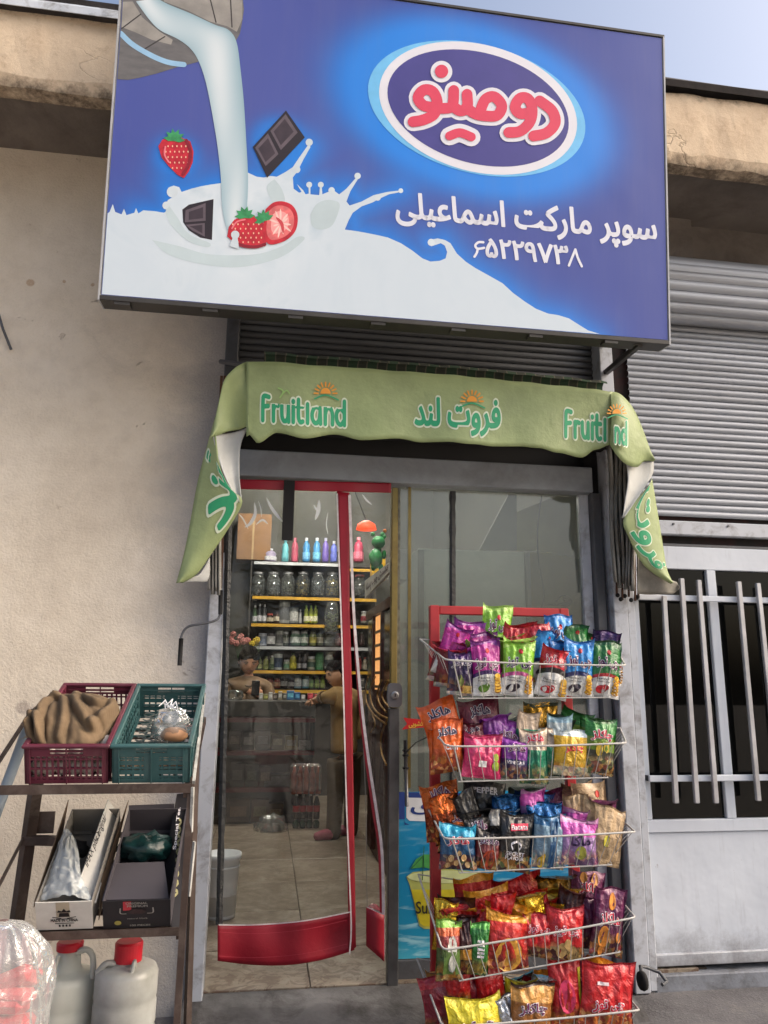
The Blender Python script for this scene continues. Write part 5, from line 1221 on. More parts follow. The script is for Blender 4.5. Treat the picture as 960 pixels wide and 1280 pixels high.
for k in range(5):
    z = lerp(side(470, 860).z, zt1 - .12, k / 5)
    G().box((fx + .006, yn + wdt + .062, z), (fx + .0115, yn + 2 * wdt - .062, z + .02)).build('shelf_line', M('cabinet shelf', (120, 96, 70), .5), cab)
for P_ in ([(461, 846), (458, 862), (460, 880), (470, 895), (484, 905)], [(470, 846), (464, 862), (466, 880), (474, 892), (486, 898)], [(478, 850), (473, 866), (476, 880), (484, 890)], [(487, 850), (479, 866), (481, 876), (488, 884)], [(485, 900), (478, 918), (478, 940), (484, 956)], [(466, 892), (470, 905), (465, 915)]):
    G().tube([side(*p) - Vector((.006, 0, 0)) for p in catmull([(a, b, 0) for a, b in P_], 16) for p in [(p.x, p.y)]], .007, 6).build('gilt_curve', gilt, cab, smooth=True)
sb = empty('sign_board', side(470, 745), 'narrow white board with dark red writing on top of the drinks cabinet', 'sign')
q = [side(456, 748), side(489, 712), side(489, 697 + 4), side(456, 726)]
G().prism(q, (.02, 0, 0)).build('board', M('board white', (170, 166, 156), .6), sb)
def sbf(u, v): return q[0].lerp(q[1], .08 + u * .84).lerp(q[3].lerp(q[2], .08 + u * .84), .15 + .7 * v) - Vector((.003, 0, 0))
g = G(); letters(g, 'کشمش چوب پسته', sbf, off=.03, fa=True, res=2); g.build('lettering', M('board ink', (70, 30, 34), .6), sb)
ybx = G().box(side(458, 727) + Vector((.03, 0, 0)), side(463, 694) + Vector((.14, .1, 0)), bev=.004); ybx.build('yellow_box', M('yellow carton', (216, 170, 40), .5), label='yellow box behind the green toy on the cabinet', cat='box')
# toy
tg = M('glossy green toy', (44, 132, 70), .3, var=.05); ty = empty('toy_figure', at(469, 711, 2.1), 'glossy green balloon-like toy figure standing on the drinks cabinet', 'toy')
def tb(px, py, rx, rz, nm, mt=tg): m = mpp(2.1); G().ball(at(px, py, 2.1), rx * m, rx * m * .9, rz * m, 14).build(nm, mt, ty, smooth=True)
tb(470, 698, 8.5, 13.5, 'belly'); tb(473, 678, 9, 8.5, 'head'); tb(472, 688, 5, 5, 'neck'); tb(466, 668, 3, 3, 'ear'); tb(478, 668, 3, 3, 'ear'); tb(464, 696, 3, 6, 'arm'); tb(480, 693, 3, 6, 'arm'); tb(467, 709, 3.4, 5, 'leg'); tb(476, 709, 3.4, 5, 'leg'); tb(480, 671, 3, 3, 'nose')
G().ball(at(481, 663.5, 2.1), .015, n=10).build('toy_ball', M('orange ball', (206, 110, 60), .5), label='small orange ball on the green toy figure', cat='ball')
# lamp with orange glow
lp_ = empty('hanging_lamp', at(458, 652, 3.2), 'orange-red glowing lamp hanging inside at upper right of the doorway', 'lamp')
c = at(458, 658, 3.2)
G().lathe([(.095, -.03), (.08, .02), (.03, .05), (.01, .055)], c, 20).build('lamp_shade', M('orange glow', (226, 74, 40), .5, emit=.9), lp_, smooth=True)
G().tube([c + Vector((0, 0, .05)), at(442, 610, 3.2)], .004, 6).build('lamp_cord', dark, lp_)
# unseen ceiling tubes added to brighten the dark shop
tube = M('added fluorescent tube', (255, 248, 236), .5, emit=185, var=0)
for k, yy in enumerate((1.6, 3.9)):
    o = empty('added_tube_lamp', (.35, yy, ZC - .12), '%s added fluorescent tube lamp under the shop ceiling' % ('nearer', 'farther')[k], 'added ceiling lamp')
    G().tube([(-.1, yy, ZC - .1), (1.1, yy, ZC - .1)], .018, 8).build('tube', tube, o); G().box((-.12, yy - .04, ZC - .06), (1.12, yy + .04, ZC - .001)).build('fitting', M('lamp fitting', (200, 200, 200), .5), o)
# white appliance wall and panels behind the window
wpan = M('grey white panel', (196, 204, 198), .5, var=.06, scale=2, dirt=(120, 128, 118), dirt_amt=.3)
fr_ = empty('white_freezer', at(610, 1100, .75), 'tall pale panelled appliance standing behind the shop window', 'freezer')
FZ = .24
xa, xb = at(522, 900, FZ).x, at(662, 900, FZ).x
ztw = at(600, 688, FZ).z
G().box((xa, FZ, FLOOR), (xb, .85, ztw), bev=.004).build('body', wpan, fr_)
G().box((xb + .002, FZ - .02, FLOOR), (at(668, 900, FZ).x, FZ + .04, ztw), bev=.002).build('trim', M('panel trim', (120, 126, 120), .5), fr_)
G().box((xa, FZ - .02, FLOOR), (xa + .03, FZ - .002, ztw - .01), bev=.002).build('trim', M('panel trim', (120, 126, 120), .5), fr_)
G().box((at(498, 700, .22).x, .22, at(500, 724, .22).z), (at(510, 700, .22).x, .5, at(500, 686, .22).z)).build('white_box', M('white box paint', (176, 180, 180), .6), label='white box at the edge of the window next to the brass trim', cat='box')
g = G(); g.prism([at(599, 688, .3), at(636, 618, .3), at(646, 618, .3), at(646, 688, .3)], (0, .02, 0)); g.build('grey_reflection_board', M('grey board', (118, 122, 116), .7), label='grey angled board standing in for a reflection in the window glass', cat='board')  # grey board takes the place of a building reflected in the pane
g = G(); g.prism([at(646, 688, .34), at(646, 640, .34), at(705, 616, .34), at(735, 616, .34), at(735, 700, .34), at(672, 688, .34)], (0, .02, 0)); g.build('pale_reflection_board', M('cream board', (150, 148, 112), .7, dirt=(110, 108, 80)), label='cream board standing in for a pale reflection at upper right of the window', cat='board')  # pale board takes the place of a bright reflection in the pane
G().box((at(669, 900, .34).x, .38, FLOOR), (1.88, .41, at(700, 690, .34).z)).build('olive_partition', M('olive curtain', (122, 120, 76), .8, var=.15, scale=3, stretch=(6, 1, .6), dirt=(84, 84, 56), dirt_amt=.5), label='olive partition cloth behind the right edge of the window', cat='partition')
G().tube(catmull([at(678, 612, .16), at(672, 660, .16), at(673, 700, .16), at(680, 745, .16), at(671, 772, .16)], 24), .0035, 6).build('hanging_cable', dark, label='thin dark cable hanging behind the window glass', cat='cable')
g = G()
for k in range(5): g.tube(catmull([at(695 + 14 * math.sin(k), 752 + k, .15), at(704 + k, 744 + 3 * k, .15), at(716 - k, 752, .15), at(702, 762 - 2 * k, .15)], 14), .003, 5)
g.build('cable_coil', dark, label='tangled cable behind the glass above the snack rack', cat='cable')
# buckets
pw = M('white bucket plastic', (232, 234, 236), .4, var=.05)
c = atz(275, 1146, FLOOR + .001); yb = c.y; m = mpp(yb)
bk = empty('white_bucket', c, 'white plastic bucket just inside the doorway at left', 'bucket')
h = at(278, 1066, yb).z - c.z
G().lathe([(.075, 0), (.078, .01), (.090, h * .9), (.098, h * .92), (.098, h), (.088, h), (.08, .02)], c, 24).build('bucket_shell', pw, bk, smooth=True)
G().lathe([(.09, h * .78), (.093, h * .8), (.09, h * .82)], c, 24, cap=False).build('rib', pw, bk)
# ---------------------------------------------------------------- people
def skin(name, pts, edges, mat, parent, sub=2):
    """one continuous body grown round joints: pts = [(Vector, radius or (rx, ry))]"""
    c = sum((Vector(p[0]) for p in pts), Vector()) / len(pts)
    me = bpy.data.meshes.new(name); me.from_pydata([Vector(p[0]) - c for p in pts], edges, []); me.materials.append(mat)
    o = bpy.data.objects.new(name, me); col.objects.link(o); WL[o.name] = c
    o.parent = parent; o.location = c - WL[parent.name]
    me.skin_vertices.new() if hasattr(me.skin_vertices, 'new') else None
    m = o.modifiers.new('body', 'SKIN'); m.use_smooth_shade = True
    if not me.skin_vertices: bpy.context.view_layer.update()
    sv = me.skin_vertices[0].data
    for i, p in enumerate(pts):
        r = p[1] if isinstance(p[1], (tuple, list)) else (p[1], p[1]); sv[i].radius = r; sv[i].use_root = (i == 0)
    s = o.modifiers.new('soft', 'SUBSURF'); s.levels = sub; s.render_levels = sub
    return o
def head(parent, c, s, yaw, pitch, skinm, hairm, tall=1.0, roll=0):
    """a head of height s facing -Y, turned by yaw, tilted by pitch"""
    Rm = Matrix.Rotation(yaw, 3, 'Z') @ Matrix.Rotation(roll, 3, 'Y') @ Matrix.Rotation(pitch, 3, 'X'); c = Vector(c)
    g = G(); rows = []; n = 28
    for i in range(21):
        a = math.pi * i / 20; rr = []
        for k in range(n):
            t = 2 * math.pi * k / n; d = Vector((math.sin(a) * math.cos(t), math.sin(a) * math.sin(t), math.cos(a)))
            x, y, z = d.x * .37, d.y * .46, d.z * .5
            if z < 0: x *= 1 - .30 * (-z / .5) ** 1.5; y = y * (1 - .12 * (-z / .5)) if y > 0 else y
            if y > 0 and z < -.15: y *= .75
            if y < 0:
                f = math.exp(-((x / .05) ** 2)); y -= f * .085 * math.exp(-((z + .09) / .07) ** 2) + f * .04 * math.exp(-((z - .0) / .08) ** 2)
                for e in (-1, 1): y += .045 * math.exp(-(((x - e * .15) / .08) ** 2) - ((z - .02) / .05) ** 2)
                y -= .03 * math.exp(-((x / .1) ** 2) - ((z + .24) / .04) ** 2) + .03 * math.exp(-((x / .12) ** 2) - ((z + .42) / .07) ** 2)
                y -= .02 * math.exp(-((z - .10) / .04) ** 2) * math.exp(-(x / .25) ** 2)
            rr.append(c + Rm @ (Vector((x, y, z)) * s))
        rows.append(rr)
    g.grid(rows, closed=True); o = g.build('head', skinm, parent, smooth=True)
    P = lambda x, y, z: c + Rm @ (Vector((x, y, z)) * s)
    dk = M('brows and lashes', (24, 18, 16), .8); lipm = M('lips', (120, 66, 60), .6); ew = M('eye white', (190, 184, 176), .3)
    for e in (-1, 1):
        G().ball(P(e * .15, -.395, .02), s * .045, s * .03, s * .022, 8, Rm).build('eye', ew, o, smooth=True)
        G().ball(P(e * .15, -.42, .02), s * .02, s * .012, s * .02, 8, Rm).build('iris', dk, o, smooth=True)
        G().tube([P(e * .07, -.45, .085), P(e * .15, -.45, .105), P(e * .24, -.40, .08)], s * .016, 6).build('eyebrow', dk, o, smooth=True)
        G().ball(P(e * .37, .02, -.02), s * .04, s * .07, s * .10, 10, Rm).build('ear', skinm, o, smooth=True)
    G().tube([P(-.09, -.435, -.235), P(0, -.47, -.23), P(.09, -.435, -.235)], s * .018, 6).build('mouth', lipm, o, smooth=True)
    rows = []
    for i in range(15):
        a = math.pi * .66 * i / 14; rr = []
        for k in range(n):
            t = 2 * math.pi * k / n; d = Vector((math.sin(a) * math.cos(t), math.sin(a) * math.sin(t), math.cos(a)))
            q = 1.06 + .05 * noise.noise(d * 6) + (.10 * tall * max(0, d.z)); x, y, z = d.x * .38 * q, d.y * .475 * q, d.z * .5 * q
            if y < -.05: z = max(z, .17 + .03 * noise.noise(d * 9)); y = max(y, -.40) if z < .25 else y
            rr.append(P(x, y, z))
        rows.append(rr)
    G().grid(rows, closed=True).build('hair', hairm, o, smooth=True)
    return o
def hand(parent, c, d, up, s, m, curl=.5):
    """palm and five bent fingers: d = pointing direction, up = back of the hand; s = length"""
    d = Vector(d).normalized(); up = Vector(up); up = (up - d * up.dot(d)).normalized(); sd = d.cross(up)
    W = lambda a, b, e: Vector(c) + (d * a + sd * b + up * e) * s
    pts = [(W(0, 0, 0), s * .15)]; ed = []
    pts.append((W(.25, 0, 0), (s * .22, s * .12))); ed.append((0, 1))
    for j, (off, L) in enumerate(((-.20, .38), (-.07, .44), (.07, .41), (.19, .32))):
        b = len(pts); k = curl
        pts.append((W(.48, off, 0), s * .075)); ed.append((1, b))
        x, z, a = .48, 0, 0
        for q in range(3):
            a += k * (.5 + .25 * q); x += math.cos(a) * L / 3; z -= math.sin(a) * L / 3; pts.append((W(x, off * 1.1, z), s * (.06 - .008 * q))); ed.append((b + q, b + q + 1))
    b = len(pts); pts += [(W(.12, -.2, -.05), s * .07), (W(.28, -.34, -.10), s * .06), (W(.42, -.36, -.16), s * .05)]; ed += [(0, b), (b, b + 1), (b + 1, b + 2)]
    return skin('hand', pts, ed, m, parent, 1)
skn = M('brown skin', (206, 150, 118), .55, var=.08, scale=12); hair = M('black curly hair', (10, 8, 8), .95, spec=.1, var=.3, scale=40, bump=1, bscale=60, bdist=.01)
tan = M('tan shirt', (124, 100, 76), .85, var=.12, scale=8, bump=.3, bscale=14, bdist=.01)
boy = empty('person', at(305, 900, 4.3), 'boy in a tan shirt with thick black hair behind the counter holding a phone', 'person')
YB_ = 4.35; mm = mpp(YB_)
bc = at(311, 827, YB_)
head(boy, bc, 31 * mm, R(8), R(16), skn, hair, 2.2)
nk = at(311, 846, YB_ + .04); sL = at(286, 857, YB_); sR = at(336, 859, YB_); ch = at(309, 866, YB_ + .02); wa = at(308, 905, YB_ + .02)
eL = at(290, 884, YB_ - .10); eR = at(338, 884, YB_ - .10); hL = at(312, 866, YB_ - .24); hR = at(326, 866, YB_ - .24)
skin('torso', [(wa, (.17, .12)), (ch, (.20, .13)), (at(309, 855, YB_ + .02), (.15, .10)), (nk, .062), (sL, .075), (eL, .058), (lerp(eL, hL, .8), .045), (sR, .075), (eR, .058), (lerp(eR, hR, .8), .045)],
     [(0, 1), (1, 2), (2, 3), (2, 4), (4, 5), (5, 6), (2, 7), (7, 8), (8, 9)], tan, boy)
skin('neck', [(at(310, 853, YB_ + .0), .07), (at(311, 838, YB_ + .01), .058)], [(0, 1)], skn, boy, 1)
hand(boy, lerp(eL, hL, .85), (hL - eL), (-.3, -.6, .4), .15, skn, .9); hand(boy, lerp(eR, hR, .85), (hR - eR), (.3, -.6, .4), .15, skn, .9)
ph = at(319.5, 860, YB_ - .31)
G().box(ph + Vector((-.038, -.006, -.07)), ph + Vector((.038, .006, .07)), bev=.005).build('mobile_phone', M('dark phone', (24, 24, 28), .2), label='dark mobile phone held in both hands by the boy', cat='phone')
g = G(); g.tube(catmull([at(303, 851, YB_ - .05), at(307, 857, YB_ - .12), at(314, 857, YB_ - .12), at(318, 851, YB_ - .05)], 14), .012, 6); g.build('collar', M('shirt collar', (96, 76, 58), .8), boy, smooth=True)
# customer
YP = 2.95; mp_ = mpp(YP)
cst = M('khaki long shirt', (156, 126, 80), .85, var=.12, scale=6, bump=.3, bscale=9, bdist=.012); trs = M('brown trousers', (84, 70, 52), .9, var=.15, scale=8, bump=.3, bscale=9, bdist=.012); shoe = M('dusty pink shoe', (150, 76, 90), .7)
skc = M('light skin', (214, 166, 134), .55, var=.08, scale=12)
cu = empty('person', at(425, 1070, YP), 'customer in a khaki long shirt and pink shoes leaning an arm on the counter', 'person')
head(cu, at(421, 843, YP), 31 * mp_, R(-62), R(10), skc, hair, .6, R(-8))
P_ = lambda x, y, dy=0: at(x, y, YP + dy)
skin('shirt', [(P_(430, 915), (.155, .12)), (P_(430, 890), (.17, .12)), (P_(432, 872), (.15, .10)), (P_(428, 860), .06), (P_(418, 869, -.12), .075), (P_(410, 872, -.12), .06), (P_(401, 872, -.05), .045),
              (P_(442, 872, .12), .08), (P_(450, 900, .12), .055), (P_(446, 925, .05), .045), (P_(430, 942), (.165, .125))],
     [(0, 1), (1, 2), (2, 3), (2, 4), (4, 5), (5, 6), (2, 7), (7, 8), (8, 9), (0, 10)], cst, cu)
g = G(); g.tube([P_(405, 871.5, -.08), P_(402, 872, -.05)], .052, 12); g.build('cuff', M('shirt cuff', (120, 96, 62), .85), cu, smooth=True)
skin('forearm', [(P_(404, 872, -.06), .038), (P_(392, 876, .12), .028)], [(0, 1)], skc, cu, 1)
hand(cu, P_(393, 876, .12), P_(384, 879, .35) - P_(393, 876, .12), (0, 0, 1), .17, skc, .35)
skin('trousers', [(P_(430, 930), (.14, .11)), (P_(421, 960, -.03), .088), (P_(419, 1000, -.03), .07), (P_(416, 1052, -.03), .062), (P_(440, 960, .06), .085), (P_(440, 1000, .08), .066), (P_(438, 1048, .1), .06)],
     [(0, 1), (1, 2), (2, 3), (0, 4), (4, 5), (5, 6)], trs, cu)
for (x, y, dy) in ((415, 1066, -.06), (437, 1060, .1)):
    p = P_(x, y, dy); p.z = FLOOR + .045
    skin('shoe', [(p + Vector((.03, .03, 0)), (.048, .05)), (p + Vector((-.07, -.01, -.005)), (.045, .042)), (p + Vector((-.15, -.04, -.015)), (.035, .03))], [(0, 1), (1, 2)], shoe, cu, 2)
    skin('ankle', [(p + Vector((.03, .03, .02)), .036), (p + Vector((.03, .02, .10)), .04)], [(0, 1)], skc, cu, 1)
# ================================================================ SNACK RACK AND ITS BAGS
redp = M('red painted rack steel', (172, 40, 46), .45, var=.12, scale=6, dirt=(110, 34, 34), dirt_amt=.5, dirt_scale=7)
wire = M('pale coated wire', (176, 174, 170), .4, var=.08, scale=10, dirt=(140, 132, 124), dirt_amt=.5, dirt_scale=20)
YR, YF = -.40, -.73
rack = empty('snack_rack', at(625, 1290, -.5), 'red steel snack rack with five white wire baskets full of bags', 'display rack')
zt_ = at(545, 757, YR).z
xl0, xl1 = at(537.5, 1000, YR).x, at(550, 1000, YR).x; xr0_, xr1_ = at(702, 850, YR).x, at(713, 850, YR).x
G().box((xl0, YR - .015, 0), (xl1, YR + .015, zt_), bev=.003).build('upright', redp, rack)
G().box((xr0_, YR - .015, 0), (xr1_, YR + .015, zt_), bev=.003).build('upright', redp, rack)
G().box((xl1 + .001, YR - .014, zt_ - .036), (xr0_ - .001, YR + .014, zt_ - .001), bev=.003).build('cross_bar', redp, rack)
G().box((xl1 + .001, YR - .014, .10), (xr0_ - .001, YR + .014, .13), bev=.003).build('cross_bar', redp, rack)
for x in (xl0, xr0_): G().box((x, YF - .02, 0.0), (x + .03, YR + .1, .03), bev=.003).build('foot', redp, rack)
#        rim: back-left, front-left, front-right, back-right          bottom: front-left, front-right
BK_ = [((525, 799), (557, 825), (782, 832), (770, 812), (573, 873), (757, 872)),
       ((524, 893), (558, 933), (783, 929), (775, 910), (573, 977), (760, 972)),
       ((525, 991), (555, 1049), (794, 1040), (782, 1029), (574, 1091), (765, 1081)),
       ((523, 1093), (553, 1188), (794, 1147), (779, 1129), (574, 1226), (775, 1190)),
       ((521, 1198), (553, 1284), (799, 1263), (787, 1248), (574, 1330), (778, 1306))]
def unbend(a, b, n): return [a.lerp(b, k / n) for k in range(n + 1)]
for bi, (b1, f1, f2, b2, g1_, g2_) in enumerate(BK_):
    A, B, C, D_ = at(*b1, YR), at(*f1, YF), at(*f2, YF), at(*b2, YR)
    E_, F_ = at(*g1_, YF + .06), at(*g2_, YF + .06)
    bkE = Vector((at(560, 900, YR).x, YR, E_.z + .045)); bkF = Vector((at(740, 900, YR).x, YR, F_.z + .045))
    def sag(P, k): return [p + Vector((0, 0, -k * math.sin(math.pi * i / (len(P) - 1)))) for i, p in enumerate(P)]
    def rc(P, c, Q, r=.02): return [c + (P - c).normalized() * r, c + ((P - c).normalized() + (Q - c).normalized()) * r * .3, c + (Q - c).normalized() * r]
    rim = [A] + rc(A, B, C) + sag(unbend(B, C, 8), .004)[1:-1] + rc(B, C, D_) + [D_]
    bs = empty('basket', (A + B + C + D_) / 4, parent=rack)
    G().tube(rim, .0036, 7).build('rim_wire', wire, bs, smooth=True)
    G().tube([A, D_], .0025, 6).build('rim_wire', wire, bs)
    G().tube([bkE, E_, F_, bkF], .0026, 6).build('base_wire', wire, bs); 
    for k in range(14):
        t_ = (k + .3) / 13.6; src_ = [E_.lerp(F_, t_) , B.lerp(C, .02 + t_ * .93 + .03 * math.sin(k * 2.3) * .2)]
        r_ = .0030 if k == 0 else .0015
        src_[1].z -= .004 * math.sin(math.pi * t_) ; G().tube([src_[1], src_[0], bkE.lerp(bkF, t_)], r_, 5).build('wire', wire, bs)
    for k in range(1, 7):
        t_ = k / 7; G().tube([A.lerp(B, t_), bkE.lerp(E_, t_)], .0014, 5).build('wire', wire, bs); G().tube([D_.lerp(C, t_), bkF.lerp(F_, t_)], .0014, 5).build('wire', wire, bs)

# ---- printed foil bags
_bm = {}
def bagmat(key, bands, curve=.25, metal=0.0, rough=.3, foil=.0):
    if key in _bm: return _bm[key]
    t = NT('printed foil ' + key); uv = t.n('TexCoord').outputs['UV']; sp = t.n('SeparateXYZ'); t.l(uv, sp.inputs[0])
    q = t.math('SUBTRACT', sp.outputs[0], .5); q = t.math('MULTIPLY', q, q); f = t.math('MULTIPLY_ADD', q, curve, sp.outputs[1])
    o = t.ramp(f, [(p, srgb(c)) for p, c in bands], 'CONSTANT')
    v = t.vec(); n = t.noise(v, 16, 5, .6, .5)
    if len(bands) > 1 or True:      # busy printed picture on the lower half
        vo_ = t.n('TexVoronoi'); vo_.inputs['Scale'].default_value = 62; t.l(v, vo_.inputs['Vector']); c1 = t.n('SeparateXYZ'); t.l(vo_.outputs['Color'], c1.inputs[0])
        pc = t.ramp(c1.outputs[0], [(0, srgb((60, 34, 26))), (.3, srgb((190, 130, 50))), (.5, srgb((220, 190, 120))), (.68, srgb((150, 60, 36))), (.85, srgb((96, 110, 50)))], 'CONSTANT')
        lowr = t.n('MapRange'); lowr.inputs[1].default_value = .46; lowr.inputs[2].default_value = .30; t.l(t.math('MULTIPLY_ADD', t.noise(v, 22, 3, .5), .2, sp.outputs[1]), lowr.inputs[0])
        if key not in ('kraft', 'silver', 'gold foil', 'dull gold', 'metal blue', 'rose', 'grey clear', 'magenta', 'lime', 'red white', 'sky', 'forest', 'pale'): o = t.mix(t.math('MULTIPLY', lowr.outputs[0], .55), o, pc)
    o = t.mix(t.ramp(n, [(.45, (0, 0, 0, 1)), (.7, (.28,) * 3 + (1,))]), o, (.02, .02, .02, 1), 'MULTIPLY')
    o = t.mix(t.ramp(n, [(.28, (.08,) * 3 + (1,)), (.4, (0, 0, 0, 1))]), o, (1, 1, 1, 1), 'SCREEN') if foil else o
    t.l(o, t.b.inputs['Base Color']); t.b.inputs['Metallic'].default_value = metal; t.b.inputs['Roughness'].default_value = rough
    t.b.inputs['Coat Weight'].default_value = .35; t.b.inputs['Coat Roughness'].default_value = .15
    vo = t.n('TexVoronoi', feature='F1'); vo.inputs['Scale'].default_value = 34; t.l(v, vo.inputs['Vector'])
    t.bump(t.math('MULTIPLY_ADD', t.noise(v, 60, 4, .6, 1.5), .3, t.math('MULTIPLY_ADD', vo.outputs['Distance'], .55, t.noise(v, 22, 3, .5, 2.5))), .9, .008); _bm[key] = t.m; return t.m
WH = (216, 216, 214); NV_ = (34, 30, 84)
DS = {
 'magenta': ([(0, WH), (.38, (60, 30, 100)), (.45, (176, 36, 140)), (.93, (122, 34, 130))], 'w'), 'lime': ([(0, WH), (.36, (186, 74, 140)), (.43, (126, 182, 44)), (.9, (164, 206, 96))], 'w'),
 'red white': ([(0, WH), (.46, (30, 24, 28)), (.56, (182, 22, 40))], 'w'), 'sky': ([(0, WH), (.36, (34, 40, 96)), (.44, (36, 138, 210)), (.94, (26, 110, 186))], 'w'), 'forest': ([(0, WH), (.36, (168, 26, 36)), (.42, (34, 112, 50)), (.92, (24, 84, 44))], 'w'),
 'violet': ([(0, (206, 204, 210)), (.08, (46, 26, 70)), (.7, (66, 34, 96))], 'd'), 'wine': ([(0, WH), (.1, (120, 18, 40)), (.8, (158, 28, 50))], 'd'),
 'orange': ([(0, (206, 84, 24)), (.4, (226, 98, 22)), (.92, (206, 84, 20))], 'h'), 'maroon': ([(0, (112, 20, 50)), (.9, (90, 16, 40))], 'h'), 'rose': ([(0, (206, 50, 104)), (.88, (176, 36, 84))], 'h'),
 'purple': ([(0, (40, 30, 84)), (.5, (116, 42, 140)), (.9, (150, 64, 170))], 'h'), 'beige green': ([(0, (24, 130, 98)), (.62, (196, 176, 156))], 'h'), 'yellow': ([(0, (206, 204, 190)), (.2, (206, 164, 28)), (.86, (206, 218, 220))], 'h'),
 'green': ([(0, (58, 60, 44)), (.42, (104, 134, 34)), (.66, (46, 122, 52)), (.93, (30, 92, 40))], 'h'), 'pale': ([(0, (196, 186, 160)), (.6, (206, 214, 214)), (.85, (170, 204, 220))], 'h'), 'gold': ([(0, (140, 96, 26)), (.6, (176, 134, 40))], 'm'), 'teal dark': ([(0, (28, 44, 40)), (.7, (52, 76, 66))], 'd'),
 'bronze': ([(0, (140, 60, 24)), (.6, (196, 98, 36))], 'm'), 'cyan navy': ([(0, (26, 40, 76)), (.34, (22, 76, 116)), (.74, (40, 160, 196))], 'h'), 'dark red': ([(0, (60, 20, 22)), (.3, (110, 30, 30)), (.7, (26, 22, 24))], 'h'), 'black': ([(0, (22, 20, 22)), (.8, (36, 34, 36))], 'd'), 'white black': ([(0, (22, 20, 22)), (.6, (186, 188, 188))], 'd'),
 'metal blue': ([(0, (30, 96, 150)), (.5, (22, 84, 140))], 'm'), 'steel blue': ([(0, (120, 150, 170)), (.8, (40, 96, 140))], 'd'), 'pink': ([(0, (150, 116, 168)), (.62, (196, 84, 172)), (.9, (206, 150, 196))], 'p'), 'kraft': ([(0, (150, 126, 94)), (.5, (176, 150, 116))], 'k'),
 'plum': ([(0, (84, 22, 62)), (.6, (98, 28, 74))], 'd'), 'red yellow': ([(0, (176, 30, 26)), (.68, (196, 36, 30)), (.84, (216, 150, 40))], 'h'), 'red': ([(0, (96, 26, 24)), (.26, (186, 24, 32)), (.9, (166, 20, 34))], 'h'), 'scarlet': ([(0, (196, 76, 34)), (.22, (186, 24, 32)), (.94, (166, 20, 34))], 'h'), 'brown': ([(0, (50, 22, 24)), (.3, (196, 140, 50)), (.5, (64, 26, 30))], 'd'),
 'multi': ([(0, (150, 84, 40)), (.1, (70, 90, 40)), (.55, (150, 60, 60)), (.75, (196, 90, 40)), (.88, (130, 180, 70))], 'd'), 'leaf': ([(0, (40, 116, 46)), (.88, (96, 176, 80))], 'd'), 'gold foil': ([(0, (196, 150, 30)), (.5, (216, 180, 50))], 'm'), 'dull gold': ([(0, (96, 66, 20)), (.6, (120, 90, 30))], 'm'),
 'silver': ([(0, (170, 176, 186)), (.6, (186, 190, 198))], 'm'), 'caramel': ([(0, (60, 40, 34)), (.3, (150, 96, 44)), (.7, (206, 150, 76)), (.94, (70, 46, 36))], 'h'), 'lemon': ([(0, (60, 40, 70)), (.3, (206, 180, 40)), (.6, (222, 206, 50))], 'h'), 'grey clear': ([(0, (70, 62, 60)), (.6, (96, 88, 86))], 'm'),
}
txo = M('ink white outline', (226, 222, 226), .35, var=.03); txs = {n: M('ink ' + n, c, .35, var=.05) for n, c in dict(plum=(96, 22, 74), red=(200, 30, 60), white=(226, 222, 226), navy=(50, 26, 70), black=(24, 22, 26)).items()}
chip = M('printed potato crisps', (216, 170, 50), .4, var=.35, scale=40); chipd = M('printed crisp edge', (170, 112, 30), .4, var=.3, scale=40); blk = M('printed dark picture', (60, 50, 64), .4, var=.6, scale=50); tomato = M('printed red picture', (186, 30, 40), .4, var=.3, scale=50)
grn = M('printed lime picture', (90, 130, 40), .4, var=.4, scale=50)
BAGS = []
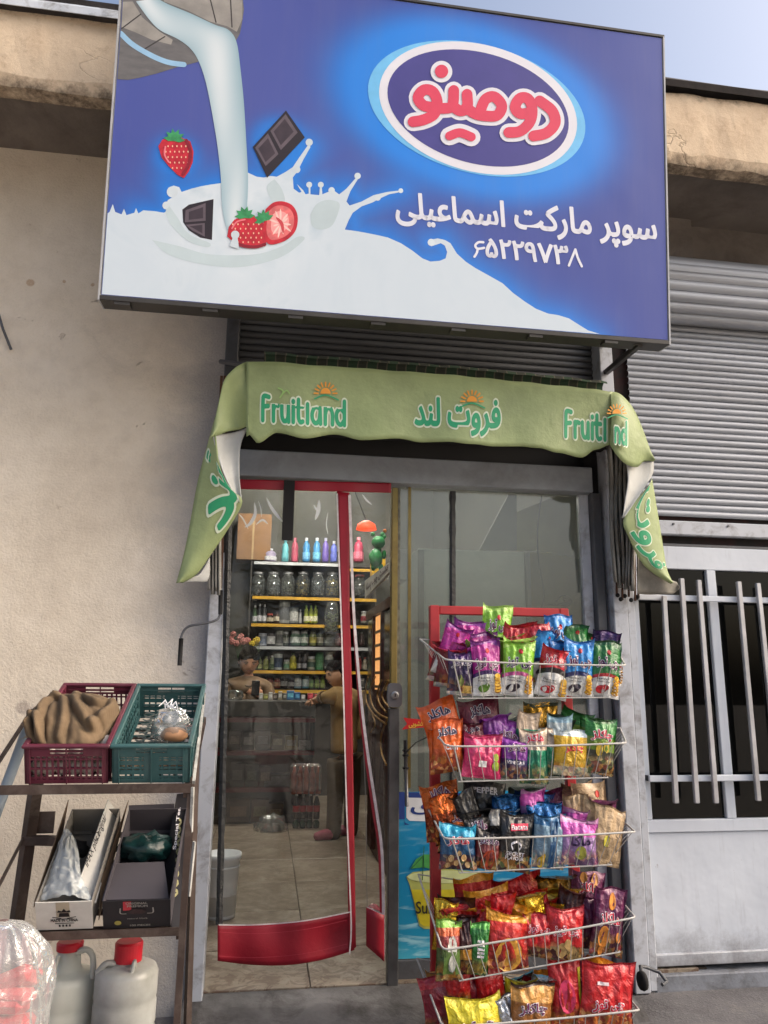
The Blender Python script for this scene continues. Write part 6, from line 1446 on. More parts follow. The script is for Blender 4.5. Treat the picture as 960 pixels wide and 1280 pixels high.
def bag(basket, name_c, tx, ty, bx, by, wd, Yt, Yb, des, text=None, fa=True, ink='plum', tpos=.62, ts=.8, th=.20, fold=0, yaw=0, puff=.030, seed=0, pic=None, label=None, extra=None, out=True, cat='snack bag', squash=1.0, tskew=0):
    rl = random.Random(int(tx * 13 + ty * 3)).uniform(-1, 1); deep = Yt > -.635
    T, B = at(tx + rl * (8 if deep else 2.5), ty - (2 if deep else 0), Yt), at(bx - rl * (5 if deep else 1.5), by, Yb); Wd = wd * mpp((Yt + Yb) / 2) * 1.05; az = (T - B); H = az.length; az.normalize()
    ax = Matrix.Rotation(R(yaw), 3, 'Z') @ Vector((1, 0, 0)); ax = (ax - az * ax.dot(az)).normalized(); an = ax.cross(az)     # an points to the viewer (-Y)
    bands, style = DS[des]; sd = seed + tx * .37
    sk = random.Random(int(tx * 7 + ty)); a1, a2 = sk.uniform(-1, 1), sk.uniform(-1, 1)
    def S(s, t, side, lift=0):
        e = min(t, 1 - t); seal = min(1, max(0, (e - .045) / .05))
        x = s * Wd / 2 * (1 - .10 * math.sin(math.pi * t) ** 1.0 + .02 * a1 * (t - .5))
        pf_ = max(0, 1 - abs(s) ** 2.4) ** .7 * max(0, math.sin(math.pi * min(1, max(0, (t - .04) / .92)))) ** .55
        y = puff * squash * pf_
        cr = abs(noise.noise(Vector((s * 2.6 + sd, t * 2.2, side * 3.1)))) * .017 + abs(noise.noise(Vector((s * 5.5 + t * 2, t * 3.5 + sd, side * 2.1)))) * .011 + abs(noise.noise(Vector((s * 9 - t * 4, t * 6 + sd * 2, side)))) * .005
        rad = math.exp(-max(0, e - .05) / .13); cr += rad * .008 * math.sin(s * 13 + a1 * 5 + 2 * noise.noise(Vector((s * 2, sd, 0))))
        y -= cr * seal * (.4 + .6 * pf_)
        y = side * y + (.0012 * math.sin(s * 60) if seal < .1 else 0) + .010 * (1 - seal * .6) * math.sin(s * 3.1 + a2 * 4) * (1 if t > .5 else .6) * min(1, Wd / .1)
        z = t * H + .006 * math.sin(s * 2.6 + a1 * 3) * (t > .9)
        if abs(s) > .8 and (t > .9): z += .008 * (abs(s) - .8) / .2
        if fold and t > .72: k = (t - .72) / .28; y += fold * k * k * .09; z -= abs(fold) * k * k * .05
        return B + ax * x + az * z + an * (y + lift)
    g = G(); nx, nt = 24, 30; uv = []
    if len(BAGS) > 0 and (Yt > -.58 and basket > 0): nx, nt = 14, 18
    for side in (1, -1):
        g.grid([[S(-1 + 2 * i / nx, j / nt, side) for i in range(nx + 1)] for j in range(nt + 1)]); uv += [(i / nx, j / nt) for j in range(nt + 1) for i in range(nx + 1)]
    g.uv = uv
    mt = bagmat(des, bands, .28 if style == 'w' else 0.0, .75 if style == 'm' else .12 if style in 'dhp' else 0, .26 if style == 'm' else .62 if style == 'k' else .33, style != 'k')
    where = ['top', 'second', 'third', 'fourth', 'lowest'][basket]
    o = g.build('snack_bag', mt, smooth=True, label=label or '%s in the %s basket' % (name_c, where), cat=cat, group='snack bags in the %s basket' % where)
    o.data.materials[0] = mt; BAGS.append(o)
    def F(l): return lambda s, t: S(s, t, 1, l)
    L = .003
    if style == 'w':
        q = pic or 'd'
        g = G(); 
        for k in range(6): disc(g, .62 + .05 * (k % 2), .09 + .052 * k, .24, .042, F(L + .0004 * k), 0, 12)
        g.build('crisps_print', chip, o)
        g = G()
        for k in range(5): stroke(g, [(.42, .075 + .052 * k), (.64, .05 + .052 * k), (.85, .08 + .052 * k)], .014, F(L + .0035), 6)
        g.build('crisp_edge_print', chipd, o)
        g = G(); disc(g, -.35, .13, .34, .07, F(L)); disc(g, -.10, .17, .20, .05, F(L + .0005)); g.build('flavour_print', {'d': blk, 'r': tomato, 'g': grn}[q], o)
        g = G(); letters(g, 'Flavored', lambda u, v: S(-.7 + u * .75, .30 + .035 * v, 1, L), off=.01); letters(g, 'Potato Chips', lambda u, v: S(-.7 + u * .85, .245 + .035 * v, 1, L), off=.01); g.build('lettering', txs['black'], o)
        g = G(); disc(g, .02, .80, .13, .045, F(L)); g.build('emblem_print', tomato, o)
    if text:
        x0, x1 = -ts, ts
        fn = lambda l: (lambda u, v: S(lerp(x0, x1, u), tpos - th / 2 + th * v + tskew * (u - .5), 1, l))
        if out: g = G(); letters(g, text, fn(L), off=.07, fa=fa, res=2); g.build('lettering_outline', txo, o)
        g = G(); letters(g, text, fn(L + .0012), off=.025, fa=fa, res=2); g.build('lettering', txs[ink], o)
    if extra: extra(o, S, F, L)
    return o
chz, chk, hk = 'چی توز', 'چاکلز', 'هاکلز'
F_ = -.665; m_ = -.655
def tag_(c, s0, s1, t0, t1, nm='patch_print', n=1, key=None):
    def f(o, S, F, L):
        g = G(); g.grid([[S(lerp(s0, s1, i / 4), lerp(t0, t1, j / 4), 1, L) for i in range(5)] for j in range(5)]); g.build(nm, pm(key or str(c), c, .2, 30), o)
    return f
def rings(c, L0):
    def f(o, S, F, L):
        g = G()
        for i, (s, t, r) in enumerate(L0): disc(g, s, t, r, r * .5, F(L + .0003 * i), 0, 14)
        g.build('picture_print', pm('rings ' + str(c), c, .35, 50), o)
    return f
def multi(*fs):
    def f(*a):
        for q in fs: q(*a)
    return f
# top basket: back to front
bag(0, 'bright lime bag standing highest, emblem and writing in view,', 617, 759, 620, 835, 39, -.50, -.50, 'lime', chz, ts=.62, tpos=.66, pic='d')
bag(0, 'magenta bag at the very back behind the other magenta bags', 581, 778, 586, 850, 42, -.50, -.50, 'magenta')
bag(0, 'red bag lying back between the lime and the blue bag', 654, 777, 652, 850, 44, -.46, -.48, 'red white', fold=.4)
bag(0, 'blue bag standing at the back, highest of the blue ones,', 700, 771, 700, 845, 37, -.50, -.50, 'sky', chz, ts=.7, tpos=.70)
bag(0, 'dark green bag leaning left at the back right', 736, 787, 742, 850, 34, -.48, -.48, 'forest', fold=.5)
bag(0, 'second magenta bag from the back', 590, 791, 594, 860, 46, -.54, -.54, 'magenta', fold=.4)
bag(0, 'lime bag folded over just below the highest lime bag', 623, 783, 626, 850, 42, -.53, -.53, 'lime', fold=1.0)
bag(0, 'crumpled red bag twisted like a bow behind the front row', 677, 783, 680, 850, 38, -.57, -.56, 'red white', chz, ts=.5, tpos=.7, squash=1.3, seed=5)
bag(0, 'pale blue bag folded flat behind the front blue bag', 712, 793, 714, 850, 42, -.56, -.56, 'pale', fold=1.0)
bag(0, 'dark green bag just behind the front green bag', 752, 795, 754, 850, 38, -.57, -.57, 'forest', fold=.8)
bag(0, 'third magenta bag, wedged behind the front magenta bag,', 604, 793, 602, 862, 40, -.60, -.59, 'magenta', yaw=10)
bag(0, 'lime bag folded back behind the front lime bag', 644, 789, 645, 860, 48, -.60, -.59, 'lime', fold=.9)
bag(0, 'deep red bag lying along the left end', 563, 802, 556, 853, 46, -.55, -.58, 'wine', yaw=-38, fold=.6, extra=rings((60, 30, 40), [(.1, .4, .3), (-.4, .3, .25)]))
bag(0, 'wine red bag leaning against the left wires', 566, 805, 562, 860, 42, -.62, -.60, 'wine', yaw=-30, fold=.5)
bag(0, 'dark violet bag with pale writing at the front left', 574, 815, 576, 869, 33, m_, F_, 'violet', chk, ink='navy', ts=.8, tpos=.72, tskew=.05, extra=multi(tag_((170, 140, 70), .1, .9, .05, .22), rings((110, 120, 60), [(-.1, .36, .2), (0, .30, .2)])))
bag(0, 'magenta and white bag with yellow crisps in the front row', 608, 800, 609, 870, 38, m_, F_, 'magenta', chz, ts=.85, tpos=.56, pic='g')
bag(0, 'lime and white bag with yellow crisps in the front row', 649, 801, 646, 870, 42, m_, F_, 'lime', chz, ts=.8, tpos=.58, ink='navy')
bag(0, 'red bag with crushed top and white lower half', 697, 808, 688, 872, 42, m_, F_, 'red white', chz, ts=.8, tpos=.70, ink='red', pic='r', fold=.25)
bag(0, 'sky blue and white bag with yellow crisps', 723, 800, 722, 871, 40, m_, F_, 'sky', chz, ts=.8, tpos=.60, ink='plum')
bag(0, 'green and white bag with a tomato picture at the front right', 758, 802, 756, 872, 40, m_, F_, 'forest', chz, ts=.72, tpos=.60, ink='plum', pic='r')
bag(0, 'small magenta bag tucked between the violet and magenta bags', 588, 806, 590, 862, 30, -.625, -.615, 'magenta', fold=.3, yaw=-14)
bag(0, 'sky blue bag tucked low between the red and blue bags', 704, 802, 706, 862, 34, -.61, -.60, 'sky', yaw=12)
bag(0, 'small dark green bag at the far right end', 770, 797, 768, 858, 26, -.56, -.56, 'forest', yaw=30)
# second basket
bag(1, 'small violet bag tucked left of the beige and green bag', 657, 905, 658, 958, 30, -.56, -.56, 'violet', fold=.3)
bag(1, 'dark green and pale bag tucked left of the yellow bag', 695, 893, 696, 955, 34, -.50, -.50, 'teal dark', fold=.3, yaw=-10)
bag(1, 'small yellow bag half hidden between yellow and green bags', 733, 918, 732, 966, 28, -.625, -.62, 'yellow', yaw=16)
bag(1, 'gold topped bag lying at the back, highest on the right', 675, 881, 676, 950, 44, -.46, -.47, 'gold', extra=tag_((60, 70, 50), -.98, .98, .93, .99))
bag(1, 'dark green bag at the back right', 715, 885, 716, 950, 42, -.48, -.48, 'green', fold=.4)
bag(1, 'dark teal bag lying at the back in the middle', 641, 889, 644, 950, 34, -.48, -.48, 'teal dark', fold=.8)
bag(1, 'large orange bag standing at the back left', 551, 879, 560, 944, 47, -.55, -.56, 'orange', hk, ts=.62, tpos=.78, ink='navy', yaw=-8)
bag(1, 'maroon bag with white-edged writing, highest in the middle,', 604, 876, 602, 950, 52, -.54, -.55, 'maroon', hk, ts=.5, tpos=.80, ink='navy')
bag(1, 'small rose bag squeezed behind the big rose bag', 592, 903, 594, 955, 34, -.60, -.60, 'maroon', hk, ts=.6, tpos=.80, ink='navy', fold=.2)
bag(1, 'white and pale blue bag folded flat in the middle', 672, 900, 674, 955, 48, -.52, -.52, 'pale', fold=1.0)
bag(1, 'second pale blue bag folded flat further right', 700, 903, 702, 955, 46, -.56, -.56, 'pale', fold=.9)
bag(1, 'purple bag standing behind the front purple bag', 629, 904, 632, 955, 42, -.60, -.60, 'purple', hk, ts=.6, tpos=.68, ink='plum')
bag(1, 'dark green bag behind the front right green bag', 744, 897, 744, 955, 36, -.58, -.58, 'green', fold=.3)
bag(1, 'beige and green bag at right of the purple bags, nearer one,', 667, 912, 668, 980, 36, -.64, -.65, 'beige green', hk, ts=.6, tpos=.84, ink='red')
bag(1, 'narrow beige and green bag beside the yellow bag', 689, 914, 690, 970, 24, -.62, -.63, 'beige green')
bag(1, 'bright orange bag at the front left', 557, 901, 560, 962, 38, -.63, -.64, 'orange', hk, ts=.62, tpos=.74, ink='navy', yaw=-12, tskew=.05, extra=multi(rings((150, 60, 40), [(.3, .16, .2), (.5, .24, .16)]), lambda o, S, F, L: (lambda g: (letters(g, 'Corn', lambda u, v: S(-.1 + u * .8, .40 + .10 * v, 1, L), off=.03), g.build('lettering', txo, o)))(G())))
bag(1, 'big rose pink bag with a white price tag', 602, 918, 602, 973, 48, m_, F_, 'rose', None, squash=1.2, extra=multi(tag_((222, 222, 222), -.25, .18, .26, .40, 'price_tag'), rings((150, 170, 60), [(.72, .3, .22), (.7, .5, .18)])))
bag(1, 'purple over navy bag with white lettering in the front row', 645, 925, 642, 974, 36, m_, F_, 'purple', hk, ts=.6, tpos=.78, ink='plum', extra=lambda o, S, F, L: (lambda g: (letters(g, 'VINEGAR', lambda u, v: S(-.7 + u * 1.3, .38 + .08 * v, 1, L), off=.02), g.build('lettering', txo, o)))(G()))
bag(1, 'mustard yellow bag with pale top in the front row', 717, 913, 714, 970, 48, m_, F_, 'yellow', chk, ts=.55, tpos=.60, ink='red', out=False, tskew=.05)
bag(1, 'green bag with red and white writing at the front right', 752, 899, 747, 968, 42, m_, F_, 'green', chk, ts=.7, tpos=.70, ink='red', tskew=.04, extra=rings((176, 150, 40), [(-.2, .45, .25), (.3, .5, .2)]))
# third basket
bag(2, 'dark navy bag lying at the back in the middle', 654, 972, 656, 1040, 40, -.46, -.46, 'teal dark', fold=.8)
bag(2, 'plum bag lying behind the kraft bags', 698, 978, 700, 1050, 40, -.46, -.46, 'plum', fold=.5)
bag(2, 'small folded kraft bag at the back', 722, 972, 724, 1050, 40, -.47, -.47, 'kraft', fold=.5)
bag(2, 'kraft paper bag with a small red mark at the back right', 740, 981, 740, 1050, 44, -.52, -.51, 'kraft', extra=rings((190, 50, 40), [(.45, .80, .13)]))
bag(2, 'bronze orange bag at the back left', 550, 982, 556, 1050, 45, -.52, -.53, 'bronze', hk, ts=.55, tpos=.84, ink='plum', yaw=-8)
bag(2, 'black bag with pale lettering at the very back', 601, 980, 603, 1050, 52, -.52, -.53, 'black', 'PEPPER', fa=False, ink='white', out=False, ts=.6, tpos=.86, th=.09)
bag(2, 'metallic blue crumpled bag at the back', 666, 987, 668, 1060, 50, -.54, -.55, 'metal blue', fold=.3, squash=1.3)
bag(2, 'pink bag with pale seal at the back', 703, 996, 705, 1060, 36, -.54, -.55, 'pink', fold=.3)
bag(2, 'black bag lying flat behind the orange topped bag', 600, 1003, 602, 1065, 70, -.58, -.58, 'black', fold=.6)
bag(2, 'white and black bag squeezed in the middle', 628, 1006, 626, 1070, 36, -.60, -.60, 'white black', fold=.4, yaw=14)
bag(2, 'second metallic blue bag just behind the steel blue one', 683, 1006, 684, 1070, 44, -.62, -.61, 'metal blue', squash=1.2)
bag(2, 'pink bag just behind the front pink bag', 719, 1010, 720, 1070, 32, -.61, -.61, 'pink', fold=.2, yaw=-12)
bag(2, 'tall kraft paper bag left of the front kraft bag', 744, 1002, 744, 1075, 46, -.60, -.61, 'kraft', yaw=8)
bag(2, 'orange topped bag lying behind the cyan bag', 571, 1017, 574, 1070, 44, -.60, -.60, 'bronze', hk, ts=.5, tpos=.86, ink='plum', fold=.1)
bag(2, 'cyan topped navy bag with a snack picture at the front left', 574, 1031, 571, 1087, 44, m_, F_, 'cyan navy', hk, ts=.6, tpos=.64, ink='red', yaw=-6, extra=rings((196, 160, 110), [(-.4, .26, .16), (-.1, .16, .15), (.3, .28, .16), (.5, .12, .14), (-.55, .1, .13), (.05, .38, .12)]))
bag(2, 'dark red and black bag with white writing in the front row', 610, 1038, 608, 1087, 32, m_, F_, 'dark red', hk, ts=.8, tpos=.72, ink='plum', extra=rings((180, 70, 40), [(0, .25, .5), (.2, .38, .3)]))
bag(2, 'black bag marked as a secret flavour with a red tag', 644, 1017, 641, 1090, 42, m_, F_, 'black', None, extra=lambda o, S, F, L: (lambda g, h, k: (letters(g, 'SECRET', lambda u, v: S(-.55 + u * 1.1, .29 + .06 * v, 1, L), off=.02), letters(g, 'FLAVOUR', lambda u, v: S(-.55 + u * 1.1, .215 + .06 * v, 1, L), off=.02), stroke(g, [(-.2, .40), (-.3, .47), (-.1, .52), (.1, .52), (.3, .47), (.2, .40)], .04, F(L)), g.build('lettering', txo, o), h.grid([[S(lerp(-.4, .7, i / 5), lerp(.70, .82, j / 3) + .04 * i / 5, 1, L) for i in range(6)] for j in range(4)]), h.build('red_tag_print', pm('tag red', (196, 30, 70)), o), letters(k, 'Batata', lambda u, v: S(-.35 + u, .72 + .08 * v + .04 * u, 1, L + .001), off=.02), k.build('lettering', txo, o)))(G(), G(), G()))
bag(2, 'steel blue bag with a dark band and yellow fruit picture', 687, 1019, 685, 1086, 40, m_, F_, 'steel blue', None, extra=multi(tag_((26, 70, 110), -.1, .42, .02, .9), rings((206, 170, 40), [(-.5, .12, .22), (-.4, .22, .12)])))
bag(2, 'front pink bag with yellow lettering', 726, 1023, 722, 1082, 48, m_, F_, 'pink', 'ماکا', ink='navy', ts=.5, tpos=.54, tskew=.04, out=False, extra=rings((150, 150, 60), [(0, .28, .3)]))
bag(2, 'large kraft paper bag at the front right end', 766, 1010, 754, 1082, 46, -.64, -.65, 'kraft', yaw=14, squash=.8, extra=rings((190, 180, 60), [(-.3, .42, .2)]))
bag(2, 'dark blue bag tucked between the black and steel blue bags', 664, 1012, 664, 1072, 30, -.595, -.59, 'metal blue', yaw=-12, fold=.3)
bag(2, 'small black bag tucked behind the dark red bag', 596, 1024, 597, 1075, 34, -.63, -.62, 'black', hk, ts=.6, tpos=.82, yaw=12)
bag(2, 'small plum bag tucked between pink and kraft bags', 738, 996, 738, 1062, 30, -.55, -.55, 'plum', fold=.4)
# fourth basket
bag(3, 'small scarlet bag tucked under the gold foil bag', 690, 1118, 690, 1176, 40, -.555, -.555, 'scarlet', fold=.4, yaw=8)
bag(3, 'small red and yellow bag tucked in the middle of the heap', 654, 1133, 654, 1188, 34, -.62, -.61, 'red yellow', yaw=14, fold=.3)
bag(3, 'small dark plum bag tucked left of the tall maroon bag', 741, 1122, 740, 1186, 28, -.60, -.60, 'plum', yaw=-14)
bag(3, 'small red bag half buried above the slim green bag', 607, 1128, 606, 1185, 32, -.62, -.61, 'scarlet', fold=.3)
bag(3, 'small yellow bag peeping out near the left end', 556, 1128, 556, 1190, 28, -.60, -.60, 'gold foil', yaw=-24)
bag(3, 'dull gold bag lying at the back, highest one,', 691, 1085, 693, 1150, 46, -.46, -.46, 'dull gold', fold=.6)
bag(3, 'dark red bag under the gold one at the back', 648, 1090, 650, 1155, 60, -.46, -.46, 'red', fold=.3)
bag(3, 'red bag with yellow strip at the back left', 592, 1092, 594, 1160, 48, -.48, -.48, 'red yellow', fold=.2)
bag(3, 'maroon bag with cookie pictures at the back right', 731, 1092, 732, 1160, 42, -.50, -.50, 'plum', hk, ts=.6, tpos=.72, ink='red', extra=rings((190, 130, 60), [(-.4, .9, .2), (.3, .86, .22)]))
bag(3, 'gold foil bag in the middle at the back', 699, 1102, 701, 1165, 50, -.52, -.52, 'gold foil', fold=.5)
bag(3, 'red bag in the middle with a bent top', 662, 1110, 664, 1170, 50, -.53, -.53, 'scarlet', fold=.3)
bag(3, 'red bag with a broad yellow strip, second row left', 612, 1110, 614, 1175, 54, -.54, -.54, 'red yellow', fold=.1)
bag(3, 'second gold foil bag, torn and wrinkled', 710, 1121, 712, 1180, 38, -.58, -.58, 'gold foil', squash=1.3, fold=.3)
bag(3, 'dark brown bag with yellow picture at the left end', 570, 1116, 568, 1185, 44, -.56, -.57, 'brown', yaw=-22, fold=.3)
bag(3, 'second dark brown bag with white band at left', 578, 1135, 576, 1195, 42, -.60, -.60, 'brown', yaw=-16, fold=.4)
bag(3, 'glossy red bag in the second row with pale streaks', 672, 1127, 674, 1185, 42, -.58, -.58, 'scarlet', yaw=10)
bag(3, 'red bag with yellow strip leaning in the middle', 630, 1128, 632, 1190, 52, -.59, -.60, 'red yellow', fold=.1, yaw=-8)
bag(3, 'red bag with white writing left of the right-hand red bag', 672, 1143, 672, 1197, 40, -.645, -.655, 'red', chz, ts=.7, tpos=.66, ink='red')
bag(3, 'big red bag with white writing next to the maroon bag', 708, 1134, 706, 1200, 46, m_, F_, 'red', chz, ts=.75, tpos=.56, ink='red', extra=rings((170, 140, 90), [(-.3, .2, .3), (.3, .14, .3), (0, .3, .25)]))
bag(3, 'tall maroon bag with cookie pictures at the front right', 762, 1110, 757, 1195, 40, -.64, -.655, 'plum', hk, ts=.7, tpos=.54, ink='red', extra=rings((206, 130, 50), [(.1, .80, .24), (-.35, .28, .34), (.6, .3, .16), (-.4, .08, .16)]))
bag(3, 'slim multicoloured bag at the front left corner', 561, 1150, 560, 1226, 30, -.655, -.665, 'multi', None, extra=multi(tag_((84, 110, 50), -.5, .9, .12, .5), rings((200, 200, 190), [(.2, .56, .4), (.2, .30, .3)])))
bag(3, 'slim brown bag with a lid picture between two green bags', 581, 1152, 583, 1218, 20, -.65, -.655, 'brown')
bag(3, 'slim green bag with white label stripes near the left', 600, 1153, 597, 1219, 24, -.66, -.667, 'leaf', None, extra=lambda o, S, F, L: (lambda g: ([g.grid([[S(lerp(-.35, .35, i / 3), .36 + .07 * k + .045 * j, 1, L) for i in range(4)] for j in range(2)]) for k in range(5)], g.build('stripe_print', txo, o)))(G()))
bag(3, 'big red and yellow bag with a round crisp picture', 636, 1141, 632, 1212, 54, m_, F_, 'red yellow', None, extra=rings((206, 150, 60), [(.05, .28, .62)]), puff=.026)
# lowest basket
bag(4, 'small red bag tucked between silver and caramel bags', 668, 1216, 668, 1280, 36, -.56, -.56, 'red', fold=.3)
bag(4, 'small caramel bag at the far left back corner', 552, 1206, 554, 1270, 34, -.50, -.50, 'caramel', fold=.3, yaw=-16)
bag(4, 'small plum bag tucked behind the big red bag on the right', 728, 1192, 730, 1260, 36, -.50, -.50, 'plum', fold=.3)
bag(4, 'wine red bag lying wide at the left end', 575, 1216, 573, 1290, 84, -.58, -.58, 'wine', None, squash=.8, puff=.03)
bag(4, 'grey see-through bag in the middle at the back', 651, 1212, 653, 1280, 36, -.50, -.50, 'grey clear', fold=.4)
bag(4, 'red and yellow bag behind the pink and red one', 686, 1210, 688, 1280, 40, -.48, -.48, 'red yellow', fold=.2)
bag(4, 'silver bag standing behind the other silver bag', 632, 1226, 634, 1290, 36, -.57, -.57, 'silver', fold=.1)
bag(4, 'red bag with a yellow folded top behind the big red bag', 750, 1195, 752, 1270, 54, -.56, -.57, 'red yellow', fold=.3)
bag(4, 'pink and red glossy bag with yellow edges', 711, 1198, 706, 1283, 40, -.62, -.64, 'scarlet', None, squash=1.2, extra=multi(tag_((206, 190, 50), .70, .98, .1, .85), rings((214, 60, 100), [(-.1, .45, .5)])))
bag(4, 'silver crumpled bag in front with folded corner', 640, 1246, 642, 1310, 38, -.63, -.63, 'silver', squash=1.3, yaw=14)
bag(4, 'yellow bag with plum writing at the front left', 592, 1246, 597, 1318, 66, m_ + .005, F_, 'lemon', chz, ts=.6, tpos=.52, tskew=.04, yaw=4)
bag(4, 'caramel coloured bag with plum and white writing', 666, 1229, 662, 1306, 52, m_, F_, 'caramel', chk, ts=.66, tpos=.60, th=.2, tskew=.05)
bag(4, 'big red bag with white-edged writing at the front right', 762, 1203, 756, 1285, 66, m_, F_, 'scarlet', chz, ts=.6, tpos=.36, th=.19, ink='red', tskew=.06, extra=tag_((206, 190, 196), -.5, -.05, .66, .71, 'small_mark_print'))

bag(0, 'small tilted magenta bag at the left end', 570.3, 783.0, 559.0, 845.0, 35.6, -0.600, -0.590, 'magenta', fold=0.15, yaw=-11, seed=0)
bag(0, 'small tilted lime bag left of centre', 590.8, 800.0, 597.1, 862.0, 33.7, -0.600, -0.590, 'lime', fold=0.37, yaw=0, seed=3)
bag(0, 'small tilted red bag just left of the middle', 645.9, 782.2, 636.7, 844.2, 31.9, -0.600, -0.590, 'red white', fold=0.11, yaw=-10, seed=6)
bag(0, 'small tilted sky blue bag just right of the middle', 683.2, 787.0, 675.0, 849.0, 30.9, -0.600, -0.590, 'sky', fold=0.26, yaw=21, seed=9)
bag(0, 'small tilted green bag right of centre', 724.2, 779.4, 721.0, 841.4, 35.3, -0.600, -0.590, 'forest', fold=0.30, yaw=8, seed=12)
bag(0, 'small tilted violet bag near the right end', 754.7, 788.9, 755.2, 850.9, 34.7, -0.600, -0.590, 'violet', fold=0.19, yaw=-19, seed=15)
bag(1, 'small tilted orange bag at the left end', 555.8, 903.9, 553.6, 965.9, 37.6, -0.600, -0.590, 'orange', fold=0.45, yaw=10, seed=0)
bag(1, 'small tilted maroon bag left of centre', 588.1, 902.6, 590.9, 964.6, 37.0, -0.600, -0.590, 'maroon', fold=0.18, yaw=11, seed=3)
bag(1, 'small tilted purple bag just left of the middle', 621.4, 887.0, 619.6, 949.0, 37.6, -0.600, -0.590, 'purple', fold=0.61, yaw=0, seed=6)
bag(1, 'small tilted beige bag just right of the middle', 653.7, 889.0, 660.2, 951.0, 34.1, -0.600, -0.590, 'beige green', fold=0.14, yaw=17, seed=9)
bag(1, 'small tilted pale blue bag right of centre', 703.6, 895.1, 697.8, 957.1, 32.0, -0.600, -0.590, 'pale', fold=0.11, yaw=-6, seed=12)
bag(1, 'small tilted green bag near the right end', 740.6, 890.3, 741.0, 952.3, 36.7, -0.600, -0.590, 'green', fold=0.63, yaw=-14, seed=15)
bag(2, 'small tilted bronze bag at the left end', 554.0, 990.3, 561.3, 1052.3, 37.8, -0.600, -0.590, 'bronze', fold=0.22, yaw=11, seed=0)
bag(2, 'small tilted black bag left of centre', 581.2, 987.8, 592.1, 1049.8, 32.7, -0.600, -0.590, 'black', fold=0.20, yaw=-2, seed=3)
bag(2, 'small tilted metallic blue bag just left of the middle', 630.4, 986.0, 631.6, 1048.0, 33.3, -0.600, -0.590, 'metal blue', fold=0.45, yaw=-9, seed=6)
bag(2, 'small tilted pink bag just right of the middle', 664.5, 982.5, 668.9, 1044.5, 34.2, -0.600, -0.590, 'pink', fold=0.32, yaw=13, seed=9)
bag(2, 'small tilted kraft bag right of centre', 719.7, 993.1, 719.8, 1055.1, 30.5, -0.600, -0.590, 'kraft', fold=0.11, yaw=-15, seed=12)
bag(2, 'small tilted plum bag near the right end', 753.3, 990.0, 754.0, 1052.0, 32.8, -0.600, -0.590, 'plum', fold=0.68, yaw=-21, seed=15)
bag(3, 'small tilted red bag at the left end', 560.8, 1122.1, 569.0, 1184.1, 30.3, -0.600, -0.590, 'red', fold=0.68, yaw=11, seed=0)
bag(3, 'small tilted red and yellow bag left of centre', 597.4, 1127.7, 593.4, 1189.7, 37.8, -0.600, -0.590, 'red yellow', fold=0.36, yaw=-18, seed=3)
bag(3, 'small tilted scarlet bag just left of the middle', 627.9, 1113.8, 627.8, 1175.8, 31.2, -0.600, -0.590, 'scarlet', fold=0.17, yaw=3, seed=6)
bag(3, 'small tilted gold bag just right of the middle', 661.3, 1108.3, 667.5, 1170.3, 35.8, -0.600, -0.590, 'gold foil', fold=0.53, yaw=-1, seed=9)
bag(3, 'small tilted brown bag right of centre', 709.5, 1106.2, 709.8, 1168.2, 31.6, -0.600, -0.590, 'brown', fold=0.37, yaw=-17, seed=12)
bag(3, 'small tilted maroon bag near the right end', 751.7, 1118.1, 748.9, 1180.1, 30.2, -0.600, -0.590, 'plum', fold=0.32, yaw=-2, seed=15)
bag(4, 'small tilted red bag at the left end', 574.4, 1197.5, 568.0, 1259.5, 34.0, -0.600, -0.590, 'red', fold=0.52, yaw=-13, seed=0)
bag(4, 'small tilted scarlet bag left of centre', 612.5, 1201.2, 614.0, 1263.2, 35.2, -0.600, -0.590, 'scarlet', fold=0.10, yaw=4, seed=3)
bag(4, 'small tilted yellow bag just left of the middle', 652.4, 1219.5, 651.4, 1281.5, 37.9, -0.600, -0.590, 'lemon', fold=0.23, yaw=-8, seed=6)
bag(4, 'small tilted silver bag just right of the middle', 684.6, 1209.8, 675.0, 1271.8, 37.5, -0.600, -0.590, 'silver', fold=0.61, yaw=0, seed=9)
bag(4, 'small tilted plum bag right of centre', 724.2, 1211.9, 718.3, 1273.9, 32.4, -0.600, -0.590, 'plum', fold=0.61, yaw=-13, seed=12)
bag(4, 'small tilted red bag near the right end', 764.3, 1205.0, 758.8, 1267.0, 32.5, -0.600, -0.590, 'red', fold=0.27, yaw=4, seed=15)
# ================================================================ PRODUCE STAND AT THE LEFT
T30 = R(30); T24 = R(24)
fs = M('brown angle steel', (70, 56, 50), .55, metal=.3, var=.25, scale=8, bump=.2, bscale=40, dirt=(112, 100, 92), dirt_amt=.5, dirt_scale=9)
st = empty('produce_stand', at(120, 1275, -.6), 'dark steel two-tier stand of sloping shelves against the left wall', 'stand')
YA = -.86
def frame_at(px, py, Y, T=T30): 
    O = at(px, py, Y); m = Matrix(((1, 0, 0), (0, math.cos(T), -math.sin(T)), (0, math.sin(T), math.cos(T)))).to_4x4(); m.translation = O; return m
A = at(-60, 994, YA); B = at(239, 985, YA); A.z = B.z
z1 = B.z
G().box((A.x, YA - .004, z1 - .014), (B.x, YA + .003, z1 + .014)).build('shelf_edge', fs, st); G().box((A.x, YA + .0035, z1 - .014), (B.x, YA + .03, z1 - .010)).build('edge_flange', fs, st)
F1 = Matrix.Translation(Vector((0, YA, z1 - .012))) @ Matrix.Rotation(T24, 4, 'X')
for k in range(9):
    v = .02 + k * .055; G().box((at(25, 990, YA).x, v, -.006), (B.x, v + .022, -.002), F1).build('shelf_slat', fs, st)
for x in (B.x - .012,): G().box((x - .012, 0, -.02), (x + .012, .5, .006), F1).build('side_rail', fs, st)
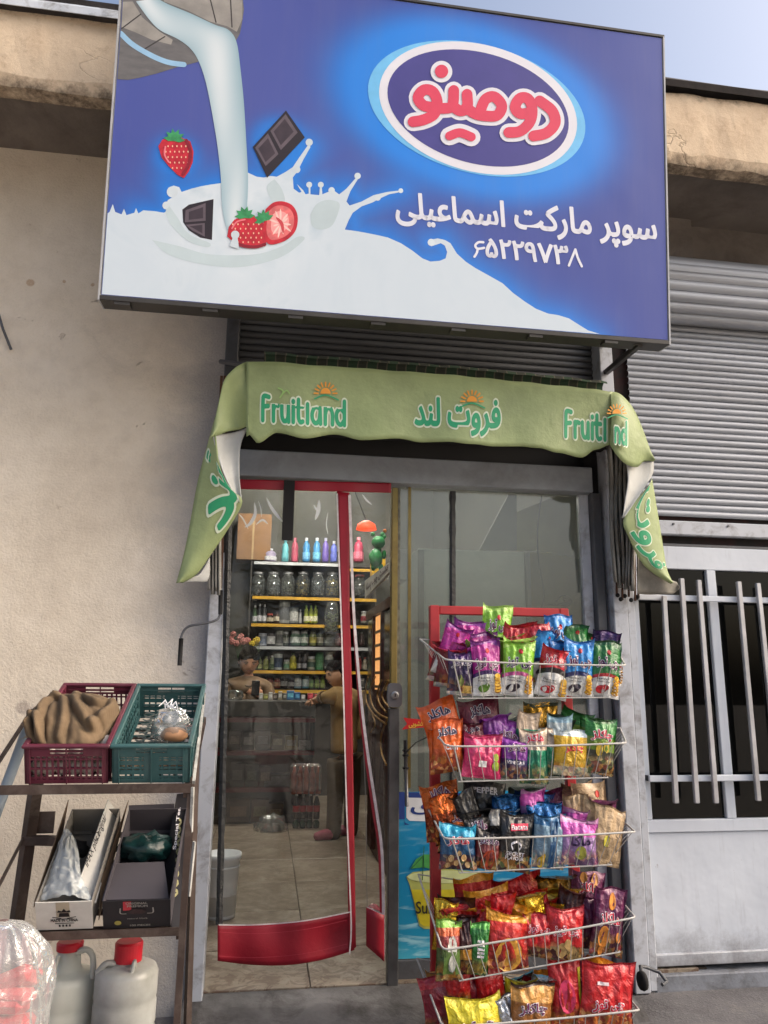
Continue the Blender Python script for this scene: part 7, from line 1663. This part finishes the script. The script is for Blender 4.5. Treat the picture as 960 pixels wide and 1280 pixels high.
A2 = at(42, 1170, YA + .06); B2 = at(226, 1163, YA + .06); z2 = (A2.z + B2.z) / 2 - .002
G().box((A2.x, YA + .056, z2 - .012), (B2.x, YA + .062, z2 + .012)).build('shelf_edge', fs, st)
F2 = Matrix.Translation(Vector((0, YA + .062, z2 - .010))) @ Matrix.Rotation(T30, 4, 'X')
for k in range(7):
    v = .02 + k * .07; G().box((A2.x, v, -.006), (B2.x, v + .025, -.002), F2).build('shelf_slat', fs, st)
for x in (A2.x + .006, B2.x - .006): G().box((x - .008, 0, -.02), (x + .008, .48, .004), F2).build('side_rail', fs, st)
# legs and braces
G().bar(at(239, 984, YA + .01), Vector((at(222, 1280, YA + .03).x, YA + .01, 0)), .014, .02).build('leg', fs, st)
G().bar(at(247, 880, -.42), Vector((at(236, 1270, -.5).x, -.48, 0)), .02, .02).build('leg', fs, st)
G().bar(at(48, 960, -.40), Vector((at(22, 1150, -.40).x - .03, -.36, 0)), .04, .03).build('leg', fs, st)
G().bar(at(28, 1050, -.40), at(75, 1051, -.40), .035, .03).build('cross_bar', fs, st)
G().box(at(39, 1015, -.37), at(67, 1041, -.36)).build('gusset_plate', fs, st)
G().bar(at(-8, 962, -.80), at(40, 888, -.42), .010, .012).build('side_rail', fs, st); G().bar(at(-8, 1120, -.80), at(28, 1050, -.42), .008, .010).build('side_rail', fs, st)
G().tube([at(-10, 1030, -.30), at(18, 955, -.28), at(38, 900, -.27)], .020, 12).build('water_pipe', M('grey blue pipe', (120, 132, 142), .5), smooth=True, label='grey-blue pipe slanting behind the stand at the left edge', cat='pipe')
pw_ = M('chipped white paint', (176, 176, 172), .6, var=.2, scale=20, dirt=(70, 60, 54), dirt_amt=.9, dirt_scale=14)
G().bar(at(242, 978, YA + .012), at(256, 868, -.44), .009, .012).build('side_rail', pw_, st); G().bar(at(241, 984, YA + .0), at(239, 1040, YA + .01), .008, .012).build('side_strip', pw_, st); G().bar(at(243, 1052, YA + .05), at(236, 1120, YA + .06), .006, .012).build('side_strip', pw_, st)

# crates
def crate(O, Wc, L, H, m, label, nb, wide=False):
    root = empty('plastic_crate', O.translation + Vector((Wc / 2, .1, 0)), label, 'crate', 'crates on the upper shelf')
    th = .007; r = .012
    flare = .0
    g = G(); rim = .012
    for a, b in (((-.006, -.006, H - rim), (Wc + .006, .010, H)), ((-.006, L - .010, H - rim), (Wc + .006, L + .006, H)), ((-.006, .0105, H - rim), (.010, L - .0105, H)), ((Wc - .010, .0105, H - rim), (Wc + .006, L - .0105, H))): g.box(a, b, O, .003)
    g.build('rim', m, root)
    g = G()
    nfl = 9
    for k in range(nfl + 1): g.box((th, lerp(th, L - th, k / nfl) - .004, 0), (Wc - th, lerp(th, L - th, k / nfl) + .004, .005), O)
    for k in range(6): g.box((lerp(th, Wc - th, k / 5) - .004, th, .0051), (lerp(th, Wc - th, k / 5) + .004, L - th, .009), O)
    g.build('base', m, root)
    def panel(name, P, nU, corner=.02):      # P(u, z, depth) -> local; u 0..1
        g = G()
        def bx(u0, u1, za, zb, d0=0, d1=th): g.add([O @ P(u, z, d) for u in (u0, u1) for d in (d0, d1) for z in (za, zb)], [(0, 1, 3, 2), (4, 6, 7, 5), (0, 4, 5, 1), (2, 3, 7, 6), (0, 2, 6, 4), (1, 5, 7, 3)])
        w_ = .16 if wide else .12
        bx(0, w_ * .5, .0, H - rim - .001); bx(1 - w_ * .5, 1, .0, H - rim - .001)
        zl = [0, H * .13, H * .36, H * .60, H * .80]
        for i, z in enumerate(zl): bx(w_ * .5, 1 - w_ * .5, z, z + H * (.10 if i in (0,) else .035), .001, th - .001 if i % 2 else th + .002)
        if 'end' in name:    # solid board with a hand hole under the rim
            bx(w_ * .5, .30, H * .70, H - rim - .001); bx(.70, 1 - w_ * .5, H * .70, H - rim - .001); bx(.301, .699, H * .70, H * .74)
        else: bx(w_ * .5, 1 - w_ * .5, H * .88, H - rim - .001)
        if wide and 'end' in name:
            for z in (.0, .22, .46, .66): bx(w_ * .5, 1 - w_ * .5, H * z, H * (z + .11), .0012, th - .0012)
            bx(.40, .60, H * .11, H * .7, .0006, th - .0006)
        for k in range(nU):
            u = lerp(w_ * .5, 1 - w_ * .5, (k + 1) / (nU + 1)); bx(u - .010 * (.3 / Wc), u + .010 * (.3 / Wc), H * .08, H * .72, .0015, th - .0015)
        for u in (w_ * .55, .5, 1 - w_ * .55): bx(u - .008, u + .008, 0, H - rim - .001, -.004, .0005)
        g.build(name, m, root)
    panel('end_panel', lambda u, z, d: Vector((u * Wc, d, z)), nb); panel('end_panel', lambda u, z, d: Vector((u * Wc, L - d, z)), nb)
    panel('side_panel', lambda u, z, d: Vector((d, u * L, z)), nb + 4); panel('side_panel', lambda u, z, d: Vector((Wc - d, u * L, z)), nb + 4)
    return root
mar = M('maroon crate plastic', (92, 34, 52), .45, var=.12, scale=10, dirt=(120, 90, 90), dirt_amt=.3, dirt_scale=12); tl = M('teal crate plastic', (48, 84, 86), .45, var=.12, scale=10, dirt=(96, 110, 108), dirt_amt=.35, dirt_scale=12)
O1 = frame_at(31, 980, YA + .01, T24); w1_ = (at(135, 980, YA + .01) - at(31, 980, YA + .01)).x
O2 = frame_at(140, 979, YA + .01, T24); w2_ = (at(237, 979, YA + .01) - at(140, 979, YA + .01)).x
crate(O1, w1_, .45, .132, mar, 'maroon plastic crate heaped with a brown sack', 12)
crate(O2, w2_, .45, .132, tl, 'dark teal plastic crate holding eggs or bags beside the jamb post', 8, True)
# burlap sack
def sackmat():
    t = NT('burlap'); v = t.vec(); a = t.noise(v, 8, 6, .6); w1 = t.n('TexWave'); w1.inputs['Scale'].default_value = 85; t.l(v, w1.inputs[0]); w2 = t.n('TexWave', bands_direction='Z'); w2.inputs['Scale'].default_value = 85; t.l(v, w2.inputs[0])
    t.l(t.ramp(a, [(.3, srgb((88, 72, 54))), (.7, srgb((122, 102, 78)))]), t.b.inputs['Base Color']); t.b.inputs['Roughness'].default_value = .95
    t.bump(t.math('ADD', t.math('MULTIPLY', w1.outputs['Fac'], .5), t.math('MULTIPLY_ADD', w2.outputs['Fac'], .5, t.noise(v, 60, 4, .6))), .35, .002); return t.m
g = G()
topc = catmull([at(*p) for p in ((36, 916, -.80), (42, 894, -.68), (55, 878, -.58), (72, 870, -.54), (92, 869, -.55), (112, 869, -.55), (132, 874, -.58), (147, 884, -.62), (150, 900, -.66))], 70)
botc = catmull([at(*p) for p in ((34, 920, -.83), (42, 929, -.86), (58, 932, -.865), (75, 933, -.865), (95, 933, -.865), (112, 931, -.86), (128, 925, -.82), (141, 912, -.74), (150, 903, -.67))], 70)
rows = []; nr = 44
folds = [([(58, 876), (80, 884), (84, 905), (76, 928)], 5), ([(50, 925), (54, 905), (60, 890), (74, 879)], 5), ([(98, 872), (112, 885), (128, 892), (147, 886)], 5), ([(95, 874), (100, 895), (118, 918)], 6), ([(40, 905), (50, 912), (52, 930)], 4), ([(120, 915), (138, 902), (147, 890)], 5)]
fc = [(catmull([(a, b, 0) for a, b in P], 24), w_) for P, w_ in folds]
def foldh(px, py):
    h = 0
    for C, w_ in fc:
        d = min(math.hypot(px - c.x, py - c.y) for c in C); h += 1.3 * math.exp(-(d / w_ / .8) ** 1.3) - .8 * math.exp(-((d - w_ * 1.5) / w_ / .6) ** 2)
    return h
for i in range(nr + 1):
    s = i / nr; rr = []
    for j in range(70):
        p = topc[j].lerp(botc[j], s); bul = math.sin(math.pi * s) ** .7; l = p - CAM; px = ROT.transposed() @ l; X_ = 480 + FOC * px.x / -px.z; Y_ = 640 - FOC * px.y / -px.z
        q = .015 * foldh(X_, Y_) * min(1, bul * 1.6) + .006 * noise.noise(Vector((X_ * .12, Y_ * .12, 0)))
        rr.append(p + Vector((0, -.06 * bul - q * 1.2, .045 * bul + q * .5)))
    rows.append(rr)
g.grid(rows); sk_ = g.build('burlap_sack', sackmat(), smooth=True, label='brown burlap sack heaped over the maroon crate', cat='sack', thick=.006)
g = G(); rnd = random.Random(3)
for k in range(60):
    e, c = (topc, 0) if k % 2 else (botc, 1); j = rnd.choice([2, 3, 4, 5, 6, 7, 8, 58, 60, 62, 64, 66]); p = e[j]; g.tube([p, p + Vector((rnd.uniform(-.012, .012), -.005, rnd.uniform(-.004, .012))), p + Vector((rnd.uniform(-.025, .02), -.006, rnd.uniform(-.008, .018)))], .0007, 3)
g.build('frayed_threads', M('loose jute', (150, 128, 96), .9), sk_, kind='stuff')
# onions in the maroon crate, egg tray and bag in the teal crate
on = M('pale onion skin', (190, 180, 172), .5, var=.25, scale=14); egg = M('brown egg shell', (176, 142, 112), .55, var=.15, scale=10)
rnd = random.Random(5); n_ = 0
og = G()
for i in range(6):
    for j in range(3):
        for k in range(2):
            og.ball(O1 @ Vector((.03 + (w1_ - .06) * i / 5 + rnd.uniform(-.006, .006), .035 + .06 * j, .038 + .05 * k)), .027, .026, .024, 10)
og.build('onions', on, smooth=True, label='pale onions filling the maroon crate below the sack', cat='onions', kind='stuff')
for i in range(7):
    for j in range(1):
        p = O2 @ Vector((.03 + (w2_ - .06) * i / 6, .04 + .06 * j, .045)); o = G().ball(p, .019, .019, .034, 12).build('egg', egg, smooth=True, label='%s brown egg from the left behind the front slots of the teal crate' % ORD[i], cat='egg', group='eggs in the teal crate')
g = G()
for i in range(9): g.bar(O2 @ Vector((.03, .18 + i * .03, .012)), O2 @ Vector((.03 + .12, .16 + i * .03 + .06, .03)), .004, .004); g.bar(O2 @ Vector((.15, .18 + i * .03, .012)), O2 @ Vector((.03, .16 + i * .03 + .06, .03)), .004, .004)
g.build('plastic_tray', M('grey tray', (120, 126, 122), .5), label='grey lattice tray inside the teal crate', cat='tray')
thin = film('thin bag', (210, 214, 212), .10, .10, .12, bump=1, bscale=20)
c = O2 @ Vector((w2_ * .64, .20, .09))
pb = blob(G(), c, (.062, .06, .06), 0, 28, .25, 3, 7).build('plastic_bag', film('misty bag', (228, 230, 232), .08, .14, .12, bump=.5, bscale=14), smooth=True, label='knotted clear plastic bag of bread lying in the teal crate', cat='plastic bag')
blob(G(), O2 @ Vector((w2_ * .70, .17, .075)), (.045, .04, .026), 0, 18, .08, 2, 2).build('bread', M('bread crust', (196, 146, 106), .7, var=.15), pb, smooth=True)
g = G(); kn = c + Vector((-.01, 0, .06))
for a in range(5): t_ = a * 1.25; g.tube([kn, kn + Vector((.02 * math.cos(t_), .0, .02 + .01 * math.sin(t_))), kn + Vector((.035 * math.cos(t_ + .6), -.01, .012 * math.sin(t_)))], [.004, .005, .0015], 6)
g.build('knot', M('white film', (206, 208, 212), .3), pb, smooth=True)

# cartons on the lower shelf
cw = M('white carton board', (196, 194, 188), .7, var=.06, scale=6, dirt=(160, 154, 146), dirt_amt=.4); cg_ = M('grey carton inside', (120, 116, 110), .85, var=.1); ck = M('kraft edge', (120, 98, 76), .85, var=.12); cb_ = M('black printed carton', (34, 31, 34), .45, var=.15); cgd = M('dark grey carton inside', (66, 62, 68), .7, var=.1)
O3 = frame_at(46, 1163, YA + .07); w3 = (at(116, 1167, YA + .07) - at(46, 1167, YA + .07)).x
O4 = frame_at(129, 1161, YA + .07); w4 = (at(213, 1165, YA + .07) - at(129, 1165, YA + .07)).x
def openbox(O, Wb, L, H, mo, mi, label):
    root = empty('open_carton', O.translation + Vector((Wb / 2, .1, 0)), label, 'carton')
    t_ = .003
    G().box((0, 0, 0), (Wb, t_, H), O).build('front_wall', mo, root); G().box((0, L - t_, 0), (Wb, L, H), O).build('back_wall', mi, root)
    G().box((0, t_, 0), (t_, L - t_, H), O).build('side_wall_board', mi, root); G().box((Wb - t_, t_, 0), (Wb, L - t_, H), O).build('side_wall_board', mi, root); G().box((t_, t_, 0), (Wb - t_, L - t_, t_), O).build('bottom_board', mi, root)
    return root
H3 = .105
b3 = openbox(O3, w3, .42, H3, cw, cg_, 'open white carton with loose clear film, left on the lower shelf')
b4 = openbox(O4, w4, .42, H3, cb_, cgd, 'open black printed carton next to the jamb post on the lower shelf')
def flap(name, P, m, parent, th=.003):
    q = [at(*p) for p in P]; n_ = (q[1] - q[0]).cross(q[2] - q[0]).normalized() * th; return G().prism(q, n_).build(name, m, parent)
f1_ = flap('flap', [(97, 1107, -.78), (135.5, 999, -.46), (150, 1021, -.44), (120, 1129, -.80)], cw, b3)
g = G(); a_, b__, c__ = at(113, 1083, -.715), at(135, 1030, -.545), at(127, 1020, -.53)
def onq(P):      # bilinear map over a traced quad (bl, br, tr, tl)
    q = [at(*p) for p in P]; nn = (q[1] - q[0]).cross(q[3] - q[0]).normalized()
    if nn.y > 0: nn = -nn
    return lambda u, v, l=.0045: q[0].lerp(q[1], u).lerp(q[3].lerp(q[2], u), v) + nn * l
fq = onq([(110, 1088, -.735), (133, 1028, -.555), (128, 1018, -.545), (105, 1079, -.725)])
g = G(); letters(g, 'IMAX plus original', lambda u, v: fq(u, v), off=.02); g.build('lettering', txs['black'], b3)
g = G(); stroke(g, [(.2, .0), (.9, .3), (.9, .9), (.2, 1), (-.3, .5), (.2, .0)], .12, (lambda fn: (lambda x, y: fn(x, y)))(onq([(118, 1052, -.64), (124, 1052, -.64), (124, 1042, -.61), (118, 1042, -.61)])), 20); g.build('mark_print', txs['black'], b3)
flap('flap', [(43, 1134, -.80), (44, 1126, -.79), (86, 1000, -.44), (79, 1040, -.45)], ck, b3)
flap('flap', [(80, 1043, -.44), (114, 1043, -.44), (122, 1022, -.40), (84, 1026, -.40)], cg_, b3)
e4 = onq([(48, 1165, YA + .069), (115, 1163, YA + .069), (116, 1131, YA + .02), (47, 1133, YA + .02)])
def q3(u, v, l=.0015): return O3 @ Vector((w3 * u, -l, H3 * v))
g = G(); letters(g, 'MADE IN CHINA', lambda u, v: q3(.26 + .48 * u, .30 + .10 * v), off=.03)
for a, b in (((.34, .24), (.66, .24)), ((.30, .47), (.44, .42)), ((.70, .47), (.56, .42)), ((.36, .40), (.64, .40))): stroke(g, [a, b], .025, lambda x, y: q3(x, y), 5)
g.add([q3(*p, .0018) for p in ((.40, .48), (.60, .48), (.58, .62), (.42, .62))], [(0, 1, 2, 3)]); g.add([q3(*p, .0018) for p in ((.38, .64), (.62, .64), (.60, .72), (.54, .68), (.50, .78), (.46, .68), (.40, .72))], [tuple(range(7))])
for x in (.41, .47, .53, .59): g.add([q3(*p, .0022) for p in ((x - .012, .12), (x + .02, .12), (x + .02, .2), (x - .012, .2))], [(0, 1, 2, 3)])
g.build('lettering', txs['black'], b3)
g = G(); g.add([q3(*p, .001) for p in ((.36, .46), (.60, .46), (.60, 1), (.36, 1))], [(0, 1, 2, 3)]); g.build('tape', M('clear brown tape', (170, 160, 140), .3), b3)
film_ = film('cloudy bag', (214, 218, 220), .14, .28, .15)
g = G(); L_ = catmull([at(*p) for p in ((50, 1128, -.80), (58, 1105, -.75), (66, 1080, -.68), (73, 1055, -.60), (80, 1040, -.55))], 30); R_ = catmull([at(*p) for p in ((116, 1127, -.82), (107, 1108, -.80), (101, 1092, -.76), (99, 1070, -.68), (95, 1052, -.60))], 30)
rows = [[L_[i].lerp(R_[i], j / 24) + Vector((0, -.02 * math.sin(math.pi * j / 24), .02 * math.sin(math.pi * j / 24))) + Vector((0, -1, 1)) * .022 * abs(noise.noise(Vector((j * .22, i * .3, 2)))) for j in range(25)] for i in range(30)]
g.grid(rows); g.build('loose_film', film('packing film', (214, 218, 220), .10, .42, .22, bump=1, bscale=30), b3, smooth=True)
blob(G(), at(92, 1062, -.52), (.05, .05, .03), 0, 16, .3, 3).build('dark_contents', dark, b3, smooth=True)
flap('flap', [(127, 1126, -.80), (211, 1124, -.80), (205, 1078, -.66), (140, 1080, -.66)], cgd, b4)
flap('flap', [(214, 1165, -.79), (230, 1167, -.79), (234, 992, -.42), (221, 993, -.42), (205, 1086, -.60)], cb_, b4)
flap('flap', [(162, 1043, -.44), (217, 1042, -.44), (218, 1005, -.38), (161, 1007, -.38)], cgd, b4)
flap('flap', [(124, 1150, -.80), (127, 1100, -.72), (161, 1000, -.42), (157, 1012, -.42), (129, 1126, -.79)], ck, b4)
vq = onq([(216, 1064, -.60), (222, 1012, -.47), (227, 1012, -.47), (221, 1064, -.60)])
g = G(); letters(g, 'Special Tea', lambda u, v: vq(u, 1 - v, .01), off=.02); g.build('lettering', txs['white'], b4)
vq2 = onq([(213, 1130, -.72), (222, 1020, -.49), (230, 1020, -.49), (226, 1130, -.72)])
g = G()
for k in range(9): stroke(g, [(.05 + .1 * k, .2), (.1 + .1 * k, .7), (.13 + .1 * k, .3)], .035, lambda x, y, k=k: vq2(x, y, .012 + k * 1e-4), 7)
g.build('pattern_print', pm('pale yellow pattern', (170, 164, 120), .2), b4)
def q4(u, v, l=.0015): return O4 @ Vector((w4 * u, -l, H3 * v))
g = G(); g.add([q4(*p, .001) for p in ((.30, .66), (.42, .66), (.42, .98), (.30, .98))], [(0, 1, 2, 3)]); g.build('red_patch_print', pm('carton red', (176, 50, 60)), b4)
g = G(); letters(g, 'ORIGINAL', lambda u, v: q4(.34 + .32 * u, .88 + .08 * v, .002), off=.02); letters(g, 'PREMIUM', lambda u, v: q4(.36 + .3 * u, .78 + .07 * v, .002), off=.02); letters(g, 'natural black', lambda u, v: q4(.36 + .3 * u, .34 + .05 * v, .002)); letters(g, '100 PIECES', lambda u, v: q4(.4 + .3 * u, .08 + .06 * v, .002), off=.02)
stroke(g, [(.26, .74), (.26, .56), (.34, .54)], .02, q4, 8); stroke(g, [(.74, .74), (.74, .56), (.66, .54)], .02, q4, 8); g.build('lettering', pm('dull white ink', (150, 146, 140)), b4)
g = G(); disc(g, .5, .62, .14, .10, lambda x, y: q4(x, y, .0025)); g.build('oval_print', pm('dark brown', (56, 40, 40), .3, 60), b4)
g = G(); disc(g, .22, .22, .05, .08, lambda x, y: q4(x, y, .0025)); g.build('seal_print', pm('gold seal', (150, 140, 70)), b4)
blob(G(), at(182, 1060, -.56), (.085, .07, .045), 0, 24, .4, 4, 9).build('green_bag', M('teal plastic bag', (16, 46, 46), .3, var=.4, scale=20, bump=1, bscale=30), smooth=True, label='crumpled dark teal plastic bag inside the black carton', cat='plastic bag')

# jugs
jm = NT('cloudy jug plastic'); v = jm.vec(); jm.l(jm.ramp(jm.noise(v, 5, 6, .6), [(.3, srgb((132, 132, 126))), (.7, srgb((180, 182, 180)))]), jm.b.inputs['Base Color']); jm.b.inputs['Roughness'].default_value = .35; jm.b.inputs['Subsurface Weight'].default_value = .2; jm.b.inputs['Subsurface Radius'].default_value = (.03, .03, .03)
def jug(cx, Y, hw, ytop_cap, ycapb, yshoulder, label, mj, hside):
    m = mpp(Y); c = at(cx, 1200, Y); c = Vector((c.x, Y, .001)); zsh = at(cx, yshoulder, Y).z; zcb = at(cx, ycapb, Y).z; zct = at(cx, ytop_cap, Y).z; r = hw * m
    root = empty('water_jug', c, label, 'jug', 'jugs under the stand')
    p = [(r * .92, 0), (r, .02), (r, .10), (r * .965, .11), (r, .12), (r, .21), (r * .965, .22), (r, .23)]
    zb1 = zsh - .075
    p += [(r, zb1 - .03), (r * .965, zb1 - .02), (r, zb1 - .01), (r, zsh - .02), (r * .93, zsh - .004), (r * .80, zsh + .003), (r * .55, zsh + .006), (r * .42, zsh + .016), (r * .38, zcb)]
    G().lathe(p, c, 36).build('jug_body', mj, root, smooth=True)
    G().lathe([(r * .44, zcb - .002), (r * .45, zct - .006), (r * .40, zct), (r * .1, zct)], c, 30).build('cap', M('red jug cap', (178, 24, 40), .4), root)
    hx = hside * r
    G().tube(catmull([c + Vector((hx * .30, -.02, zcb - .006)), c + Vector((hx * .62, -.03, zcb + .004)), c + Vector((hx * .86, -.03, zcb - .02)), c + Vector((hx * .9, -.03, zsh - .01))], 14), .010, 8).build('handle', mj, root, smooth=True)
    G().tube(catmull([c + Vector((-hx * .28, -r * .35, zcb - .012)), c + Vector((-hx * .3, -r * .62, zsh + .03)), c + Vector((-hx * .25, -r * .72, zsh))], 10), .007, 8).build('handle', mj, root, smooth=True)
    return root
jug(160, -.64, 33, 1176, 1201, 1199 + 8, 'cloudy white water jug with red cap right under the carton shelf', jm.m, -1)
jug(86, -.58, 31, 1176, 1186, 1216, 'cloudy jug with greenish water and red cap behind the red bag', M('cloudy yellowish jug', (190, 192, 182), .4, var=.12, scale=4), 1)
# bag of red goods at the corner
c = Vector((at(-4, 1228, -1.0).x, -1.0, at(-4, 1228, -1.0).z))
pb = empty('plastic_bag', Vector((c.x, c.y, 0)), 'big clear plastic bag of red packets at the lower left corner', 'plastic bag')
redc = M('red packets', (206, 52, 60), .35, var=.2, scale=9, dirt=(216, 196, 192), dirt_amt=.3, dirt_scale=7, bump=.6, bscale=14, bdist=.02)
rnd = random.Random(2)
for i in range(16):
    p = c + Vector((rnd.uniform(-.035, .03), rnd.uniform(-.02, .02), -.01 - i * .024)); mt_ = Matrix.Translation(p) @ Matrix.Rotation(rnd.uniform(-.4, .4), 4, 'Y') @ Matrix.Rotation(rnd.uniform(-.5, .2), 4, 'X')
    G().box((-.085, -.06, -.022), (.08, .055, .022), mt_, .016).build('red_packet', redc, pb)
g = G(); rows = []; n = 90
zt0 = at(14, 1150, -1.0).z
for i in range(64):
    s = i / 63; z = lerp(zt0, .02, s ** .9); rr = []
    prof_ = [(0, .015), (.015, .07), (.04, .10), (.10, .13), (.25, .15), (.5, .155), (.8, .15), (1, .10)]
    for q in range(len(prof_) - 1):
        if prof_[q][0] <= s <= prof_[q + 1][0]: r = lerp(prof_[q][1], prof_[q + 1][1], (s - prof_[q][0]) / (prof_[q + 1][0] - prof_[q][0]))
    for k in range(n):
        a = 2 * math.pi * k / n; d = 1 + .12 * abs(noise.noise(Vector((math.cos(a) * 2.2, math.sin(a) * 2.2, z * 5)))) * 1.4 - .16 * abs(noise.noise(Vector((math.cos(a) * 5, math.sin(a) * 5, z * 3.5 + 4)))) - .07 * abs(noise.noise(Vector((math.cos(a) * 11, math.sin(a) * 11, z * 9)))) + .05 * noise.noise(Vector((math.cos(a) * 6, math.sin(a) * 6, z * 14))); rr.append(Vector((c.x + r * .92 * d * math.cos(a), c.y + r * .8 * d * math.sin(a), z)))
    rows.append(rr)
g.grid(rows, closed=True); g.build('bag_film', film('glossy bag film', (240, 214, 218), .04, .24, .16, bump=.8, bscale=16), pb, smooth=True)
